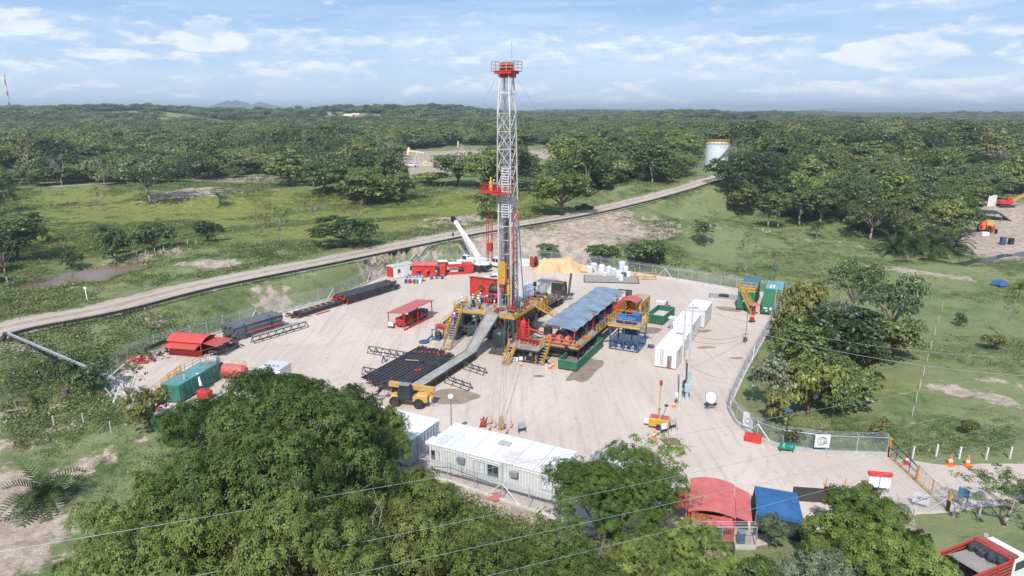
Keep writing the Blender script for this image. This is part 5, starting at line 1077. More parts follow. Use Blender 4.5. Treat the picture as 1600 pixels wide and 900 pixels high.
# green open skips
def skip(label, loc, rz, L_, w, h, m=GREEN, inner=DECK):
    t = thing('open_skip', label, 'skip', loc, rz); b = MB(); th = .08
    b.box(0, w, 0, th, .12, h).box(0, w, L_ - th, L_, .12, h).box(0, th, th, L_ - th, .12, h).box(w - th, w, th, L_ - th, .12, h)
    for k in range(int(L_ / .9) + 1):
        y = min(L_ - .1, k * L_ / int(L_ / .9)); b.box(w, w + .07, y - .04, y + .05, .15, h - .05); b.box(-.07, 0, y - .04, y + .05, .15, h - .05)
    for k in range(int(w / .9) + 1): xx = k * w / max(1, int(w / .9)); b.box(xx - .04, xx + .04, -.07, 0, .15, h - .05)
    b.build('skip_body', m, t); MB().box(.0, w, 0, L_, .0, .12).bar((0, -.1, .1), (w, -.1, .1), .1).build('base', BLK, t)
    MB().bar((-.05, -.02, h), (w + .05, -.02, h), .14).bar((-.05, L_, h), (w + .05, L_, h), .14).bar((0, 0, h), (0, L_, h), .14).bar((w, 0, h), (w, L_, h), .14).build('rim', m if m is not GREEN else TEAL, t)
    MB().box(th, w - th, th, L_ - th, .125, h * .45).build('contents', inner, t); return t
skip('long narrow green open tank below the mud tank walkway', rp(10.2, -7.2), -TH, 10.8, 2.6, 1.35, GREEN, DIRTM)
skip('short green skip with pale inside, on its own beside the yellow cabin', rp(15.4, 18.2), -TH + R(-4), 6.0, 2.8, 1.5, GREEN, mat('pale_dust', (.55, .5, .45), .9))
# blue steel tower with yellow railed top
t = rt('blue_tower', 'blue steel frame tower with yellow railed top and blue pumps inside', 'equipment tower', 13.9, 3.4)
m = MB()
for x in (0, 2.1, 4.2):
    for y in (0, 4.2): m.bar((x, y, 0), (x, y, 3.6), .16)
for z in (.1, 1.7, 3.5):
    for y in (0, 4.2): m.bar((0, y, z), (4.2, y, z), .14)
    for x in (0, 4.2): m.bar((x, 0, z), (x, 4.2, z), .14)
m.bar((0, 0, .1), (2.1, 0, 1.7), .08).bar((4.2, 0, .1), (2.1, 0, 1.7), .08).bar((4.2, 0, .1), (4.2, 4.2, 1.7), .08); m.build('tower_frame', BLUED, t); MB().box(-.3, 4.5, -.3, 4.5, 3.58, 3.66).build('platform_deck', DECK, t)
railp(t, [(-.3, -.3, 3.66), (4.5, -.3, 3.66), (4.5, 4.5, 3.66), (-.3, 4.5, 3.66), (-.3, -.3, 3.66)], step=1.2, toe=.25)
MB().tube((.5, 1.5, 4.3), (3.4, 1.5, 4.3), .5, 14).bbox(.4, 1.6, 2.4, 3.6, 3.66, 4.6, .1).bbox(2.2, 3.6, 2.6, 3.8, 3.66, 4.9, .1).build('centrifuge', BLUE, t)
m = MB()
for k in range(4): m.tube((.6 + k, 1, .15), (.6 + k, 1, 1.2), .25, 10); m.tube((.4 + k, 2.4, .5), (1.2 + k * .8, 2.4, .5), .28, 10)
m.tube((1, 3, 2), (3.5, 3, 2.1), .45, 12); m.build('pump_unit', BLUE, t); MB().bar((-1.4, 1.0, 2.0), (.2, 1.0, 3.6), .9, .06).build('chute', CREAM, t)
t = rt('blue_pump', 'small blue pump lying on the gravel beside the blue tower', 'pump', 19.3, 6.4); MB().tube((-.4, 0, .3), (.4, .2, .3), .26, 12).build('motor', BLUED, t); MB().bbox(-.2, .3, -.3, .4, 0, .15, .03).lathe([(.1, 0), (.3, .05), (.3, .15), (.1, .2)], 12, (-.5, -.1, .3), 'x').build('pump_base', BLUED, t)
# ochre cabin with dark awning
t = rt('ochre_cabin', 'ochre yellow metal cabin standing behind the blue tower', 'cabin', 11.6, 19.4); MB().bbox(0, 2.4, 0, 6.0, .25, 2.7, .05).build('cabin_body', OCHRE, t)
MB().box(-.05, 2.45, -.05, 6.05, 2.71, 2.78).build('roof', mat('tan_roof', (.42, .31, .19), .8, dirt=.3), t)
for y in (1.0, 3.5): w_ = MB().box(2.405, 2.43, y, y + .8, 1.2, 2.1).build('window', BLK, t); MB().bar((2.44, y - .05, 1.15), (2.44, y + .85, 1.15), .05).bar((2.44, y - .05, 2.15), (2.44, y + .85, 2.15), .05).build('frame', YEL, w_)
MB().box(0, 2.4, 0, 6, 0, .25).build('base', DSTEEL, t); MB().box(.1, 2.3, -2.2, -.05, 1.7, 1.78).bar((.2, -2.1, 0), (.2, -2.1, 1.7), .08).bar((2.2, -2.1, 0), (2.2, -2.1, 1.7), .08).build('awning', mat('brown_awning', (.16, .12, .09), .8), t)
for v, u, l in [(14.6, 26.6, 'pale wheeled compressor behind the green skip')]:
    t = rt('compressor', l, 'compressor', v, u); MB().bbox(0, 1.8, 0, 1.2, .4, 1.5, .1).build('housing', SACK, t)
    for x in (.4, 1.4): wheel(t, (x, -.1, .3), .3, .15, 'y')
t = rt('red_engine', 'small red engine on a skid at the end of the ochre cabin', 'engine', 16.2, 26.4); MB().bbox(0, 1, 0, .7, .2, 1.0, .08).build('engine_block', RED, t); MB().box(-.1, 1.2, -.1, .8, 0, .2).tube((.5, .3, 1), (.5, .3, 1.6), .1).build('skid', BLK, t)
# white tanks behind the rig
for v, u, l in [(-6.6, 20.5, 'upright rounded white tank behind the mast'),]:
    t = rt('white_tank', l, 'tank', v, u); MB().lathe([(.9, .0), (1.35, .2), (1.4, .6), (1.4, 2.6), (1.2, 3.2), (.6, 3.5), (.1, 3.55)], 20).build('vessel', mat('white_plastic', (.72, .74, .76), .4, var=.1), t, True); MB().lathe([(1.43, 1.5), (1.45, 1.55), (1.43, 1.6)], 20).build('band', STEEL, t)
t = rt('blue_tank', 'pale blue horizontal tank in front of the upright white tank', 'tank', -4.8, 16.4); MB().lathe([(.3, -1.5), (.85, -1.3), (.95, -.9), (.95, .9), (.85, 1.3), (.3, 1.5)], 18, (0, 0, 1.3), 'x').build('vessel', mat('pale_blue_paint', (.36, .44, .50), .45, dirt=.3), t, True); MB().box(-1.1, -.8, -.7, .7, 0, .6).box(.8, 1.1, -.7, .7, 0, .6).build('saddle', BLUED, t)
t = rt('white_drum_pair', 'white horizontal cylinder on the ground beside the grey roof', 'cylinder', 3.5, 15.2); MB().tube((-.9, 0, .45), (.9, 0, .45), .42, 14).build('vessel', WHITE, t); MB().box(-.6, -.4, -.4, .4, 0, .2).build('saddle', STEEL, t)
t = rt('white_drum_pair', 'white horizontal cylinder at the far end of the grey roof', 'cylinder', 4.6, 27.0); MB().tube((-1.7, 0, 1.0), (1.7, 0, 1.0), .5, 14).build('vessel', WHITE, t); MB().box(-1.3, -1.1, -.4, .4, 0, .7).box(1.1, 1.3, -.4, .4, 0, .7).build('saddle', STEEL, t)
t = rt('steel_screen', 'dark upright steel screen at the far end of the grey roof', 'screen', 9.6, 25.2); MB().box(0, 1.0, 0, .6, 0, 3.2).bar((-1.4, .3, 3.1), (1, .3, 3.1), .2).bar((-1.4, .3, 0), (-1.4, .3, 3.1), .16).build('frame', DSTEEL, t)
t = rt('white_box', 'small white box lying behind the grey roof', 'box', 1.8, 22.0); MB().bbox(0, 1.1, 0, .7, 0, .5, .05).build('box_body', WHITE, t); MB().box(.3, .8, -.01, 0, .15, .35).build('sign_plate', BLUED, t)
# open red shed with engines (left of the rig)
t = rt('generator_shed', 'open sided shed with faded red roof sheltering generators left of the rig', 'shed', -19.0, 1.2, 0, 0)
MB().extr([(-2.2, 2.55), (1.2, 2.85), (1.2, 2.93), (-2.2, 2.63)], -4.2, 4.6, 'y').build('roof', REDF, t); m = MB()
for y in (-3.9, 0, 4.2):
    m.bar((-2.0, y, 0), (-2.0, y, 2.55), .12); m.bar((1.0, y, 0), (1.0, y, 2.8), .12); 
m.bar((-2.1, -4, .15), (-2.1, 4.4, .15), .2).bar((1.1, -4, .15), (1.1, 4.4, .15), .2).bar((1.0, -4, 1.0), (1.0, 4.4, 1.0), .08); m.build('shed_frame', RED, t)
for k in range(2):
    y = -3.0 + k * 3.6; g = MB().bbox(-1.4, .3, y, y + 2.6, .3, 1.5, .1); g.build('generator', DSTEEL if k else RED, t); MB().lathe([(.1, 0), (.6, .05), (.6, .2), (.1, .25)], 16, (-.5, y - .3, 1.0), 'y').build('fan', RED, t); MB().lathe([(.1, 0), (.5, .05), (.5, .2), (.1, .25)], 16, (.5, y + 1, 1.0), 'x').build('fan', RED, t)
MB().bbox(-1.2, .3, 3.2, 4.2, .3, 1.4, .06).build('blue_box', BLUED, t); MB().box(-1.8, -.9, -4.25, -4.2, .5, 1.2).build('sign_plate', WHITE, t)
t = rt('red_lattice_beam', 'low red lattice beam lying on the ground behind the blue machines', 'beam', -14.2, .6, 0, 0); m = MB()
for y in (-.4, .4):
    for z in (.1, .6): m.bar((0, y, z), (7.5, y, z), .12)
    for k in range(9): m.bar((k * .9, y, .1), (k * .9 + .45, y, .6), .07); m.bar((k * .9 + .45, y, .6), (k * .9 + .9, y, .1), .07)
m.box(0, 7.5, -.35, .35, .56, .6); m.build('lattice', REDB, t)
t = rt('blue_cabinet', 'tall blue cabinet at the foot of the front stairs', 'cabinet', -9.3, -3.4); MB().bbox(0, 1.3, 0, 1.6, .1, 2.3, .08).build('cabinet_body', BLUED, t); MB().box(.1, 1.2, -.03, 0, .3, 2.1).build('door', BLUED, t)
t = rt('blue_pump_stand', 'blue pump stand with frame on the gravel beside the racked pipes', 'pump', -11.6, -4.6); m = MB()
for x in (0, 1.3):
    for y in (0, 1.2): m.bar((x, y, 0), (x, y, 1.7), .1)
m.bar((0, 0, 1.7), (1.3, 0, 1.7), .1).bar((0, 1.2, 1.7), (1.3, 1.2, 1.7), .1).bar((0, 0, .5), (1.3, 1.2, .5), .1).box(0, 1.3, 0, 1.2, .05, .15); m.build('stand_frame', BLUED, t); MB().tube((.3, .6, .9), (1.1, .6, .9), .4, 12).build('motor', DSTEEL, t)
MB().lathe([(.05, 0), (.8, .05), (.8, .15), (.1, .2)], 16, (-.4, -1.6, .1)).tube((-.2, -1.3, .2), (.2, -.2, .9), .16).build('pump_base', BLUED, t)
t = rt('teal_box', 'teal machinery box beside the rig floor behind the stairs', 'box', -10.6, 1.0); MB().bbox(0, 1.5, 0, 2.2, .2, 4.3, .06).build('box_body', TEAL, t); MB().box(.1, 1.4, -.03, 0, .5, 2.4).build('door', TEAL, t)
t = rt('shale_heap', 'small dark heap of scrap beside the foot of the stairs', 'scrap heap', -7.4, -9.2); m = MB()
for k in range(14): a = rnd.uniform(0, 6.28); r_ = rnd.uniform(0, .7); m.bar((r_ * math.cos(a), r_ * math.sin(a), .1), (r_ * math.cos(a) + rnd.uniform(-.5, .5), r_ * math.sin(a) + rnd.uniform(-.5, .5), rnd.uniform(.3, .7)), .14)
m.build('scrap', RUST, t)
for k, (px, py, l) in enumerate([(762, 630, 'low')]): pass
# white and blue information boards by the platform stairs
for (px, py, w_, l, c) in [(804, 566, .95, 'white board with a round blue symbol at the platform stairs', True), (816, 565, .9, 'plain pale board beside the one with the blue symbol', False), (790, 560, .5, 'small pale board at the foot of the shrouded machine', False)]:
    x, y = G(px, py); t = thing('notice_board', l, 'notice board', (x, y, 0), R(-3)); MB().box(-w_ / 2, w_ / 2, -.03, 0, .15, .75).build('board', WHITE, t); MB().bar((-w_ / 2, .1, 0), (-w_ / 2, 0, .75), .04).bar((w_ / 2, .1, 0), (w_ / 2, 0, .75), .04).build('legs', STEEL, t)
    if c: MB().lathe([(.2, 0), (.2, .01)], 16, (0, -.045, .45), 'y').build('symbol', BLUE, t); MB().lathe([(.08, 0), (.08, .01)], 12, (0, -.058, .45), 'y').build('symbol_centre', WHITE, t)
# guy lines with their ground anchors
def line_thing(name, label, cat, a, b, s=0, r=.018, m=STEEL, group=None, n=10):
    o = MB(); A = Vector(a); pts = [tuple(Vector(p) - A) for p in sag(a, b, s, n)]; o.path(pts, r, 4); o = o.build(name, m); o.location = a; return tag(o, label, cat, group)
top = rp(MX, MY - .6, cz_ + .3)
def off(p, dx, dy, dz=0): return (p[0] + dx, p[1] + dy, p[2] + dz)
MID = rp(MX, MY - 1, 22)
for a, px, py, l in [(off(top, -1, 0), 520, 640, 'guy line from the crown down to the gravel near the hidden tanks'), (off(top, -1, 1), 600, 445, 'guy line from the crown down to the back fence by the pipes'), (off(top, 1, 0), 1010, 440, 'guy line from the crown down to the back fence by the yellow stand'),
                 (off(MID, -1, 0), 535, 470, 'guy line from the racking platform to the stacked pipes'), (off(MID, .8, -.5), 780, 660, 'guy line from the racking platform to the anchor before the white cabin'), (off(top, .8, 0), 785, 665, 'guy line from the crown to the anchor before the white cabin'), (off(MID, 1.4, 0), 787, 668, 'second guy line from the platform to the anchor before the white cabin'), (off(MID, 1.5, 1), 870, 425, 'guy line from the racking platform to the tarpaulin heap')]:
    line_thing('guy_line', l, 'cable', a, (*G(px, py), .3), .5, .016)
# ------------------------------------------------------------------ buildings and boxes on the yard
def cabin(label, loc, rz, L_, W_, h, wins=(), base=.3, body=WRIBX, roof=ROOFW, name='site_cabin', cat='cabin', doors=(), n=1, skid=DSTEEL):
    t = thing(name, label, cat, loc, rz); MB().box(.05, L_ - .05, .05, W_ - .05, 0, base).build('base', skid, t)
    b = MB()
    for k in range(n): y0 = W_ * k / n; b.bbox(0, L_, y0 + (.03 if k else 0), W_ * (k + 1) / n, base, base + h - .1, .03)
    b.build('wall', body, t); r_ = MB()
    for k in range(n): y0 = W_ * k / n; r_.bbox(-.06, L_ + .06, y0 - .05 + (.1 if k else 0), W_ * (k + 1) / n + .02, base + h - .1, base + h, .03)
    r_.build('roof', roof, t)
    for x0, x1, z0, z1, kind in wins:
        w_ = MB().bar((x0, -.03, z0), (x0, -.03, z1), .05).bar((x1, -.03, z0), (x1, -.03, z1), .05).bar((x0, -.03, z0), (x1, -.03, z0), .05).bar((x0, -.03, z1), (x1, -.03, z1), .05).bar(((x0 + x1) / 2, -.03, z0), ((x0 + x1) / 2, -.03, z1), .04).build('window', WINDOWF, t)
        MB().box(x0, (x0 + x1) / 2, -.02, -.004, z0, z1).build('pane', GLASS if kind in 'gd' else CURT, w_); MB().box((x0 + x1) / 2, x1, -.02, -.004, z0, z1).build('pane', GLASS if kind == 'd' else CURT, w_)
    for x0, z1, m in doors: d = MB().box(x0, x0 + .85, -.04, -.003, base + .05, z1).build('door', m, t); MB().box(x0 + .7, x0 + .76, -.08, -.04, base + .9, base + 1.1).build('handle', BLK, d)
    return t
bc = cabin('large white double office cabin with corrugated walls and flat ribbed roof', (-8.0, 59.7, 0), R(-27.1), 13.3, 4.9, 2.6, [(.25, 1.15, 1.3, 2.3, 'g'), (5.0, 6.15, 1.2, 2.35, 'c'), (6.45, 7.6, 1.2, 2.35, 'd'), (11.9, 13.0, 1.25, 2.35, 'c')], .35, n=2, name='office_cabin')
m = MB()
for k in range(9): m.bar((13.38, .2 + k * .55, .4), (13.38, .2 + k * .55, 2.85), .08, .1)
for z in (.5, 1.6, 2.7): m.bar((13.42, .1, z), (13.42, 4.8, z), .07)
m.build('end_frame', WHITE, bc); m = MB()
for y in (.7, 2.9): m.bbox(13.45, 14.0, y, y + .9, 1.5, 2.2, .04)
m.build('air_conditioner', GREYD, bc); m = MB()
for k in range(5): m.box(.5 + k * .22, .53 + k * .22, .3, 2.2, 2.952, 2.962)
for k in range(4): m.box(11.4 + k * .3, 11.43 + k * .3, .3, 2.0 - k * .2, 2.952, 2.962)
m.build('roof_rust', RUST, bc); MB().bbox(-.9, -.08, .6, 2.0, 2.3, 2.6, .05).bbox(-.7, -.08, 2.4, 3.2, 2.2, 2.5, .05).build('side_step', WHITE, bc)
m = MB()
for a, b in ((1.6, 3.4), (4.3, 7.8), (9.5, 12.9)): m.bar((a, -.04, 2.62), (b, -.04, 2.62), .06, .05)
m.build('gutter', WHITE, bc)
wcn = cabin('ribbed white shipping containers side by side, half hidden by a tree behind the yellow telehandler', (-20.8, 65.7, 0), R(-27.1), 12.1, 5.4, 2.7, [], .15, n=2, name='shipping_container', cat='container', roof=ribbed('container_roof', (.72, .72, .71), 0, .32, rough=.6, var=.15, scale=.4, dirt=.4, dirtcol=(.45, .40, .33)))
m = MB()
for k in range(5):
    for s_ in (0, 2.7): m.bar((12.16, .25 + s_ + k * .55, .2), (12.16, .25 + s_ + k * .55, 2.7), .06)
for s_ in (0.1, 2.8): m.box(12.12, 12.16, s_ + .2, s_ + 1.1, .3, 2.5); m.box(12.12, 12.16, s_ + 1.4, s_ + 2.3, .3, 2.5)
m.build('door_bars', mat('pale_blue_grey', (.45, .52, .58), .5), wcn)
cabin('white container seen only through gaps in the feathery tree', (-33.5, 69.5, 0), R(-20), 6, 2.4, 2.6, name='shipping_container', cat='container'); cabin('white cabin hidden under the grove beside the other hidden container', (-26.5, 68, 0), R(-27), 5.5, 2.4, 2.6)
wb = cabin('small white box unit with round red emblem in front of the feathery tree', (-31.9, 80.4, 0), R(-14), 3.0, 2.6, 2.5, [], .1, name='equipment_box', cat='equipment box', body=WHITE)
MB().lathe([(.3, 0), (.3, .02)], 16, (3.01, 1.0, 1.5), 'x').build('emblem', RED, wb); m = MB()
for k in range(4): m.bbox(.3 + k * .6, .55 + k * .6, .6, 1.0, 2.6, 2.8, .04)
m.build('roof_vent', GALV, wb)
cabin('white trailer roof hidden beneath the tree beside the office cabin', (8.0, 55.2, 0), R(-27), 5.5, 2.4, 2.3, name='shipping_container', cat='container')
for x_, l_ in ((3.3, 1), (8.9, 1)): MB().bbox(x_, x_ + .8, -.38, -.05, 1.9, 2.4, .03).build('air_conditioner', GREYD, bc)
MB().path([(3.7, -.06, 1.9), (3.7, -.06, .5), (8.0, -.06, .5), (8.0, -.06, 2.8)], .025, 5).build('cable_conduit', BLK, bc)
for x_ in (2.2, 4.45, 6.66, 8.9, 11.1): MB().box(x_, x_ + .03, .0, 4.88, 2.951, 2.975).build('roof_seam', GALV, bc)
MB().bbox(6.0, 7.2, 2.7, 3.5, 2.96, 3.1, .04).build('roof_patch', mat('grey_patch', (.45, .44, .42), .7, dirt=.3), bc)
# row of white trailers
wt_ = WHITE
t1 = cabin('nearest white trailer of the row, with ladder and red extinguisher cabinet on its end', (19.4, 87.3, 0), R(-26), 2.9, 6.4, 2.5, [], .18, name='trailer_cabin', body=WHITE, roof=WHITE)
m = MB()
for x in (.75, 1.15): m.bar((x, -.06, .4), (x, -.06, 2.7), .05)
for k in range(8): m.bar((.75, -.06, .5 + k * .3), (1.15, -.06, .5 + k * .3), .05)
m.build('ladder', GALV, t1); MB().box(1.7, 2.3, -.05, -.003, .2, 1.9).build('door', GREYD, t1); MB().box(1.82, 2.0, -.12, -.05, .3, 1.2).build('extinguisher', RED, t1)
MB().box(2.903, 2.92, 1.6, 2.3, 1.4, 2.1).box(2.903, 2.92, 4.4, 5.2, .2, 2.2).build('side_hatch', GALV, t1)
t2 = cabin('small white unit with a dark roof hatch between the nearest and middle trailers', (22.3, 93.4, 0), R(-26), 2.6, 3.4, 2.3, [], .15, name='trailer_cabin', body=WHITE, roof=WHITE); MB().box(1.0, 2.0, 1.2, 1.8, 2.46, 2.52).build('roof_hatch', GREYD, t2)
t3 = cabin('long white trailer in the middle of the row behind the concrete poles', (24.4, 98.6, 0), R(-26), 2.9, 6.6, 2.6, [], .18, name='trailer_cabin', body=WHITE, roof=WHITE); MB().box(2.903, 2.92, 1, 2, 1.3, 2.2).bbox(-.7, -.02, 1, 2, 1.2, 2.2, .05).build('side_hatch', GALV, t3); MB().box(-1.6, -.05, 3.5, 4.9, 2.2, 2.26).build('awning', WHITE, t3)
t4 = cabin('farthest white trailer of the row, its long side plain', (28.0, 105.2, 0), R(-26), 3.0, 6.2, 2.8, [], .18, name='trailer_cabin', body=WHITE, roof=WHITE); MB().box(2.99, 3.02, 2, 2.8, .3, 2.3).build('door', GALV, t4)
# white site container with two windows by the pipe stack
t = cabin('small white container with two square dark windows beside the red workshop', (-24.3, 136.4, 0), R(47), 5.6, 2.5, 2.5, [(1.0, 1.7, 1.2, 2.0, 'd'), (4.2, 4.9, 1.3, 2.1, 'd')], .15, body=WHITE, roof=mat('pale_grey_roof', (.5, .48, .44), .7, dirt=.4), doors=[(2.4, 2.2, WHITE)])
MB().box(-.02, -.003, .1, 2.4, .3, 2.5).build('end_wall', RED, t)
# red workshop container
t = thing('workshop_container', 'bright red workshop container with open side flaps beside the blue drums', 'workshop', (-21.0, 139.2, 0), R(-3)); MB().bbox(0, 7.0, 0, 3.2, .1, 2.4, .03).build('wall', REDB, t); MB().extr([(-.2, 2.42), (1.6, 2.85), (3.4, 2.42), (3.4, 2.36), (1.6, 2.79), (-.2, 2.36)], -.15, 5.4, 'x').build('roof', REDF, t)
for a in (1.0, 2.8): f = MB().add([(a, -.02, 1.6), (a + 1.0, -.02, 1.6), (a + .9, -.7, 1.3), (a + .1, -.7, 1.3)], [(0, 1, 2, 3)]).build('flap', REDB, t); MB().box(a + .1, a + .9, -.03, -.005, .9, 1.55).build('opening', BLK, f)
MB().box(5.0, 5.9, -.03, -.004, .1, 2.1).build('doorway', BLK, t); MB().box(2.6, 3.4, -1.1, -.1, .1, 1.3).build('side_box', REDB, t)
t = thing('red_skid', 'low red skid frame with tanks between the workshop and the white crane', 'skid', (-13.6, 140.4, 0), R(14)); m = MB(); m.bar((0, 0, .3), (5.2, 0, .3), .25, .4).bar((0, 2.6, .3), (5.2, 2.6, .3), .25, .4).bar((0, 0, 1.9), (3.6, 0, 1.9), .25, .6).bar((0, 2.6, 1.9), (3.6, 2.6, 1.9), .25, .6).bar((3.6, 0, .3), (3.6, 0, 2), .2).bbox(3.7, 5.6, .1, 2.5, .4, 2.1, .05); m.build('frame', REDB, t); MB().box(.3, 3.2, .4, 2.3, 2.2, 2.28).box(-1.8, .2, .8, 2.8, 2.7, 2.76).build('canopy', mat('pale_canvas', (.66, .67, .66), .8), t); MB().bbox(.6, 2.4, .5, 2.0, .5, 1.3, .1).build('tank', CREAM, t)
# blue drums on a rack
d0 = None
t = thing('drum_rack', 'dark rack holding blue drums on their sides in front of the red workshop', 'rack', (-21.2, 133.9, 0), R(12)); m = MB()
for x in (0, 3.2):
    for y in (0, 1): m.bar((x, y, 0), (x, y, 1.1), .08)
m.bar((0, 0, 1.05), (3.2, 0, 1.05), .08).bar((0, 1, 1.05), (3.2, 1, 1.05), .08); m.build('frame', BLK, t)
def drum(loc, rot, label, grp, m=BLUE):
    o = MB().lathe([(.27, 0), (.29, .02), (.29, .3), (.3, .31), (.29, .32), (.29, .58), (.3, .59), (.29, .6), (.29, .86), (.27, .88)], 14).build('drum', m, None, False); MB().lathe([(.26, 0), (.26, .012)], 14, (0, 0, .875)).build('lid', GALV if m is BLUE else m, o)
    o.location = loc; o.rotation_euler = rot; return tag(o, label, 'drum', grp)
for k in range(5): drum((-20.9 + k * .64, 134.1 + k * .14, 1.4), (R(90), 0, R(12)), 'blue steel drum lying on its side on the drum rack', 'blue drums lying on the rack')
for k, (x, y, l, m_) in enumerate([(-21.4, 133.4, 'blue drum standing at the white container end of the drum rack', BLUE), (-20.6, 133.2, 'red drum standing in front of the drum rack', RED), (-19.6, 133.2, 'blue drum standing in the middle before the rack', BLUE), (-18.5, 133.2, 'white drum standing in front of the drum rack', WHITE), (-16.6, 136.6, 'blue tub standing before the workshop flap', BLUE), (-14.4, 136.8, 'blue barrel beside the workshop doorway', BLUE), (-19.2, 133.0, 'dark drum behind the white one at the rack', GREYD)]): drum((x, y, 0), (0, 0, 0), l, None, m_)
# left: red arched shed with awnings
t = thing('arched_shed', 'bright red shed with arched roof and propped awnings by the left fence', 'shed', (-48.9, 91.9, 0), R(-12))
def arch(L0, L1, W_, h0, rise, th=.06, n=10, ext=.15):
    o = [(-ext + (W_ + 2 * ext) * i / n, h0 + rise * (1 - (2 * i / n - 1) ** 2)) for i in range(n + 1)]; return o + [(y, z - th) for y, z in reversed(o)], L0, L1
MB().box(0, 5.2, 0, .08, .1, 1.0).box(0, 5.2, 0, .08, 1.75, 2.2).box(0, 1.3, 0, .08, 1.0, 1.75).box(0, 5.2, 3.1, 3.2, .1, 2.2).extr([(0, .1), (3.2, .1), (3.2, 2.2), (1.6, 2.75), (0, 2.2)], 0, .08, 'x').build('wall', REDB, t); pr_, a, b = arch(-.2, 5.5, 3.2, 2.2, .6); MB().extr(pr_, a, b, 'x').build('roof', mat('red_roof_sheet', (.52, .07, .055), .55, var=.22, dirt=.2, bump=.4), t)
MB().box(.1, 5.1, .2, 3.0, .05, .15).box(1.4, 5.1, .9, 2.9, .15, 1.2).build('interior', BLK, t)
MB().add([(.2, -.05, 1.85), (5.0, -.05, 1.85), (5.3, -1.5, 1.65), (-.1, -1.5, 1.65)], [(0, 1, 2, 3)]).build('awning', mat('red_awning', (.52, .09, .07), .6, var=.2, dirt=.12, bump=.5), t); MB().add([(5.5, 0, 2.1), (5.5, 3.2, 2.1), (8.0, 3.5, 1.9), (8.0, -.3, 1.9)], [(0, 1, 2, 3)]).build('awning', MATS['red_awning'], t)
m = MB().bar((5.2, 0, 0), (5.2, 0, 2.2), .12).bar((5.2, 3.1, 0), (5.2, 3.1, 2.2), .12).bar((5.2, 0, 1.0), (7.8, -.2, 1.9), .05).bar((5.2, 3.1, 1.0), (7.8, 3.3, 1.9), .05).bar((1, 0, .9), (1, -1.4, 1.65), .05).bar((4.4, 0, .9), (4.4, -1.4, 1.65), .05); m.build('prop', RED, t)
MB().box(5.8, 7.3, .6, 2.6, .6, .75).bar((6, .8, 0), (6, .8, .6), .08).bar((7.1, 2.4, 0), (7.1, 2.4, .6), .08).bar((7.1, .8, 0), (7.1, .8, .6), .08).bar((6, 2.4, 0), (6, 2.4, .6), .08).build('bench', DSTEEL, t)
# scrap and steelwork round the shed
def junk(label, x, y, n, sz, m, seed, cat='scrap', name='scrap_heap', zz=.9):
    rg_ = random.Random(seed); t = thing(name, label, cat, (x, y, 0), 0); b = MB()
    for _ in range(n):
        p = Vector((rg_.uniform(-sz, sz), rg_.uniform(-sz, sz) * .6, rg_.uniform(.05, zz))); d = Vector((rg_.gauss(0, 1), rg_.gauss(0, 1), rg_.gauss(0, .35))).normalized() * rg_.uniform(.4, 1.4); b.bar(p, p + d, rg_.uniform(.06, .2))
    b.build('pieces', m, t); return t
junk('heap of red welded frames in the far corner of the yard by the fence', -51.5, 88.5, 26, 1.3, RED, 3); junk('heap of rusty beams and planks behind the red frames', -50.6, 90.8, 24, 1.8, RUST, 4); junk('low pile of pale planks in front of the red welded frames', -51.5, 86.6, 14, 1.3, WOOD, 5, zz=.3); junk('tangle of dark parts under the awning end of the arched shed', -41.2, 94.8, 24, 1.2, DSTEEL, 6); junk('loose dark pallets between the shed and the grey tubing stack', -42.6, 97.2, 18, 1.3, BLK, 7, zz=.5); junk('scrap parts between the grey tubing and the low pipe stack', -36.3, 110.2, 26, 1.6, RUST, 8, zz=.5)
junk('heap of broken pale concrete in the corner below the elevated pipes', -47.5, 78.5, 30, 2.2, CONC, 9, 'rubble', 'rubble_heap', .5); junk('small red machine parts beside the teal tank', -41.8, 73.3, 12, .7, RED, 10, zz=.6)
for k, (x, y) in enumerate([(-49.2, 91.0), (-47.5, 92.6)]): pass
t = thing('dark_beam', 'dark steel beam on blocks by the left fence behind the red frames', 'beam', (-52.3, 91.6, 0), R(55)); MB().bar((0, 0, .9), (4.5, 0, 1.5), .3, .5).bar((.3, 0, 0), (.3, 0, .9), .3).bar((4, 0, 0), (4, 0, 1.3), .3).build('beam_body', BLK, t)
t = thing('dark_beam', 'second dark steel beam leaning by the left fence, near the arched shed', 'beam', (-49.9, 92.6, 0), R(50)); MB().bar((0, 0, .9), (2.6, 0, 1.4), .25, .45).bar((.3, 0, 0), (.3, 0, .9), .3).bar((2.4, 0, 0), (2.4, 0, 1.3), .3).build('beam_body', DSTEEL, t)
# teal tank with walkway rail
t = thing('teal_tank', 'long teal green tank with yellow railing on top beside the feathery tree', 'tank', (-42.0, 75.8, 0), R(-12)); t.scale = (.86, .88, .84); MB().bbox(0, 3.0, 0, 8.6, .2, 2.7, .06).build('tank_body', TEAL, t); m = MB()
for k in range(9): m.box(3.0, 3.08, .4 + k, .5 + k, .2, 2.65)
m.build('ribs', TEAL, t); MB().box(.05, 2.95, .05, 8.55, 2.705, 2.74).build('roof', TEALR, t); MB().rail([(.1, 1.5, 2.7), (.1, 8.5, 2.7), (2.9, 8.5, 2.7), (2.9, 5.5, 2.7)], 1.0, .05).rail([(-2.2, 2.6, 1.2), (-.1, 4.2, 2.7)], .9, .05).build('railing', YEL, t); stair(t, (-3.0, 2.5, .1), (-.2, 4.6, 2.7), .8, name='stair')
MB().tube((2.2, 2.2, 2.7), (2.2, 2.2, 3.4), .18).tube((2.6, 4.4, 2.7), (3.6, 3.6, 1.2), .2).build('pipe', GALV, t); MB().box(0, 3, 0, 8.6, 0, .2).build('skid', BLK, t)
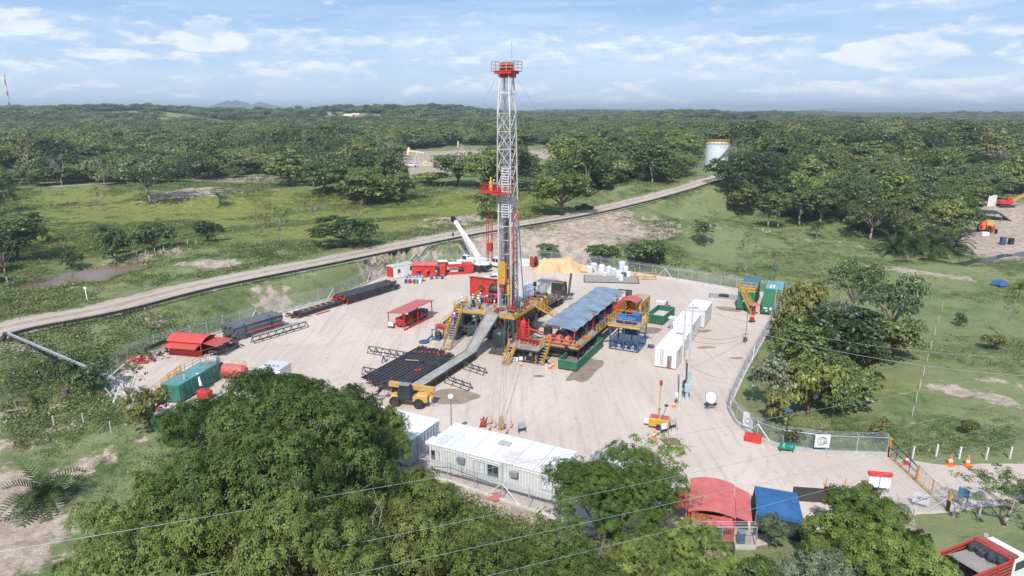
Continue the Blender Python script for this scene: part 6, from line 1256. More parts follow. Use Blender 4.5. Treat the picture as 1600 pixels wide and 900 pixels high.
t = thing('red_tank', 'rounded red tank with yellow rail peeping over the feathery tree', 'tank', (-36.2, 83.2, 0), R(-15)); t.scale = (.68, .68, .68); MB().lathe([(.3, -2.6), (1.1, -2.4), (1.3, -1.9), (1.3, 1.9), (1.1, 2.4), (.3, 2.6)], 20, (0, 0, 1.5), 'x').build('vessel', REDF, t, True); MB().box(-2, -1.6, -1, 1, 0, .5).box(1.6, 2, -1, 1, 0, .5).build('saddle', RED, t); MB().rail([(-1, .9, 2.4), (2.2, .9, 2.4), (2.2, -.8, 2.4)], .9, .05).build('railing', YEL, t)
t = thing('pump_skid', 'grey pump with a pipe stub between the teal tank and the red tank', 'pump', (-40.0, 86.0, 0), R(-15)); MB().tube((-.8, 0, 1.5), (.7, 0, 1.5), .45, 14).tube((-1.2, 0, .9), (-1.2, 0, 2.1), .2).build('motor', GALV, t); MB().box(-1.4, 1, -.6, .6, 0, 1.05).build('skid', DSTEEL, t)
t = thing('red_pump', 'red pump half hidden by leaves beside the teal tank', 'pump', (-37.2, 76.6, 0), R(-15)); t.scale = (.7, .7, .7); MB().bbox(-1.2, 1.2, -.8, .8, .2, 1.7, .2).build('housing', RED, t); MB().box(-1.4, 1.4, -.9, .9, 0, .2).tube((0, .2, 1.7), (1.2, 1.2, 2.3), .16).build('skid', DSTEEL, t)

# ---- pipe stacks by the back fence: every pipe its own object
def stack(cx, cy, ang, L_, rows, cols, r, m, label, group, cap=None, taper=.5, jit=.35, z0=.15):
    a = R(ang); ux, uy = math.sin(a), math.cos(a); vx, vy = uy, -ux; src = make_pipe(L_, r, m, label, group, cap); src['kind_note'] = 0; del src['kind_note']; first[id(src)] = True
    for j in range(rows):
        n = int(cols - j * taper * 2)
        for i in range(n):
            v = (i - (n - 1) / 2) * r * 2.35 + rnd.uniform(-.02, .02); u = rnd.uniform(-jit, jit)
            lay(src, (cx + vx * v + ux * u, cy + vy * v + uy * u, z0 + r + j * r * 2.05), -a + R(rnd.uniform(-.5, .5)))
stack(-42.9, 98.2, 33, 8.8, 9, 11, .115, PIPG, 'grey weathered tubing in the tall squared bundle by the fence', 'grey tubing in the tall bundle', None, 0, .3)
stack(-36.2, 110.8, 34, 9.0, 3, 10, .10, PIPE, 'dark pipe in the low stack between the grey tubing and the back stack', 'dark pipes in the low stack', None, .5, .8)
stack(-31.0, 119.0, 34, 13.2, 5, 15, .125, PIPE, 'dark pipe with red capped ends in the wide stack before the white container', 'dark pipes in the wide back stack', REDB, .5, .8)
for k, (v, l) in enumerate([(0, 'near'), (4.6, 'far')]):
    for s_ in (0, 1):
        a = R(33); x, y = -42.9 + math.sin(a) * (1.6 + v) + math.cos(a) * (1.62 if s_ else -1.62), 98.2 + math.cos(a) * (1.6 + v) - math.sin(a) * (1.62 if s_ else -1.62)
        o = MB().bar((0, 0, 0), (0, 0, 2.7), .12).build('stack_post', BLUE); tag(o, f'blue upright post holding the {l} end of the grey tubing bundle on its ' + ('yard' if s_ else 'fence') + ' side', 'post'); o.location = (x, y, 0)
for k in range(6):
    a = R(34); u = .8 + k * 1.3; o = MB().bar((-.6, 0, 0), (.6, 0, 0), .1, .12).build('timber_batten', YEL if k % 2 else WOOD); tag(o, 'short batten laid across the low dark pipe stack', 'timber', 'battens on the low pipe stack'); o.location = (-36.2 + math.sin(a) * u, 110.8 + math.cos(a) * u, .85); o.rotation_euler = (0, 0, -a + rnd.uniform(-.3, .3))
def wtrestle(label, x, y, ang, L_, h=.9, m=DSTEEL, top=None):
    t = thing('pipe_trestle', label, 'pipe rack', (x, y, 0), R(90 - ang)); b = MB(); b.bar((0, 0, h), (L_, 0, h), .12)
    for s_ in (-.5, .5): b.bar((0, s_, .06), (L_, s_, .06), .1)
    n = int(L_ / 1.4)
    for i in range(n + 1):
        xx = L_ * i / n
        for s_ in (-.5, .5): b.bar((xx, s_, .05), (xx, 0, h), .08)
    b.build('frame', m, t); return t
wtrestle('long grey trestle with pale pipes laid on it, in front of the tubing bundle', -38.9, 96.9, 36, 9.8); 
for k in range(3):
    o = MB().tube((0, 0, 0), (0, 9.2 - k, 0), .09, 8).build('loose_pipe', PIPG if k else GALV); tag(o, ['pale pipe on the long grey trestle', 'grey pipe lying behind the pale one on the long trestle', 'outermost grey pipe lying on the long trestle'][k], 'pipe'); o.location = (-38.9 + .2 - k * .2, 96.9 + .3 + .1 * k, 1.05); o.rotation_euler = (0, 0, -R(36))
for k, (x, y, L_, l) in enumerate([(-40.5, 98.9, 6.6, 'long thin red pipe lying behind the long grey trestle'), (-33.4, 111.3, 3.0, 'short red bar lying at the foot of the low pipe stack')]): o = MB().tube((0, 0, 0), (0, L_, 0), .1, 8).build('red_bar', RED); tag(o, l, 'pipe'); o.location = (x, y, .9 if k == 0 else .15); o.rotation_euler = (0, 0, -R(36))
wtrestle('short low trestle beside the arched shed awning', -42.1, 93.0, 30, 2.6, .7, RUST); wtrestle('small rusty trestle next to the one by the shed awning', -43.6, 93.9, 30, 2.6, .7, RUST)
t = thing('red_reel', 'round orange red reel behind the fence by the low pipe stack', 'reel', (-31.9, 119.0, 0), 0); MB().lathe([(.55, 0), (.6, .1), (.2, .2)], 14, (0, 0, .6)).build('flange', RED, t); MB().tube((0, 0, 0), (0, 0, .62), .15).build('hub', RED, t)

# ---- tarpaulin heap, sacks, reel
t = thing('tarpaulin_heap', 'large heap covered with a creased orange yellow tarpaulin before the back fence', 'covered heap', (10.3, 144.6, 0), R(-4)); m = MB(); nu, nv = 46, 22
for j in range(nv + 1):
    for i in range(nu + 1):
        a = i / nu * 2 - 1; b = j / nv * 2 - 1; x = a * 5.6; y = b * 2.5 * (1 - .1 * a + .22 * math.sin(a * 5.1) * (1 if b < 0 else .4) + .1 * math.sin(a * 13)); x += .5 * math.sin(b * 4); e = max(0, 1 - abs(a) ** 3) * max(0, 1 - abs(b) ** 1.7); prof = 2.7 if a < .25 else 2.7 - (a - .25) * 1.75
        prof *= sm(np.array([(a + 1) * 2.6]))[0]; nz = float(fbm(np.array([x * .9]), np.array([y * 1.1]), 5, 4)[0]) - .5; z = .02 + prof * min(1, e * 1.25) * (1 + .25 * nz) + .28 * nz * e; m.v.append((x + nz * .5, y + nz * .4, max(.02, z)))
for j in range(nv):
    for i in range(nu): a = j * (nu + 1) + i; m.f.append((a, a + 1, a + nu + 2, a + nu + 1)); m.m.append(0)
m.build('tarpaulin', TARP, t)
t = thing('tarpaulin_heap', 'small heap under the same yellow tarpaulin beside the white sacks', 'covered heap', (16.0, 143.4, 0), 0); m = MB(); m.lathe([(1.7, 0), (1.6, .6), (1.2, 1.15), (.6, 1.4), (.05, 1.45)], 18); m.v = [(x * (1 + .12 * math.sin(5 * x + 3 * z)), y * .75, z * (1 + .1 * math.sin(4 * y))) for x, y, z in m.v]; m.build('tarpaulin', TARP, t, True)
t = thing('hose_reel', 'big red hose reel beside the tarpaulin heap', 'reel', (4.9, 148.0, 0), R(20)); MB().lathe([(1.2, -.06), (1.25, 0), (1.2, .06)], 20, (-.55, 0, 1.3), 'x').lathe([(1.2, -.06), (1.25, 0), (1.2, .06)], 20, (.55, 0, 1.3), 'x').build('flange', RED, t); MB().lathe([(.8, -.5), (.85, 0), (.8, .5)], 18, (0, 0, 1.3), 'x').build('hose_coil', BLK, t); MB().bar((-.6, -.8, 0), (-.6, 0, 1.3), .1).bar((-.6, .8, 0), (-.6, 0, 1.3), .1).bar((.6, -.8, 0), (.6, 0, 1.3), .1).bar((.6, .8, 0), (.6, 0, 1.3), .1).build('stand', RED, t)
t = thing('white_crate', 'white crate between the yellow frame and the red reel', 'crate', (1.9, 148.4, 0), 0); MB().bbox(0, 2.1, 0, 1.4, .1, 1.5, .04).build('crate_body', mat('offwhite_plastic', (.68, .66, .62), .6), t); MB().box(0, 2.1, 0, 1.4, 0, .1).build('pallet', WOOD, t)
t = thing('yellow_cradle', 'small yellow frame standing by the back fence near the mast', 'frame', (.1, 149.2, 0), 0); m = MB()
for x in (0, 1.3):
    for y in (0, 1): m.bar((x, y, 0), (x, y, 1.2), .1)
for z in (.4, .8, 1.15): m.bar((0, 0, z), (1.3, 0, z), .12); m.bar((0, 1, z), (1.3, 1, z), .12)
m.build('frame', YEL, t)
t = thing('yellow_stand', 'open yellow steel stand beside the white sacks', 'stand', (25.4, 136.4, 0), R(-6)); m = MB()
for x in (0, 2.2, 4.2):
    for y in (0, 2.0): m.bar((x, y, 0), (x, y, 1.9 if x != 2.2 else 1.0), .13)
m.bar((0, 0, .2), (4.2, 0, .2), .13).bar((0, 2, .2), (4.2, 2, .2), .13).bar((0, 0, 1.1), (0, 2, 1.1), .1).bar((4.2, 0, 1.1), (4.2, 2, 1.1), .1).bar((0, 2, 1.1), (4.2, 2, 1.1), .1).bar((0, 0, .9), (2.2, 0, .2), .1); m.build('frame', YEL, t)
t = thing('ground_mat', 'dark plastic liner on the ground beneath the white sacks', 'liner', (14.6, 134.0, .04), R(-6)); MB().box(0, 11, 0, 6.4, 0, .03).build('liner_sheet', mat('grey_liner', (.34, .32, .3), .7, dirt=.4), t); MB().bar((0, 0, .06), (11, 0, .06), .15).bar((0, 0, .06), (0, 6.4, .06), .15).bar((11, 0, .06), (11, 6.4, .06), .15).build('edge', BLK, t)
for k, (px, py, s, l) in enumerate([(921, 426, 1.25, 'pale blue grey bulk sack nearest the tarpaulin'), (928, 421, 1.25, 'pale bulk sack behind the one nearest the tarpaulin'), (940, 424, 1.3, 'white bulk sack third from the tarpaulin'), (951, 426, 1.2, 'white bulk sack in the middle of the sack row'), (945, 431, .7, 'small flat sack in front of the middle sack'), (959, 428, 1.1, 'white bulk sack just past the middle of the row'), (966, 433, 1.2, 'front white bulk sack at the far end of the row'), (972, 425, 1.3, 'tallest white bulk sack at the back of the row end'), (970, 438, 1.0, 'white sack lowest in front at the row end'), (977, 430, 1.1, 'white sack beside the tallest one'), (982, 432, .9, 'last white sack before the yellow stand')]):
    x, y = G(px, py); t = thing('bulk_sack', l, 'sack', (x, y, .07), rnd.uniform(-.4, .4)); h = s * (1.15 if 'tallest' not in l else 1.8); b = MB().bbox(-s / 2, s / 2, -s / 2, s / 2, 0, h, .22 * s); b.v = [(x_ * (1 + .06 * math.sin(7 * z_ + y_)), y_, z_) for x_, y_, z_ in b.v]; b.build('bag', SACK, t); MB().bar((-s / 2, -s / 2, h * .8), (-s / 2, -s / 2, h + .15), .05).bar((s / 2, s / 2, h * .8), (s / 2, s / 2, h + .12), .05).build('loops', SACK, t)
t = thing('black_pile', 'low pile of black plastic at the foot of the back fence by the yellow stand', 'pile', (23.3, 139.6, 0), 0); b = MB().lathe([(1.3, 0), (1.1, .5), (.5, .75), (.05, .8)], 12); b.v = [(x * 1.2, y * .6, z) for x, y, z in b.v]; b.build('sheet', BLK, t, True)
t = thing('concrete_slab', 'concrete pit frame with scrap by the green tanks', 'slab', (36.0, 121.6, 0), R(-20)); MB().box(0, 9, 0, .2, 0, .25).box(0, 9, 4.6, 4.8, 0, .25).box(0, .2, .2, 4.6, 0, .25).box(8.8, 9, .2, 4.6, 0, .25).build('kerb', CONC, t); MB().box(.2, 8.8, .2, 4.6, .04, .06).build('floor', mat('grey_silt', (.36, .33, .29), .9, var=.3), t); MB().bbox(2, 3.8, 2.2, 3.2, .06, .5, .15).build('tyre_pile', BLK, t); MB().bbox(6.6, 8.6, .8, 4.2, .06, .25, .1).build('net', GREYD, t)
# ---- green tanks with yellow stairs
t = thing('green_tank', 'green frac tank with yellow railed platform and stairs on its end', 'tank', (39.3, 114.6, 0), R(-24)); MB().bbox(0, 2.9, 0, 11.0, .3, 3.4, .05).build('tank_body', GREEN, t); MB().box(.03, 2.87, 2.5, 10.9, 3.41, 3.46).build('roof', mat('blue_green_roof', (.06, .17, .24), .55, var=.3), t); MB().box(-.1, 3, -.2, 11, .05, .3).build('skid', BLK, t)
MB().rail([(0, .05, 3.4), (2.85, .05, 3.4), (2.85, 2.4, 3.4), (0, 2.4, 3.4), (0, .05, 3.4)], 1.1, .09, 1, 1.1, .25).build('railing', YEL, t); stair(t, (2.9, -2.2, .3), (.8, -.2, 3.4), .8, name='stair'); MB().lathe([(.2, 0), (.2, .02)], 12, (1.0, -.06, 1.7), 'y').box(1.5, 1.9, -.07, -.05, 1.3, 1.4).build('marking', WHITE, t)
t = thing('green_tank', 'green frac tank with sloping stepped front beside the chain fence', 'tank', (42.6, 112.0, 0), R(-24)); MB().extr([(0, .3), (11.6, .3), (11.6, 3.3), (3.2, 3.3), (.5, 1.7), (0, 1.5)], 0, 3.1, 'x').build('tank_body', GREEN, t); MB().box(.1, 3.0, 5.0, 11.5, 3.31, 3.36).build('roof', TEALR, t); MB().box(-.1, 3.2, -.2, 11.6, .05, .3).build('skid', BLK, t)
stair(t, (2.5, -.1, 1.5), (2.5, 3.2, 3.35), .9, name='stair', railh=.9); MB().box(.4, 1.0, -.03, -.005, 1.0, 1.3).box(1.3, 1.7, -.03, -.005, .9, 1.35).lathe([(.17, 0), (.17, .02)], 12, (.9, -.02, .7), 'y').build('marking', WHITE, t); MB().box(.8, 1.1, 5.6, 7.6, 3.37, 3.47).box(1.3, 1.6, 6.0, 7.8, 3.37, 3.47).build('planks', CREAM, t)
t = thing('red_umbrella_lamp', 'small red canopy on a post at the foot of the green tank stairs', 'canopy', (41.2, 111.2, 0), 0); MB().lathe([(.9, 0), (.5, .3), (.05, .42)], 8, (0, 0, 1.9)).build('canopy_top', REDF, t); MB().tube((0, 0, 0), (0, 0, 1.95), .12).bbox(-.2, .2, -.2, .2, .4, 1.1, .05).build('post', RED, t)
t = thing('small_engine', 'small red engine on the gravel in front of the green tanks', 'engine', (39.6, 107.5, 0), R(20)); t.scale = (.75, .75, .75); MB().bbox(-.5, .4, -.35, .35, .35, 1.2, .08).build('engine_block', RED, t); MB().box(-.7, .7, -.4, .4, .15, .25).tube((.6, .2, .3), (1.0, .4, .1), .08).build('skid', BLK, t)
# ---- front: red awning cabin, blue canopy
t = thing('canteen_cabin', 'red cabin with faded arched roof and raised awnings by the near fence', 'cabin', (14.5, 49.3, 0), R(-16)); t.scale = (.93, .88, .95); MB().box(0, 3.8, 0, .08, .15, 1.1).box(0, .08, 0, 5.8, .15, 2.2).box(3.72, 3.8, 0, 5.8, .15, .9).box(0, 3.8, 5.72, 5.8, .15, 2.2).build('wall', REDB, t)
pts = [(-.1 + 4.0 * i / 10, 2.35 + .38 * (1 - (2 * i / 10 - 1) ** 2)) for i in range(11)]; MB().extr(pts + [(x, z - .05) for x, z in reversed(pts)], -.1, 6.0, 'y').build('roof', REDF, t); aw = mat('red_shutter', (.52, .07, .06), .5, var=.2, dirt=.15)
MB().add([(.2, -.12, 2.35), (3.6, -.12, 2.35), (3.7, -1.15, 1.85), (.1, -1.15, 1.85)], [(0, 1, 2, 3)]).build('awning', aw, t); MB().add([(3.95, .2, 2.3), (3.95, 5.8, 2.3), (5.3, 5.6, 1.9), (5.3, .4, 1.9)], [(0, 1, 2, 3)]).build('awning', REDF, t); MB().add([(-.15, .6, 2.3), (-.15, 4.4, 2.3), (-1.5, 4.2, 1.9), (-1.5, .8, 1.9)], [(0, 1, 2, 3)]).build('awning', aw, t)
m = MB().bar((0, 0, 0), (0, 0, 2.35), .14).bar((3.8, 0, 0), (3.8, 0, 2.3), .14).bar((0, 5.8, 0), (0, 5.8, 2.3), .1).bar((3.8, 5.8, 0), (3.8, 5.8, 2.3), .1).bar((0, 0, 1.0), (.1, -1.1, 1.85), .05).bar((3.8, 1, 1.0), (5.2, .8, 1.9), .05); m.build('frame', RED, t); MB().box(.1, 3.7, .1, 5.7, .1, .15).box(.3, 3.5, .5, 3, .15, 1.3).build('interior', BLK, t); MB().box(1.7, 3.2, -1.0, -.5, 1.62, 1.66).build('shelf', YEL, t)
x0, y0 = G(1110, 838)
t = thing('notice_board', 'yellow board with dark lettering over a green panel at the red cabin', 'notice board', (16.3, 48.2, 0), R(-10)); MB().box(-.7, .7, 0, .04, 1.15, 1.6).build('board', YEL, t); MB().box(-.65, .65, 0, .04, .4, 1.05).build('green_panel', GREENS, t); MB().bar((-.6, .03, 0), (-.6, .03, 1.6), .05).bar((.6, .03, 0), (.6, .03, 1.6), .05).build('legs', STEEL, t)
for k in range(5): MB().box(-.45 + k * .2, -.32 + k * .2, -.012, -.002, 1.28, 1.46).build('lettering', BLK, t)
t = thing('white_chest', 'white chest standing at the front of the red cabin', 'chest', (14.9, 48.2, 0), R(-12)); MB().bbox(-.45, .45, -.35, .35, .1, 1.25, .05).build('chest_body', WHITE, t); MB().bbox(-.48, .48, -.38, .38, 1.26, 1.36, .04).build('lid', WHITE, t)
for l, x, y, m_ in [('blue barrel with white lid at the corner of the red cabin', 18.5, 48.2, BLUE), ('small white drum on the ground behind the near fence', 15.2, 46.9, mat('cream_plastic', (.6, .55, .45), .7))]: o = drum((x, y, 0), (0, 0, 0), l, None, m_); o.scale = (1.15, 1.15, 1.2)
for l, x, y, a in [('broom with white head leaning beside the white chest', 14.2, 47.9, 25), ('second broom standing by the yellow board', 15.7, 47.7, 3)]: t = thing('broom', l, 'broom', (x, y, 0), R(a)); MB().tube((0, 0, .15), (-.3, .5, 1.6), .03, 6).build('handle', CREAM, t); MB().bbox(-.25, .25, -.1, .1, 0, .25, .04).build('head', WHITE, t)
t = thing('bench_table', 'dark low table with scattered items in front of the red cabin', 'table', (16.4, 47.1, 0), R(-12)); MB().box(-1.2, 1.2, -.5, .5, .65, .72).build('tabletop', DSTEEL, t)
for sx in (-1.1, 1.1):
    for sy in (-.4, .4): MB().bar((sx, sy, 0), (sx, sy, .65), .07).build('leg', DSTEEL, t)
t = thing('blue_canopy', 'blue tarpaulin canopy with dark net sides near the gate road', 'canopy', (20.1, 49.6, 0), R(-20)); t.scale = (.92, .88, .95); pk = MB(); pk.add([(0, 0, 2.1), (3.9, 0, 2.1), (3.5, 4.6, 2.15), (-.2, 4.6, 2.15), (1.9, 2.3, 2.5)], [(0, 1, 4), (1, 2, 4), (2, 3, 4), (3, 0, 4)]).add([(0, 0, 2.1), (3.9, 0, 2.1), (3.95, -.06, 1.75), (-.05, -.06, 1.75)], [(3, 2, 1, 0)]).build('canopy_cloth', BLUET, t)
MB().add([(0, 0, 2.05), (-.2, 4.6, 2.1), (-.5, 4.6, 0), (-.3, 0, 0)], [(0, 1, 2, 3)]).add([(0, 0, 1.8), (3.9, 0, 1.8), (3.9, -.05, 0), (0, -.05, 0)], [(0, 1, 2, 3)]).build('net_side', mat('black_shade_net', (.03, .045, .04), .9), t); m = MB()
for x, y in ((0, 0), (3.9, 0), (3.5, 4.6), (-.2, 4.6)): m.bar((x, y, 0), (x, y, 2.1), .08)
m.build('posts', STEEL, t)
t = thing('shade_wall', 'long dark shade net wall stretching from the blue canopy along the gate road', 'screen', (25.2, 54.3, 0), R(-7)); MB().add([(0, 0, .0), (5.6, 0, .0), (5.6, .4, 1.2), (0, .3, 1.3)], [(0, 1, 2, 3)]).build('net', mat('brown_black_net', (.05, .045, .04), .9), t); MB().bar((0, .3, 0), (0, .3, 1.3), .07).bar((5.6, .4, 0), (5.6, .4, 1.25), .07).build('posts', STEEL, t)
t = thing('white_barrel_small', 'white canister beside the blue canopy corner', 'canister', (19.6, 52.6, 0), 0); MB().lathe([(.25, 0), (.3, .1), (.3, .8), (.15, 1.0)], 12).build('canister_body', WHITE, t); MB().lathe([(.1, 0), (.1, .1)], 8, (0, 0, 1.0)).build('cap', BLUE, t)
t = thing('notice_kiosk', 'white twin panel board with a bright red top beside the gate', 'notice board', (32.6, 55.8, 0), R(-9)); MB().box(0, .88, 0, .06, .55, 1.7).box(.95, 1.85, 0, .06, .55, 1.7).build('board', WHITE, t); MB().box(-.08, 1.93, -.1, .35, 1.72, 2.0).build('red_top', REDB, t)
for x in (.05, .92, 1.8): MB().bar((x, .1, 0), (x, .1, 1.7), .06).build('leg', STEEL, t)
t = thing('white_sign', 'white panel with small lettering hung on the short fence by the gate', 'sign', (35.4, 53.6, 0), R(-35)); MB().box(0, 1.3, 0, .04, .4, 1.4).build('panel', WHITE, t); MB().box(.3, .6, -.01, 0, .8, 1.1).box(.7, 1.1, -.01, 0, .95, 1.02).build('lettering', GREYD, t); MB().bar((.1, .05, 0), (.1, .05, 1.4), .05).build('post', STEEL, t)
t = thing('blue_sign', 'weathered blue board on a post beside the lower gate post', 'sign', (39.1, 53.3, 0), R(-60)); MB().box(0, .9, 0, .04, 1.3, 2.1).build('panel', mat('blue_sign_paint', (.10, .25, .38), .5), t); MB().bar((.1, .06, 0), (.1, .06, 2.1), .06).bar((.8, .06, 0), (.8, .06, 2.1), .06).build('post', STEEL, t)

# ------------------------------------------------------------------ fences, gate, posts
def chain_mat():
    m = bpy.data.materials.new('chain_link_wire'); m.use_nodes = True; nt = m.node_tree; b = nt.nodes['Principled BSDF']; b.inputs['Base Color'].default_value = (.42, .46, .48, 1); b.inputs['Roughness'].default_value = .5; b.inputs['Metallic'].default_value = .3
    s = nt.nodes.new('ShaderNodeSeparateXYZ'); nt.links.new(nt.nodes.new('ShaderNodeTexCoord').outputs['Object'], s.inputs[0]); f = None
    hx = mth(nt, 'ADD', mth(nt, 'MULTIPLY', s.outputs[0], .9), s.outputs[1])
    for k in (1, -1):
        w = mth(nt, 'LESS_THAN', mth(nt, 'FRACT', mth(nt, 'MULTIPLY', mth(nt, 'ADD', hx, mth(nt, 'MULTIPLY', s.outputs[2], k)), 9.0)), .11); f = w if f is None else mth(nt, 'MAXIMUM', f, w)
    tr = nt.nodes.new('ShaderNodeBsdfTransparent'); mx = nt.nodes.new('ShaderNodeMixShader'); nt.links.new(f, mx.inputs[0]); nt.links.new(tr.outputs[0], mx.inputs[1]); nt.links.new(b.outputs[0], mx.inputs[2]); nt.links.new(mx.outputs[0], nt.nodes['Material Output'].inputs['Surface']); return m
CHAIN = chain_mat()
def fence(label, pts, h=2.3, step=3.0, kerb=.35, braces=(), arm=.35):
    x0, y0 = pts[0]; t = thing('chain_link_fence', label, 'fence', (x0, y0, 0), 0); P = [(x - x0, y - y0) for x, y in pts]; pos = []
    for (a, b), (c, d) in zip(P, P[1:]):
        n = max(1, round(math.hypot(c - a, d - b) / step))
        for i in range(n): pos.append((a + (c - a) * i / n, b + (d - b) * i / n))
    pos.append(P[-1]); pm_ = MB().tube((0, 0, 0), (0, 0, h), .05, 7).bar((0, 0, h), (-.12, .16, h + arm), .04); base = None
    for i, (a, b) in enumerate(pos):
        if base is None: base = pm_.build('post', GALV, t, loc=(a, b, 0))
        else: o = base.copy(); C.objects.link(o); o.location = (a, b, 0)
    r_ = MB(); n_ = MB(); k_ = MB(); w_ = MB()
    for (a, b), (c, d) in zip(pos, pos[1:]):
        r_.tube((a, b, h - .05), (c, d, h - .05), .035, 6); n_.add([(a, b, kerb * .6), (c, d, kerb * .6), (c, d, h), (a, b, h)], [(0, 1, 2, 3)])
        for j in (1, 2, 3): w_.tube((a - .12 * j / 3, b + .16 * j / 3, h + arm * j / 3), (c - .12 * j / 3, d + .16 * j / 3, h + arm * j / 3), .012, 4)
        if kerb: k_.bar((a, b, kerb / 2 - .05), (c, d, kerb / 2 - .05), .3, kerb + .1)
    r_.build('top_rail', GALV, t); n_.build('mesh_panel', CHAIN, t); w_.build('barbed_wire', GALV, t)
    if kerb: k_.build('concrete_kerb', CONC, t)
    bb = MB()
    for i in braces:
        a, b = pos[i % len(pos)]; c, d = pos[(i + 1) % len(pos)] if i + 1 < len(pos) else pos[i - 1]; l = math.hypot(c - a, d - b); bb.tube((a, b, h - .3), (a + (c - a) / l * 1.7, b + (d - b) / l * 1.7, .1), .05, 6)
        e = pos[i - 1] if i else pos[1]; l = math.hypot(e[0] - a, e[1] - b); bb.tube((a, b, h - .3), (a + (e[0] - a) / l * 1.7, b + (e[1] - b) / l * 1.7, .1), .05, 6)
    if bb.v: bb.build('brace', WHITE, t)
    return t
def gp(lst): return [G(*p) for p in lst]
fence('chain link fence along the bank below the raised road, behind the pipe stacks', gp([(170, 594), (201, 567), (243, 551), (350, 519), (448, 487), (522, 467), (590, 435), (640, 421), (715, 412), (762, 407)]), braces=(4, 9, 14, 19))
fence('chain link fence across the back of the yard behind the tarpaulin heap', gp([(762, 407), (826, 406), (900, 414), (980, 426), (1080, 441), (1150, 453), (1226, 464)]), braces=(8, 14, 22))
fence('long chain link fence beside the thicket, running towards the curve', gp([(1226, 464), (1200, 520), (1165, 582), (1138, 640)]), braces=(12,), kerb=.3)
fence('curved chain link fence on a white concrete kerb up to the gate', gp([(1138, 640), (1150, 662), (1182, 688), (1222, 702), (1290, 711), (1385, 714)]), h=2.2, step=3.2, braces=(0, 2, 7), kerb=.5)
fence('chain link fence in front of the large white office cabin', gp([(640, 742), (700, 752), (785, 782), (870, 810), (960, 834), (1060, 855)]), h=2.0, step=3.6, kerb=.2, braces=(3,))
fence('short chain link fence in front of the red cabin', gp([(1073, 857), (1180, 857)]), h=2.0, step=2.4, kerb=.3)
fence('short chain link fence at the near side of the gate', gp([(1340, 806), (1400, 803), (1478, 798)]), h=1.6, step=3.4, kerb=0, braces=(2,))
# the yellow and black gate
g0 = G(1388, 714); g1 = G(1480, 799); GA = math.atan2(g1[1] - g0[1], g1[0] - g0[0]); GL = math.hypot(g1[0] - g0[0], g1[1] - g0[1])
t = thing('yard_gate', 'closed yellow and black steel gate across the entrance road', 'gate', (*g0, 0), GA)
for k in (0, 1):
    a = .15 + k * GL / 2; b = a + GL / 2 - .25; lf_ = MB().bar((a, 0, .25), (b, 0, .25), .08).bar((a, 0, .25), (a, 0, 1.9), .1).bar((b, 0, .25), (b, 0, 1.6), .08).bar(((a + b) / 2, 0, .25), ((a + b) / 2, 0, 1.7), .07).build('gate_leaf', YEL, t)
    MB().bar((a, 0, 1.9), (b, 0, 1.6), .08).bar((a, 0, 1.1), (b, 0, 1.0), .05).bar((a + (b - a) * .25, 0, .25), (a + (b - a) * .25, 0, 1.8), .05).bar((a + (b - a) * .75, 0, .25), (a + (b - a) * .75, 0, 1.6), .05).build('top_bar', BLK if k == 0 else CREAM, lf_)
    MB().add([(a, 0, .3), (b, 0, .3), (b, 0, 1.55), (a, 0, 1.8)], [(0, 1, 2, 3)]).build('mesh_panel', CHAIN, lf_)
MB().bar((0, 0, 0), (0, 0, 2.1), .18).build('gate_post', BLK, t); MB().bar((GL, 0, 0), (GL, 0, 2.0), .22).build('gate_post', BLK, t); MB().bar((0, 0, 1.2), (0, 0, 2.11), .2).bar((GL, 0, 1.1), (GL, 0, 2.01), .24).build('post_stripe', YEL, t); 
# white concrete posts
for k, (px, py, l) in enumerate([(1425, 716, 'white concrete post across the gate road, first from the gate'), (1462, 713, 'white concrete post across the gate road, second from the gate'), (1498, 717, 'white concrete post beside the pair of orange cones'), (1540, 718, 'white concrete post past the pair of orange cones'), (1577, 717, 'white concrete post farthest from the gate on the meadow side'),
                          (1426, 815, 'white post at the mown grass, first below the gate fence'), (1489, 808, 'white post at the mown grass under the blue board'), (1528, 811, 'white post at the mown grass by the sparse shrub'), (1571, 819, 'white post at the mown grass farthest from the gate')]):
    x, y = G(px, py); o = MB().bar((0, 0, -.2), (.05, 0, 1.25), .14).box(-.05, .13, -.08, .08, 1.25, 1.3).build('concrete_post', WHITE if k < 5 else CONC); tag(o, l, 'post'); o.location = (x, y, 0)
for k in range(9):    # thin posts of the wire fence running up the meadow
    px = 1425 + k * 5.8; py = 650 - k * 21; x, y, z = hit(px, py); o = MB().bar((0, 0, -.2), (0, 0, 1.3), .09).build('wire_fence_post', CONC); tag(o, 'thin pale post of the wire fence that climbs the meadow', 'post', 'posts of the wire fence up the meadow'); o.location = (x, y, z)
for k, (px, py) in enumerate([(198, 401), (214, 401), (228, 398), (242, 396), (256, 394), (268, 388), (293, 383), (307, 384)]): x, y, z = hit(px, py); o = MB().bar((0, 0, -.2), (.1, 0, 1.3), .16).build('wooden_fence_post', mat('bleached_wood', (.45, .42, .38), .9)); tag(o, 'bleached wooden post along the meadow side of the pond', 'post', 'posts along the pond'); o.location = (x, y, z)
for k, (px, py, l) in enumerate([(85, 666, 'pale post standing on the bank near the fallen branches'), (131, 662, 'white post on the grassy bank outside the yard corner'), (174, 675, 'thin post nearest the yard corner on the grassy bank')]): x, y, z = hit(px, py); o = MB().bar((0, 0, -.2), (0, 0, 1.3), .12).build('concrete_post', CONC); tag(o, l, 'post'); o.location = (x, y, z)
x, y, z = hit(137, 470); t = thing('marker_post', 'white marker post with pointed head beside the raised road', 'marker post', (x, y, z), 0); MB().bar((0, 0, -.2), (-.1, 0, 2.0), .13).build('post', WHITE, t); MB().bbox(-.35, .15, -.08, .08, 2.0, 2.35, .1).build('head', WHITE, t)
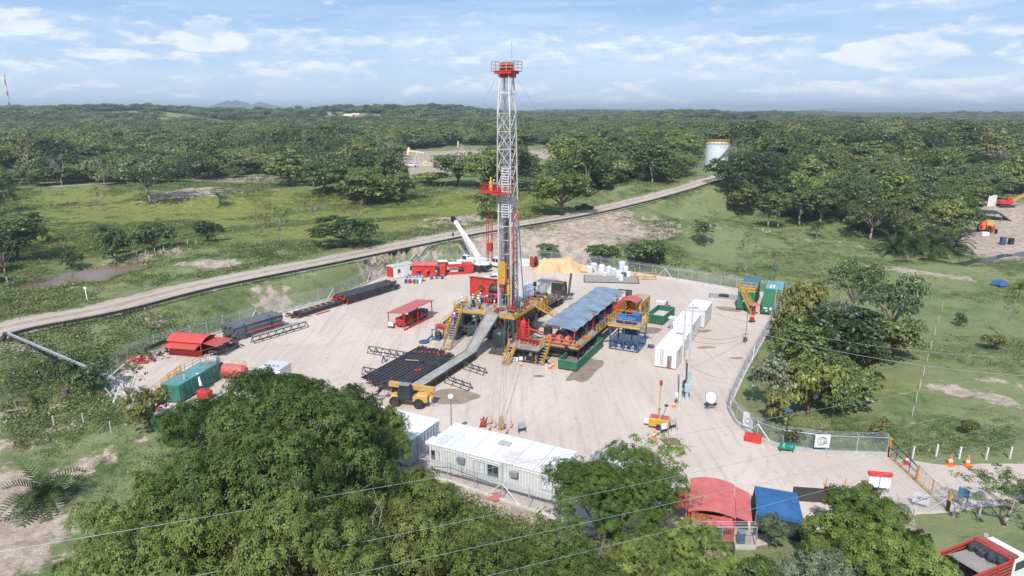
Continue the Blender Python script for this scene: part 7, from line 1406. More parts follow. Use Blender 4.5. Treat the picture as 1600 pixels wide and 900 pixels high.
# black pipeline on short supports along the road edge
def offline(line, off_):
    out = []
    for i, (x, y) in enumerate(line): a = line[max(0, i - 1)]; b = line[min(len(line) - 1, i + 1)]; l = math.hypot(b[0] - a[0], b[1] - a[1]); out.append((x + (b[1] - a[1]) / l * off_, y - (b[0] - a[0]) / l * off_))
    return out
ol = offline(ROAD, ROADW + 1.9); pts = [(x, y, z + .75) for (x, y), z in zip(ol, ROADZ)]
i0 = min(range(len(pts)), key=lambda i: math.hypot(pts[i][0] - G(22, 520, 4.6)[0], pts[i][1] - G(22, 520, 4.6)[1])); run = pts[i0:-4]
t = thing('pipeline', 'black pipeline on short supports following the edge of the raised road', 'pipeline', run[0], 0); q = [tuple(Vector(p) - Vector(run[0])) for p in run]; MB().path(q, .16, 8).build('pipe', BLK, t); MB().path([(x + .35, y - .15, z - .12) for x, y, z in q], .10, 6).build('pipe', BLK, t); acc = 0; ps = None
for a, b in zip(q, q[1:]):
    acc += (Vector(b) - Vector(a)).length
    if acc > 8.5:
        acc = 0
        if ps is None: ps = MB().bar((0, 0, -1.6), (0, 0, -.1), .16).bar((-.4, 0, -.3), (.5, 0, -.3), .12).build('support', GALV, t, loc=a)
        else: o = ps.copy(); C.objects.link(o); o.location = a
t = thing('pipe_bridge', 'pair of grey pipes carried on posts over the gully to the yard corner', 'pipe bridge', run[0], 0); e = Vector((*G(190, 598, 2.2), 2.2)) - Vector(run[0]); A = Vector((-.6, -.2, .1))
for s_ in (0, .35): MB().tube(A + Vector((s_, 0, 0)), e + Vector((s_, 0, 0)), .14, 8).build('pipe', GALV if s_ else STEEL, t)
MB().path([A, A + Vector((.3, -2, -1.5)), A + Vector((1.2, -5, -4.2))], .3, 8).path([A + Vector((.8, 0, 0)), A + Vector((1.5, -2.5, -2)), A + Vector((2.4, -4.5, -3.8))], .22, 8).build('downpipe', BLK, t); mbx = MB()
for f in (.42, .46): c = A.lerp(e, f); mbx.bar(c, c - Vector((0, 0, 5)), .14)
mbx.build('post', BLK, t); c = e; MB().bar(c, c + Vector((-.9, -1.2, -2.6)), .14).bar(c, c + Vector((1.0, -1.2, -2.6)), .14).bar(c, c + Vector((.2, .9, -2.6)), .14).build('end_frame', WHITE, t)
# fallen branches
for k, (x, y, L_, a, l) in enumerate([(25, 628, 9, -12, 'bleached fallen trunk with bare branches on the bank'), (10, 645, 6, 8, 'fallen bare branch lying by the bleached trunk'), (60, 648, 7, -22, 'thin bare branch lying towards the yard corner')]):
    px_, py_, pz_ = hit(x, y); t = thing('fallen_branch', l, 'branch', (px_, py_, pz_ + .1), R(a)); rg_ = random.Random(k); m = MB(); m.path([(0, 0, .1), (L_ * .5, .3, .35), (L_, 0, .1)], .28 if k == 0 else .12, 7, .08)
    for j in range(7): s = L_ * (.2 + j * .1); m.path([(s, .1, .3), (s - rg_.uniform(.5, 2), rg_.uniform(-1.4, 1.4), rg_.uniform(.3, 1.4))], .07, 5, .02)
    m.build('wood', BARK if k else BARKD, t)
x, y, z = hit(103, 619); o = MB().lathe([(.45, 0), (.4, .9), (.42, 1.0)], 10).build('tree_stump', BARKD); tag(o, 'brown cut tree stump on the bank by the fallen branches', 'stump'); o.location = (x, y, z - .1)

# ------------------------------------------------------------------ poles, lamps, wires
def cpole(label, px, py, h, r=.17, stuff=True):
    x, y = G(px, py); t = thing('utility_pole', label, 'utility pole', (x, y, 0), 0); MB().tube((0, 0, 0), (0, 0, h), r, 12, r * .55).build('pole', CONC, t); MB().lathe([(r * 2.2, 0), (r * 2, .12)], 12).build('base', CONC, t)
    if stuff: MB().bar((-.7, 0, h - .5), (.7, 0, h - .5), .1).build('crossarm', STEEL, t)
    return (x, y, h)
P1 = cpole('tall pale concrete pole with transformer gear at its foot, the nearer of two', 1061, 640, 12.3, stuff=False); P2 = cpole('tall pale concrete pole standing behind the nearer one', 1074, 604, 10.9, .15)
t = thing('transformer', 'dark transformer gear clustered between the two concrete poles', 'transformer', (*G(1070, 622), 0), 0); m = MB()
for k in range(9): m.bbox(-.3 + .25 * (k % 3), -.1 + .25 * (k % 3), -.2 + .2 * (k // 3), .1 + .2 * (k // 3), .6 + .3 * (k % 4), 1.2 + .35 * (k % 4), .04)
m.tube((0, 0, 0), (0, 0, 4.5), .09).build('gear', DSTEEL, t); MB().bbox(-.2, .55, -.5, -.1, 1.0, 2.0, .05).bbox(.2, .7, .2, .5, 2.2, 3.4, .05).bbox(-.05, .3, -.4, 0, 0, 1.0, .05).build('cabinet', mat('pale_blue_cabinet', (.38, .48, .56), .5), t)
t = thing('meter_box', 'small pale box on a stand beside the nearer concrete pole', 'box', (*G(1056, 632), 0), 0); MB().bbox(-.2, .2, -.15, .15, .9, 1.5, .04).build('box_body', SACK, t); MB().bar((0, 0, 0), (0, 0, .9), .08).build('stand', BLK, t)
def slim(label, px, py, h, head, m=BLK, armk=True):
    x, y = G(px, py); t = thing('lamp_post', label, 'lamp post', (x, y, 0), 0); MB().tube((0, 0, 0), (0, 0, h), .07, 8, .05).build('pole', m, t)
    if head == 'ball': MB().lathe([(.05, -.3), (.25, -.18), (.32, 0), (.25, .18), (.05, .3)], 14, (0, 0, h + .25)).build('globe', WHITE, t, True)
    elif head == 'panel': MB().bbox(-.45, .35, -.25, .25, h - .05, h + .1, .04).build('lamp_head', BLUED, t)
    elif head == 'frame': MB().box(-.3, .3, -.05, .05, h * .02 + .2, .9).bar((-.4, 0, 1.4), (.4, 0, 1.4), .07).build('bracket', DSTEEL, t)
    return (x, y, h)
slim('slender lamp pole with a white globe beside the office cabin', 706, 692, 5.0, 'ball', STEEL); SP = slim('slender dark pole standing alone before the green tanks', 1164, 536, 4.6, 'frame', STEEL); LP = slim('dark lamp post with flat lamp head behind the green exit sign', 1226, 703, 4.4, 'panel')
slim('small dark post with blue lamp behind the back fence', 990, 424, 3.6, 'panel', STEEL); slim('dark lamp post just outside the fence corner behind the green tanks', 1208, 455, 4.4, 'panel'); slim('dark lamp post inside the fence behind the green tanks', 1186, 440, 3, 'panel', STEEL)
for k, (a, b, l, s) in enumerate([((P2[0], P2[1], 10.4), (*G(1620, 560, 7), 7), 'thin wire from the concrete poles over the thicket, upper one', 1.4), ((P2[0], P2[1], 9.6), (*G(1640, 590, 6), 6), 'thin wire from the concrete poles over the thicket, lower one', 1.4), ((P2[0], P2[1], 7.0), (SP[0], SP[1], 1.5), 'thin wire from the concrete poles to the slender dark pole', .8), ((P2[0], P2[1], 6.2), (SP[0], SP[1], 1.0), 'second thin wire from the poles to the slender dark pole', .8), ((P2[0], P2[1], 3.0), (*G(1136, 598), .5), 'thin wire from the transformer towards the chain fence', .4)]): line_thing('wire', l, 'wire', a, b, s, .022, STEEL)
WIRE = mat('pale_aluminium_wire', (.22, .30, .31), .45, metal=.2)
def wz(px, py, z): return (*G(px, py, z), z)
for k, (a, b, l) in enumerate([(wz(-60, 872, 13.5), wz(1700, 560, 12), 'power line crossing the near trees, uppermost of four'), (wz(180, 925, 12), wz(1700, 600, 12), 'power line crossing the near trees, second from the top of four'), (wz(420, 925, 12), wz(1720, 625, 12), 'power line crossing the near trees, third from the top of four'), (wz(640, 930, 12), wz(1740, 640, 12), 'power line crossing the near trees, lowest of four')]): line_thing('power_line', l, 'wire', a, b, -.0 + .3, .012, WIRE, n=24)
# ------------------------------------------------------------------ small things on the yard
def cone(px, py, label, m=ORANGE, s=1.0, group=None):
    x, y = G(px, py); t = thing('traffic_cone', label, 'cone', (x, y, 0.03), 0, group); t.scale = (s,) * 3; MB().lathe([(.17, .04), (.13, .28)], 12).lathe([(.098, .46), (.03, .78), (.02, .8)], 12).build('cone_body', m, t); MB().lathe([(.133, .28), (.1, .46)], 12).build('band', WHITE, t); MB().bbox(-.24, .24, -.24, .24, 0, .04, .02).build('base', m, t)
for a in [(1022, 684, 'orange cone near the yellow light tower', ORANGE, 1.1), (1484, 727, 'orange cone on the gate road edge, nearer the gate of a pair', ORANGE, 1.5), (1511, 728, 'orange cone on the gate road edge, farther of a pair', ORANGE, 1.5), (1416, 725, 'red cone seen behind the open gate frame', RED, 1.5), (814, 572, 'orange cone by the boards at the platform stairs', ORANGE, 1), (860, 576, 'orange and white cone beside the platform stairs, left of a pair', ORANGE, 1.2), (864, 573, 'orange and white cone beside the platform stairs, right of a pair', ORANGE, 1.2), (854, 578, 'small white capped cone near the cone pair', CREAM, .9), (1259, 774, 'orange cone by the shade net wall', ORANGE, 1), (614, 511, 'red cone at the end of the generator shed', RED, 1.3), (1053, 636, 'orange marker beside the nearer concrete pole', ORANGE, 1.1), (511, 560, 'tiny yellow marker alone on the open gravel', YEL, .6)]: cone(a[0], a[1], a[2], a[3], a[4])
t = thing('light_tower', 'yellow mobile light tower with its thin mast raised', 'light tower', (*G(1030, 668), 0), R(-20)); MB().bbox(-1.1, 1.1, -.65, .65, .35, 1.25, .06).build('housing', YEL, t); MB().box(-.95, -.1, -.5, .5, 1.26, 1.29).box(.1, .95, -.5, .5, 1.26, 1.29).build('red_lid', REDF, t); MB().tube((-.2, .2, 1.2), (-.1, .2, 5.0), .05, 6).build('mast', YEL, t); MB().bbox(-.25, .05, .1, .3, 4.9, 5.5, .04).build('lamp_head', RED, t); MB().bar((.3, .3, 1.2), (.6, .3, 2.6), .06).bbox(.4, .8, .2, .4, 2.5, 2.7, .03).build('folded_arm', BLK, t); MB().bbox(-1.7, -1.12, -.3, .2, .4, .9, .05).build('drawbar', WHITE, t)
for s_ in (-.7, .7): wheel(t, (0, s_, .33), .33, .2, 'y')
for px, py, l in [(1037, 678, 'white board on a stand in front of the light tower'), (1051, 671, 'grey barrier board beside the light tower'), (815, 676, 'grey barrier board standing alone on the open gravel before the cabin')]:
    t = thing('barrier_board', l, 'barrier', (*G(px, py), 0), R(25)); MB().box(-.42, .42, 0, .03, .55, 1.25).build('panel', WHITE if 'white' in l else GALV, t); MB().box(-.42, .42, 0, .03, .3, .5).build('stripe', BLK, t); MB().bar((-.4, .05, 0), (-.4, .02, 1.3), .04).bar((.4, .05, 0), (.4, .02, 1.3), .04).bar((-.4, -.4, 0), (-.4, .02, .9), .03).bar((.4, -.4, 0), (.4, .02, .9), .03).build('legs', BLK, t)
t = thing('satellite_dish', 'white satellite dish on a tripod base near the fence curve', 'satellite dish', (*G(1110, 640), 0), R(10)); t.scale = (.8, .8, .85); b = MB(); n = 20
b.lathe([(.02, .22), (.45, .18), (.75, .08), (.9, -.04), (.75, .04), (.45, .14), (.02, .18)], 20); d = b.build('dish', WHITE, t, True); d.location = (0, 0, 1.75); d.rotation_euler = (R(65), 0, 0); MB().bbox(-.9, -.15, -.3, .2, .75, .95, .08).bbox(.15, .9, -.3, .2, .75, .95, .08).build('counterweight', BLK, t); m = MB().bar((0, .1, .3), (0, 0, 1.7), .1)
for a, b_ in ((-1.1, -.6), (1.1, -.6), (0, .9)): m.bar((0, 0, .7), (a, b_, .03), .06)
m.bar((-1.3, -.2, .04), (1.3, -.2, .04), .05).build('tripod', GALV, t)
t = thing('soil_heap', 'small brown soil heap on the gravel below the light tower', 'soil heap', (*G(1049, 691), 0), 0); b = MB().lathe([(1.0, 0), (.75, .2), (.35, .42), (.03, .5)], 16); b.v = [(x * (1 + .15 * math.sin(4 * y)), y * .75, z) for x, y, z in b.v]; b.build('soil', DIRTM, t, True)
for k, (px, py, l, m_) in enumerate([(755, 668, 'small red machine at the guy line anchors behind the office cabin', RED), (783, 672, 'brown anchor post group holding the guy lines behind the office cabin', WOOD)]):
    t = thing('guy_anchor', l, 'anchor', (*G(px, py), 0), 0); m = MB(); rg_ = random.Random(k)
    for j in range(8): m.bar((rg_.uniform(-.4, .4), rg_.uniform(-.3, .3), 0), (rg_.uniform(-.5, .5), rg_.uniform(-.3, .3), rg_.uniform(.5, 1.2)), .12)
    m.build('anchor_frame', DSTEEL if k == 0 else m_, t); MB().bbox(-.25, .25, -.2, .2, .3, .9 if k == 0 else 1.6, .05).build('block', m_, t)
ctp = None
for k, (px, py) in enumerate([(765, 672), (774, 668), (792, 677), (768, 662), (799, 668), (1290, 763), (1320, 764), (1352, 765), (1310, 775)]):
    x, y = G(px, py)
    if ctp is None: ctp = thing('delineator_post', 'slim orange and yellow post strung with warning tape', 'post', (x, y, 0), 0, 'orange posts strung with warning tape'); MB().bar((0, 0, 0), (0, 0, 1.1), .06).build('post', ORANGE, ctp); MB().lathe([(.07, .5), (.07, .75)], 8).build('band', YEL, ctp); MB().lathe([(.2, 0), (.15, .06)], 10).build('foot', BLK, ctp)
    else: dup(ctp, (x, y, 0))
t = thing('road_barrier', 'bright red plastic barrier block at the inside of the fence curve', 'barrier', (*G(1176, 690), 0), R(-28)); MB().extr([(-.35, 0), (.35, 0), (.3, .35), (.18, .9), (-.18, .9), (-.3, .35)], -.85, .85, 'x').build('barrier_body', REDB, t); MB().box(-.2, .2, -.2, .2, .9, .95).build('cap', RED, t)
t = thing('exit_sign', 'green emergency exit sign with white running figure and arrow by the lamp post', 'sign', (*G(1229, 708), 0), R(-10)); MB().box(-.75, .75, 0, .05, .45, 1.15).build('panel', GREENS, t); MB().bar((-.6, .08, 0), (-.6, .08, 1.1), .06).bar((.6, .08, 0), (.6, .08, 1.1), .06).build('legs', BLK, t)
m = MB(); m.lathe([(.06, 0), (.06, .01)], 10, (-.33, -.02, 1.03), 'y').bar((-.33, -.012, .97), (-.38, -.012, .78), .09, .01).bar((-.38, -.012, .78), (-.25, -.012, .68), .05, .01).bar((-.25, -.012, .68), (-.28, -.012, .55), .05, .01).bar((-.38, -.012, .78), (-.5, -.012, .62), .05, .01).bar((-.34, -.012, .93), (-.2, -.012, .84), .045, .01).bar((-.34, -.012, .93), (-.48, -.012, .83), .045, .01); m.build('running_figure', WHITE, t)
MB().bar((.1, -.012, .8), (.5, -.012, .8), .07, .01).bar((.38, -.012, .95), (.55, -.012, .8), .07, .01).bar((.38, -.012, .65), (.55, -.012, .8), .07, .01).build('arrow', WHITE, t)
def ringarc(m, cx, cz, r, a0, a1, w, y=-.015, n=14):
    for i in range(n): a = R(a0 + (a1 - a0) * i / n); b = R(a0 + (a1 - a0) * (i + 1) / n); m.bar((cx + r * math.cos(a), y, cz + r * math.sin(a)), (cx + r * math.cos(b), y, cz + r * math.sin(b)), .012, w)
    return m
x, y = G(1283, 711); t = thing('emblem_banner', 'white square banner with a dark round GS emblem tied to the curved fence', 'banner', (x - .1, y - .12, 0), R(-3)); MB().box(-.75, .75, 0, .02, .9, 2.35).build('banner_cloth', WHITE, t); m = MB(); ringarc(m, -.05, 1.65, .42, 25, 335, .07); ringarc(m, .08, 1.68, .28, 60, 300, .06); m.bar((.05, -.015, 1.6), (.42, -.015, 1.6), .012, .07).bar((.42, -.015, 1.4), (.42, -.015, 1.6), .05, .01); ringarc(m, .3, 1.78, .13, 0, 230, .05); ringarc(m, .3, 1.54, .13, -170, 80, .05); m.build('emblem', GREYD, t)
x, y = G(1165, 676); t = thing('emblem_banner', 'white banner with a red corner and grey ring on the fence curve', 'banner', (x + .1, y - .1, 0), R(-48)); MB().box(-.6, .6, 0, .02, .7, 2.4).build('banner_cloth', WHITE, t); m = MB(); ringarc(m, 0, 1.4, .3, 0, 360, .08); m.build('emblem', GREYD, t); MB().add([(.1, -.01, 2.4), (.6, -.01, 2.4), (.6, -.01, 1.9)], [(0, 1, 2)]).build('red_corner', RED, t)
t = thing('red_banner', 'torn pink red sheet lying behind the fence before the office cabin', 'sheet', (*G(770, 782), .03), R(-20)); b = MB(); b.add([(-.5, 0, 0), (.5, -.1, .1), (.7, .9, .25), (-.4, 1.0, .1), (0, .5, .3)], [(0, 1, 4), (1, 2, 4), (2, 3, 4), (3, 0, 4)]).build('cloth', REDF, t)

# ------------------------------------------------------------------ vehicles
def car_window(parent, mbs): return mbs.build('window', GLASS, parent)
# telehandler
t = thing('telehandler', 'yellow telescopic handler parked between the racked pipes and the white container', 'telehandler', (*G(640, 632), 0), R(-12))
MB().bbox(-2.2, 2.0, -.55, .55, .7, 1.25, .1).bbox(1.0, 2.5, -.9, .5, .8, 1.7, .15).build('chassis', YEL2, t); cbn = MB().extr([(-1.0, 1.0), (.6, 1.0), (.6, 2.0), (.35, 2.75), (-.8, 2.8), (-1.1, 1.8)], -1.05, -.15, 'y').build('cab', BLK, t)
MB().box(-.9, .45, -1.07, -1.055, 1.3, 2.5).build('window', GLASS, cbn); MB().bbox(-.85, .4, -1.05, -.15, 2.8, 2.88, .05).build('cab_roof', GREYD, cbn)
MB().bar((-2.6, .35, 2.35), (3.0, .35, 2.0), .5, .55).build('boom', YEL2, t); MB().bar((-2.5, .35, 2.4), (-3.6, .35, 1.6), .35, .4).build('boom_end', BLK, t); MB().bar((-3.7, -.6, 1.5), (-3.7, 1.2, 1.5), .15, .5).bar((-3.7, -.3, 1.3), (-4.6, -.3, .9), .12).bar((-3.7, .8, 1.3), (-4.6, .8, .9), .12).build('fork_carriage', DSTEEL, t)
MB().bar((2.0, .2, 1.9), (2.8, .3, 1.0), .5, .6).build('counterweight', YEL2, t); MB().lathe([(.1, 0), (.4, .02), (.4, .1)], 14, (2.75, -.3, 1.0), 'x').build('round_plate', WHITE, t)
for x in (-1.5, 1.5):
    for s_ in (-.95, .85): wheel(t, (x, s_, .62), .62, .42, 'y', rim=CREAM)
# mobile crane
t = thing('mobile_crane', 'white rough terrain crane with its lattice free boom raised over the fence', 'mobile crane', (-8.6, 145.6, 0), R(-40)); t.scale = (.96, .96, .96)
MB().bbox(-4.0, 4.2, -1.1, 1.1, 1.0, 1.6, .1).build('carrier_frame', BLK, t); MB().bbox(-3.9, -1.9, -1.35, 1.35, 1.6, 1.95, .1).bbox(1.6, 3.5, -1.45, 1.45, 1.6, 2.0, .15).bbox(3.5, 4.7, -.8, .8, 1.2, 1.9, .1).build('mudguard', WHITE, t); MB().bbox(3.6, 4.9, -1.2, 1.2, .8, 1.7, .1).build('engine_cover', BLK, t)
MB().bbox(-1.2, 2.2, -1.2, .0, 1.7, 2.9, .12).bbox(1.2, 2.6, -1.2, 1.2, 1.8, 3.0, .12).build('superstructure', WHITE, t); cc = MB().extr([(-2.4, 1.7), (-.6, 1.7), (-.6, 3.3), (-2.0, 3.3), (-2.5, 2.6)], -1.25, -.2, 'y').build('cab', WHITE, t); MB().box(-2.1, -.8, -1.27, -1.255, 2.4, 3.15).box(-.599, -.585, -1.1, -.3, 2.4, 3.1).build('window', GLASS, cc)
bm0 = Vector((1.6, .4, 2.9)); bm1 = Vector((-6.2, .4, 11.0)); MB().bar(bm0, bm0.lerp(bm1, .62), .75, .95).build('boom', WHITE, t); MB().bar(bm0.lerp(bm1, .6), bm0.lerp(bm1, .95), .58, .75).build('boom_extension', WHITE, t); MB().bar(bm0.lerp(bm1, .94), bm1 + Vector((-.2, 0, .2)), .6, 1.0).bbox(-6.9, -5.9, .1, .7, 10.4, 11.6, .15).build('boom_head', BLK, t)
MB().tube((-.6, .4, 2.0), bm0.lerp(bm1, .42), .16, 8).build('lift_cylinder', GALV, t); MB().tube((-6.5, .4, 10.6), (-6.5, .4, 7.6), .025, 4).bbox(-6.7, -6.3, .2, .6, 6.9, 7.7, .08).build('hook_block', BLK, t); q = MB()
for k in range(9): c = bm0.lerp(bm1, .16 + k * .045); q.box(c.x - .12, c.x + .08, -.01, .0, c.z - .1, c.z + .12)
q.build('lettering', GREYD, t)
for x in (-2.9, 2.6):
    for s_ in (-1.15, 1.15): wheel(t, (x, s_, .85), .85, .6, 'y', rim=WHITE)
MB().bar((-3.6, -1.0, .7), (-3.6, -2.2, .1), .2).bar((3.9, -1.0, .7), (3.9, -2.2, .1), .2).build('outrigger', BLK, t)
# light trucks and cars
def light_truck(name, label, loc, rz, body=WHITE, kind='crew', s=1.0, cat='truck'):
    t = thing(name, label, cat, loc, rz); t.scale = (s,) * 3
    if kind == 'pickup':
        b = MB().extr([(-2.6, .5), (2.5, .5), (2.6, .9), (2.45, 1.05), (1.3, 1.15), (-2.6, 1.15)], -.9, .9, 'y').build('body', body, t); c = MB().extr([(-.8, 1.12), (1.35, 1.12), (.6, 1.75), (-.6, 1.78)], -.8, .8, 'y').build('cab', body, t); MB().box(-2.5, -.95, -.75, .75, 1.152, 1.17).build('load_bed', BLK, t)
        MB().add([(1.36, -.72, 1.18), (1.36, .72, 1.18), (.66, .66, 1.72), (.66, -.66, 1.72)], [(0, 1, 2, 3)]).build('windscreen', GLASS, c)
        for s_ in (-1, 1): MB().add([(-.65, .81 * s_, 1.2), (1.1, .81 * s_, 1.2), (.55, .81 * s_, 1.66), (-.5, .81 * s_, 1.66)], [(0, 1, 2, 3)]).build('window', GLASS, c)
        wx = (-1.7, 1.7)
    else:
        b = MB().extr([(.3, .5), (2.9, .5), (2.95, 1.2), (2.4, 2.15), (.3, 2.2)], -.95, .95, 'y').build('cab', body, t); MB().bbox(-2.8, .2, -1.0, 1.0, .8, 1.5 if kind == 'crew' else 2.9, .05).build('load_body', body, t); MB().box(-2.7, .3, -.4, .4, .5, .8).build('chassis', BLK, t)
        MB().add([(2.97, -.85, 1.25), (2.97, .85, 1.25), (2.44, .8, 2.1), (2.44, -.8, 2.1)], [(0, 1, 2, 3)]).build('windscreen', GLASS, b)
        for s_ in (-1, 1): MB().box(.5, 1.3, .955 * s_ - .005, .955 * s_ + .005, 1.35, 2.0).box(1.45, 2.35, .955 * s_ - .005, .955 * s_ + .005, 1.35, 2.0).build('window', GLASS, b)
        wx = (-1.8, 2.1)
    for x in wx:
        for s_ in (-.8, .8): wheel(t, (x, s_, .38), .38, .24, 'y', rim=GALV)
    for s_ in (-.7, .7): MB().box(wx[1] + .88 if kind == 'pickup' else 2.9, wx[1] + .93 if kind == 'pickup' else 2.99, s_ - .12, s_ + .12, .75, .9).build('headlight', GALV, t)
    MB().box(2.5, 2.7, -.85, .85, .42, .6).build('bumper', GREYD, t); return t
light_truck('crew_truck', 'white double cab light truck parked beside the crane', (-4.2, 148.6, 0), R(-38)); light_truck('pickup_truck', 'white pickup parked behind the red doghouse of the rig', (-3.4, 134.0, 0), R(170), kind='pickup', cat='pickup')
light_truck('box_truck', 'white box truck half hidden by the tree beside the red roofed cabin', (12.6, 55.3, 0), R(100), kind='box', s=1.05); t = light_truck('dark_car', 'dark vehicle roof peeping over the tree beside the office cabin', (10.6, 60.2, 0), R(170), body=GREYD, kind='pickup', cat='car')
x, y, z = hit(643, 261); light_truck('pickup_truck', 'white pickup on the far pump clearing', (x, y, z + .1), R(180), kind='pickup', s=1.15, cat='pickup'); x, y, z = hit(601, 261); light_truck('pickup_truck', 'dark pickup at the edge of the far pump clearing', (x, y, z + .1), R(200), body=GREYD, kind='pickup', s=1.1, cat='pickup'); x, y, z = hit(913, 328); light_truck('dark_car', 'dark car parked in the shade beside the raised road', (x, y, z), R(10), body=BLK, kind='pickup', cat='car')
# red dump truck
t = thing('dump_truck', 'red stake sided truck with grey tarpaulin board over its load, on the mown grass', 'truck', (31.0, 39.9, 0), R(24)); t.scale = (1.12, 1.12, 1.0); th_ = .08
RST = ribbed('red_stake_side', (.34, .075, .06), 2, .28, rough=.55, var=.3, dirt=.3)
MB().box(0, 4.6, 0, th_, 1.1, 2.9).box(0, 4.6, 2.4, 2.48, 1.1, 2.9).box(4.52, 4.6, .08, 2.4, 1.1, 3.1).box(0, .08, .08, 2.4, 1.1, 1.9).build('cargo_side', RST, t); MB().box(.08, 4.52, .08, 2.4, 1.05, 1.15).build('cargo_floor', mat('worn_planks', (.36, .33, .30), .8, dirt=.3), t)
MB().bar((0, .03, 1.0), (0, .03, 3.0), .14).bar((0, 2.44, 1.0), (0, 2.44, 3.0), .14).bar((0, .03, 2.92), (4.6, .03, 2.92), .14).bar((0, 2.45, 2.92), (4.6, 2.45, 2.92), .14).bar((4.56, 0, 3.1), (4.56, 2.48, 3.1), .12).bar((1.5, -.03, 1.1), (1.5, -.03, 2.9), .1).bar((3, -.03, 1.1), (3, -.03, 2.9), .1).build('frame', RED, t)
MB().bar((1.6, 1.2, 2.75), (4.2, 1.2, 2.5), 2.1, .05).build('cover_board', mat('grey_brown_board', (.32, .28, .25), .8, var=.2, scale=.8), t); MB().bbox(.1, 1.5, .2, 2.3, 1.16, 1.9, .2).build('load', mat('grey_load', (.36, .34, .32), .9), t)
b = MB(); 
for k in range(12): a = k / 11; b.bbox(3.6 + .5 * math.sin(k * 1.7) * .4, 4.3, .3 + a * 1.9 - .12, .3 + a * 1.9 + .2, 2.55, 3.0 + .12 * math.sin(k * 2.1), .08)
b.build('black_sheet', BTARP, t); MB().bbox(4.3, 5.2, .05, 2.42, 2.95, 3.12, .05).build('head_canopy', RST, t)
cc = MB().extr([(4.8, .8), (6.6, .8), (6.7, 1.6), (6.3, 2.7), (4.8, 2.75)], .1, 2.35, 'y').build('cab', WHITE, t); MB().box(5.1, 6.2, .08, .095, 1.8, 2.5).box(5.1, 6.2, 2.355, 2.37, 1.8, 2.5).build('window', GLASS, cc); MB().add([(6.72, .25, 1.65), (6.72, 2.2, 1.65), (6.34, 2.15, 2.6), (6.34, .3, 2.6)], [(0, 1, 2, 3)]).build('windscreen', GLASS, cc); MB().box(.3, 6.6, .8, 1.7, .7, 1.04).build('chassis', BLK, t)
MB().bar((6.3, 2.4, 2.4), (6.4, 2.75, 2.4), .05).box(6.35, 6.42, 2.65, 2.9, 2.1, 2.6).bar((6.3, .05, 2.4), (6.4, -.3, 2.4), .05).box(6.35, 6.42, -.45, -.2, 2.1, 2.6).build('mirror', WHITE, cc)
for x in (1.0, 2.1, 5.7):
    for s_ in (.25, 2.25): wheel(t, (x, s_, .5), .5, .3, 'y', rim=GALV)

# ------------------------------------------------------------------ far things
x, y, z = hit(1119, 262); t = thing('storage_tank', 'tall white storage tank with orange rim on the wooded hill', 'storage tank', (x, y, z - .3), 0); D = math.hypot(x, y); r_ = 17.0 / FPX * D; h = 37 / FPX * D
MB().lathe([(r_, 0), (r_, h), (r_ * .5, h + .35), (.1, h + .5)], 36).build('shell', mat('white_tank_plates', (.72, .76, .80), .5, var=.12, scale=.3, dirt=.2), t); MB().lathe([(r_ + .06, h - .35), (r_ + .1, h - .3), (r_ + .1, h + .05), (r_ + .06, h + .1)], 36).build('rim', YEL, t); rl = MB(); rl.rail([(r_ * math.cos(a), r_ * math.sin(a), h) for a in [i * math.pi / 10 for i in range(21)]], 1.1, .1); rl.build('railing', YEL, t)
s_ = MB()
for k in range(24): a = R(-150 + k * 5); s_.bar(((r_ + .1) * math.cos(a), (r_ + .1) * math.sin(a), h * k / 24), ((r_ + .9) * math.cos(a), (r_ + .9) * math.sin(a), h * k / 24), .5, .1)
s_.build('spiral_stair', STEEL, t); MB().tube((-r_ - 1.5, -2, 0), (-r_ - 1.5, -2, 4), .1).box(-r_ - 3.5, -r_ - 1, -2.5, -1, 0, 1.6).build('pipework', STEEL, t)
def pumpjack(label, px, py, hp, rz):
    x, y, z = hit(px, py); D = math.hypot(x, y); s = hp / FPX * D / 8.2; t = thing('pumpjack', label, 'pumpjack', (x, y, z), rz); t.scale = (s,) * 3
    MB().bar((-1.2, -.8, 0), (0, -.1, 5.8), .25).bar((-1.2, .8, 0), (0, .1, 5.8), .25).bar((1.6, -.7, 0), (0, -.1, 5.8), .25).bar((1.6, .7, 0), (0, .1, 5.8), .25).bar((-.6, 0, 3), (.8, 0, 3), .15).build('samson_post', CREAM, t); MB().bar((-3.6, 0, 6.6), (3.6, 0, 5.6), .4, .6).build('walking_beam', CREAM, t)
    MB().extr([(-4.6, 4.6), (-3.9, 4.8), (-3.3, 6.2), (-3.4, 8.0), (-4.0, 8.2), (-4.5, 7.2), (-4.75, 6.0)], -.3, .3, 'y').build('horse_head', CREAM, t); MB().tube((-4.6, 0, 0), (-4.6, 0, 4.7), .05, 5).build('polished_rod', STEEL, t)
    MB().bbox(2.4, 5.4, -.7, .7, .1, 1.5, .2).bar((3.4, -.9, 2.0), (4.9, -.9, 1.0), .3, .9).bar((3.4, .9, 2.0), (4.9, .9, 1.0), .3, .9).build('gearbox', CREAM, t); MB().bar((3.5, -.8, 1.8), (3.4, -.2, 5.7), .12).bar((3.5, .8, 1.8), (3.4, .2, 5.7), .12).build('pitman_arm', CREAM, t); MB().box(-2, 7, -1.1, 1.1, -.1, .12).rail([(5.6, -1.2, 0), (8, -1.2, 0), (8, 1.2, 0), (5.6, 1.2, 0)], 1.2, .08).build('base_rail', CREAM, t)
pumpjack('cream pumpjack side on in the far clearing with a pickup before it', 652, 258, 27, R(-10)); pumpjack('pale pumpjack seen end on at the far clearing behind the dark trees', 720, 243, 22, R(75))
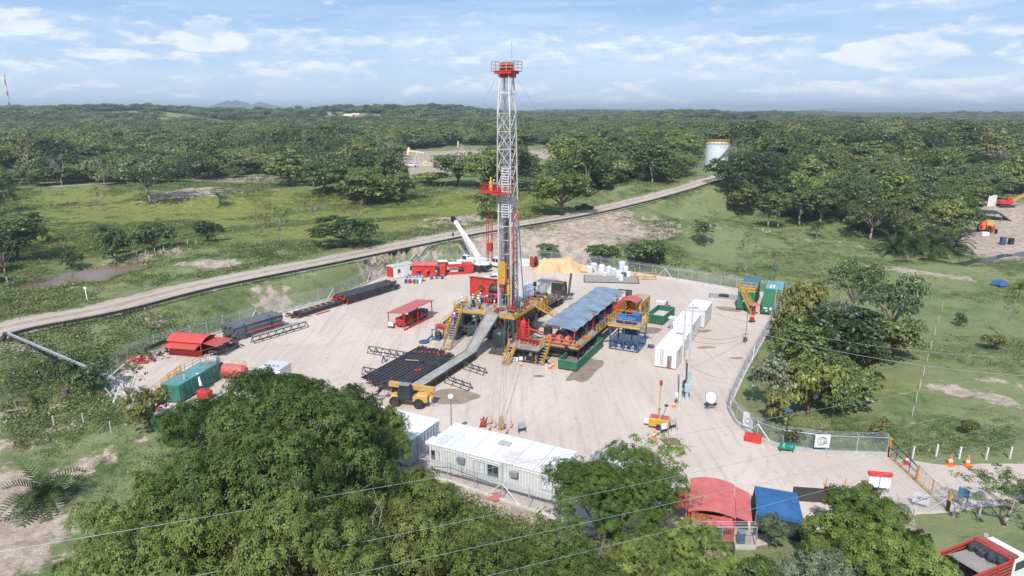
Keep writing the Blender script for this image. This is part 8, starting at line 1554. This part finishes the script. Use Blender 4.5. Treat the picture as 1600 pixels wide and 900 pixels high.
x, y, z = hit(734, 243); t = thing('wellhead_skid', 'dark small equipment beside the end on pumpjack', 'equipment', (x, y, z), 0); MB().bbox(-1.2, 1.2, -.5, .5, 0, 2.2, .2).tube((0, 0, 2), (0, 0, 5), .15).build('equipment_body', RUST, t); MB().box(-1.5, 1.5, -.8, .8, 0, .3).build('skid', BLK, t)
x, y, z = hit(17, 176); D = math.hypot(x, y); h = 46 / FPX * D; t = thing('radio_mast', 'thin red and white lattice radio mast on the horizon', 'radio mast', (x, y, z), 0); w = h * .02
for k in range(7):
    z0, z1 = h * k / 7, h * (k + 1) / 7; f = 1 - k * .09; m = MB()
    for i in range(4): a = R(45 + 90 * i); b_ = R(135 + 90 * i); m.bar((w * f * math.cos(a), w * f * math.sin(a), z0), (w * f * math.cos(a), w * f * math.sin(a), z1), h * .006); m.bar((w * f * math.cos(a), w * f * math.sin(a), z0), (w * f * math.cos(b_), w * f * math.sin(b_), z1), h * .004)
    m.build('mast_section', RED if k % 2 else WHITE, t)
MB().lathe([(w * 1.5, 0), (w * 1.5, h * .02)], 10, (0, 0, h * .93)).build('dish', WHITE, t)
for k, (px, py, s, l) in enumerate([(545, 187, 10, 'pale house with several roof levels on a far wooded slope'), (556, 184, 8, 'smaller pale house beside the one on the far slope'), (162, 200, 7, 'tiny white house among the far trees'), (150, 207, 9, 'long low pale house among the far trees')]):
    x, y, z = hit(px, py); t = thing('far_house', l, 'house', (x, y, z), R(15 * k)); MB().box(-s / 2, s / 2, -s * .3, s * .3, -1, s * .45).build('wall', CREAM if k < 2 else WHITE, t); MB().extr([(-s * .36, s * .45), (0, s * .68), (s * .36, s * .45)], -s * .55, s * .55, 'x').build('roof', CREAM if k < 2 else GALV, t); MB().box(-s * .3, -s * .12, -s * .31, -s * .302, .2 * s, s * .36).build('window', BLK, t); MB().box(s * .1, s * .25, -s * .31, -s * .302, 0, s * .3).build('door', WOOD, t)
for k, (px, py, h, l) in enumerate([(815, 205, 20, 'thin far pole just past the mast on the wooded slope'), (821, 206, 18, 'second thin far pole past the mast'), (375, 268, 8, 'pole')][:2]):
    x, y, z = hit(px, py + 18); D = math.hypot(x, y); t = thing('utility_pole', l, 'utility pole', (x, y, z), 0); hh = (h + 12) / FPX * D; MB().tube((0, 0, 0), (0, 0, hh), .25, 6).build('pole', RUST, t); MB().bar((-1, 0, hh * .95), (1, 0, hh * .95), .2).build('crossarm', DSTEEL, t)
# the sandy clearing at the right
def rig_drill(label, px, py, rz, s, m1, m2):
    x, y, z = hit(px, py); t = thing('tractor', label, 'tractor', (x, y, z), rz); t.scale = (s,) * 3; MB().bbox(-1.6, .4, -.4, .4, .7, 1.5, .1).build('bonnet', m1, t); c = MB().extr([(.2, .8), (1.7, .8), (1.7, 1.6), (1.4, 2.6), (.4, 2.6)], -.65, .65, 'y').build('cab', m2, t); MB().box(.4, 1.4, -.67, -.655, 1.6, 2.4).build('window', GLASS, c)
    for a, r_ in ((-1.2, .5), (1.1, .8)):
        for s_ in (-.8, .8): wheel(t, (a, s_, r_), r_, .35, 'y', rim=m1)
rig_drill('orange tractor parked on the sandy clearing beside its twin', 1534, 362, R(60), 1.25, ORANGE, mat('orange_red', (.7, .13, .04), .5)); rig_drill('red tractor with black wheels standing next to the orange one', 1546, 363, R(75), 1.3, RED, YEL2)
x, y, z = hit(1530, 345); t = thing('shade_shelter', 'dark green shade shelter on posts at the edge of the sandy clearing', 'shelter', (x, y, z), R(-5)); MB().add([(-5.5, -2, 2.6), (5.5, -2, 2.4), (5.5, 2, 3.0), (-5.5, 2, 3.1), (0, 0, 3.5)], [(0, 1, 4), (1, 2, 4), (2, 3, 4), (3, 0, 4)]).build('roof_cloth', mat('dark_green_cloth', (.02, .06, .06), .8), t); m = MB()
for a in (-5.3, 0, 5.3):
    for b_ in (-1.9, 1.9): m.bar((a, b_, 0), (a, b_, 2.6), .15)
m.build('posts', STEEL, t); MB().add([(5.5, -2, 2.4), (8.5, -2.3, .2), (8.3, 1.8, .2), (5.5, 2, 3.0)], [(0, 1, 2, 3)]).build('white_flap', SACK, t)
x, y, z = hit(1514, 350); t = thing('blue_shelter', 'small bright blue canopy beside the dark green shelter', 'canopy', (x, y, z), 0); MB().lathe([(2.6, 0), (.1, .7)], 4, (0, 0, 1.9)).build('canopy_cloth', BLUET, t); MB().bar((-1.6, 0, 0), (-1.6, 0, 2), .1).bar((1.6, 0, 0), (1.6, 0, 2), .1).build('posts', STEEL, t)
x, y, z = hit(1549, 322); t = thing('white_screen', 'white upright sheet at the far side of the sandy clearing', 'screen', (x, y, z), R(10)); MB().box(-1.6, 1.6, 0, .1, 0, 3.6).build('sheet', WHITE, t); MB().bar((-1.6, .1, 0), (-1.6, .1, 3.7), .1).bar((1.6, .1, 0), (1.6, .1, 3.7), .1).build('posts', STEEL, t)
x, y, z = hit(1570, 323); t = thing('excavator', 'red excavator with yellow arm at the edge of the sandy clearing', 'excavator', (x, y, z), R(-10)); MB().bbox(-2.2, 1.8, -1.2, 1.2, 1.0, 2.2, .15).build('upper_body', REDB, t); MB().bbox(-.2, 1.2, -1.2, -.2, 2.2, 3.2, .1).build('cab', REDB, t); MB().bbox(-2.3, 2.3, -1.6, -1.0, 0, .8, .2).bbox(-2.3, 2.3, 1.0, 1.6, 0, .8, .2).build('track', BLK, t); MB().bar((1.5, 0, 1.6), (5.5, 0, 4.4), .6, .7).bar((5.5, 0, 4.4), (8.5, 0, 3.8), .5, .6).build('boom_arm', YEL, t); MB().bbox(8.2, 9.4, -.6, .6, 2.6, 3.8, .2).build('bucket', DSTEEL, t)
x, y, z = hit(1538, 368); t = thing('white_crate', 'white crate on the sand before the tractors', 'crate', (x, y, z), 0); MB().bbox(-1, 1, -.6, .6, 0, 1.0, .05).build('crate_body', WHITE, t); MB().box(-1, 1, -.6, .6, -.1, 0).build('pallet', WOOD, t)
x, y, z = hit(1573, 382); t = thing('pump_pair', 'blue and dark pumps standing on the wet sand', 'pump', (x, y, z), 0); MB().bbox(-1.8, -.6, -.5, .5, 0, 2, .1).build('blue_body', BLUED, t); MB().bbox(.4, 1.6, -.5, .5, 0, 1.7, .1).build('dark_body', BLK, t)
x, y, z = hit(1562, 446); t = thing('blue_sheet', 'crumpled blue plastic sheet on a bush by the creek', 'sheet', (x, y, z + .2), 0); b = MB().lathe([(1.5, 0), (1.1, .7), (.5, 1.0), (.05, 1.05)], 9); b.v = [(x_ * (1 + .3 * math.sin(3 * y_)), y_, z_) for x_, y_, z_ in b.v]; b.build('plastic', BLUET, t)
x, y, z = hit(1232, 218); o = MB().tube((0, 0, 0), (0, 0, 11), .5, 6).build('flare_stack', REDF); tag(o, 'small red stack among trees by the far green hill', 'stack'); o.location = (x, y, z)

# ------------------------------------------------------------------ people
def skin(name, verts, edges, radii, m, parent, root=0, lv=1):
    me = bpy.data.meshes.new(name); me.from_pydata(verts, edges, []); o = bpy.data.objects.new(name, me); C.objects.link(o); md = o.modifiers.new('s', 'SKIN'); md.use_smooth_shade = True
    for i, r_ in enumerate(radii): v = me.skin_vertices[0].data[i]; v.radius = (r_, r_) if not isinstance(r_, tuple) else r_; v.use_root = (i == root)
    o.modifiers.new('d', 'SUBSURF').levels = lv; dg = bpy.context.evaluated_depsgraph_get(); nm = bpy.data.meshes.new_from_object(o.evaluated_get(dg)); bpy.data.objects.remove(o); nm.materials.clear(); nm.materials.append(m); nm.name = name
    q = bpy.data.objects.new(name, nm); C.objects.link(q); q.parent = parent; return q
def person(label, loc, rz, shirt=SHIRTW, pose='stand', helm=HELM, trous=TROUS, group=None):
    t = thing('person', label, 'person', loc, rz, group); st = .32 if pose == 'walk' else .06; up = pose == 'work'
    hipz, shz = .93, 1.44; fl_, fr_ = (st, .11), (-st, -.11)                                # x forward, y left
    J = {'pel': (0, 0, .95), 'chest': (.02, 0, 1.28), 'neck': (.02, 0, 1.48), 'head': (.04, 0, 1.62), 'crown': (.04, 0, 1.74)}
    V = [J['pel'], J['chest'], J['neck'], J['head'], J['crown']]; E_ = [(0, 1), (1, 2), (2, 3), (3, 4)]; Rr = [(.13, .15), (.12, .17), .055, (.095, .08), .07]
    def add(p, par, r_): V.append(p); Rr.append(r_); E_.append((par, len(V) - 1)); return len(V) - 1
    arms = []; legs = []
    for s_, f in ((1, 1), (-1, -1)):
        h = add((0, .10 * s_, .90), 0, .085); k = add((st * f * .55 + .04, .11 * s_, .50), h, .058); a = add((st * f, .11 * s_, .10), k, .042); to = add((st * f + .15, .12 * s_, .04), a, .038); legs.append((h, k, a, to))
        sh = add((.02, .19 * s_, 1.41), 1, .055); 
        if up: el = (.22, .26 * s_, 1.22); wr = (.46, .2 * s_, 1.25)
        elif pose == 'walk': el = (-.12 * f, .27 * s_, 1.15); wr = (.05 - .15 * f, .27 * s_, .92)
        else: el = (-.02, .27 * s_, 1.14); wr = (.08, .25 * s_, .89)
        e = add(el, sh, .043); w_ = add(wr, e, .03); d_ = (Vector(wr) - Vector(el)).normalized(); pl_ = add(tuple(Vector(wr) + d_ * .07), w_, .033); arms.append((sh, e, w_))
        for q in range(4):
            b0 = Vector(wr) + d_ * .10 + Vector((0, 0, 0)) + Vector((.022 * (q - 1.5), 0, 0)) if not up else Vector(wr) + d_ * .10 + Vector((0, .022 * (q - 1.5), 0)); f1 = add(tuple(b0), pl_, .011); add(tuple(b0 + d_ * (.06 + .008 * (q in (1, 2))) + Vector((0, -.012 * s_, -.01))), f1, .008)
        add(tuple(Vector(wr) + d_ * .06 + Vector((.045, -.02 * s_, 0))), w_, .010)
    nose = add((.135, 0, 1.60), 3, .018)
    skin('body', V, E_, Rr, SKIN, t)
    for s_ in (-1, 1): MB().lathe([(.012, -.006), (.014, 0), (.012, .006)], 8, (.118, .033 * s_, 1.635), 'x').build('eye', BLK, t)
    MB().lathe([(.02, 0), (.108, .02), (.105, .06), (.06, .1), (.02, .11)], 12, (.03, 0, 1.55)).build('hair', BLK, t) if helm is None else MB().lathe([(.17, 0), (.165, .012), (.125, .02), (.12, .07), (.085, .115), (.02, .135)], 14, (.04, 0, 1.685)).build('helmet', helm, t)
    sv_ = [(0, 0, .93), (.01, 0, 1.12), (.02, 0, 1.33), (.02, 0, 1.44)]; se = [(0, 1), (1, 2), (2, 3)]; sr = [(.145, .175), (.135, .17), (.135, .195), .09]
    for sh, e, w_ in arms: i = len(sv_); sv_ += [V[sh], V[e], tuple(Vector(V[e]).lerp(Vector(V[w_]), .9))]; sr += [.078, .06, .045]; se += [(2, i), (i, i + 1), (i + 1, i + 2)]
    skin('shirt', sv_, se, sr, shirt, t)
    tv = [(0, 0, .96)]; te = []; tr_ = [(.14, .17)]
    for h, k, a, to in legs: i = len(tv); tv += [V[h], V[k], tuple(Vector(V[k]).lerp(Vector(V[a]), .92))]; tr_ += [.10, .078, .062]; te += [(0, i), (i, i + 1), (i + 1, i + 2)]
    skin('trousers', tv, te, tr_, trous, t); 
    for h, k, a, to in legs: skin('boot', [tuple(Vector(V[a]) + Vector((0, 0, .06))), tuple(Vector(V[a]) - Vector((0, 0, .04))), tuple(Vector(V[to]) + Vector((.03, 0, .012)))], [(0, 1), (1, 2)], [.058, .055, .045], BOOT, t)
    return t
person('man in white shirt and helmet walking across the gravel past the long trestle', (*G(600, 567), 0), R(200), SHIRTW, 'walk'); person('man in white top and helmet standing by the platform stairs', (*G(830, 566), 0), R(110), SHIRTW); person('worker in red coverall just behind the man in white at the platform stairs', (*G(833, 559), 0), R(250), SHIRTR, trous=SHIRTR)
for v, u, l, sh, po, rz in [(-8.2, -1.2, 'worker in white shirt at the top of the front stairs', SHIRTW, 'stand', 40), (-6.4, .6, 'worker in pale blue shirt near the red doghouse', SHIRTW, 'work', 80), (-5.7, -.5, 'worker in orange coverall in the middle of the rig floor crew', SHIRTY, 'stand', 200), (-4.9, -1.6, 'worker in blue shirt at the head of the ramp', SHIRTB, 'stand', 150), (-2.8, -1.0, 'worker in orange coverall near the front railing of the rig floor', SHIRTY, 'work', 20), (-6.9, 2.2, 'worker in dark clothes beside the doghouse door', SHIRTB, 'stand', 300), (-5.2, 1.2, 'worker in red coverall behind the rig floor crew', SHIRTR, 'work', 340), (-7.5, .8, 'worker in white shirt behind the one at the stairs', SHIRTW, 'stand', 10)]:
    x, y, z = rp(v, u, FZ); person(l, (x, y, z), R(rz), sh, po, trous=sh if sh in (SHIRTR, SHIRTY) else TROUS)
x, y, z = rp(-7.75, -4.35, 2.95); person('worker in blue shirt climbing the front stairs', (x, y, z), R(64), SHIRTB, 'walk'); x, y, z = rp(MX - 1.7, MY - 1.3, pz); person('derrickman in blue shirt and helmet on the red racking platform', (x, y, z), R(-20), SHIRTB, 'work'); person('person in red by the doorway of the red workshop', (*G(682, 436), 0), R(250), SHIRTR, 'stand')
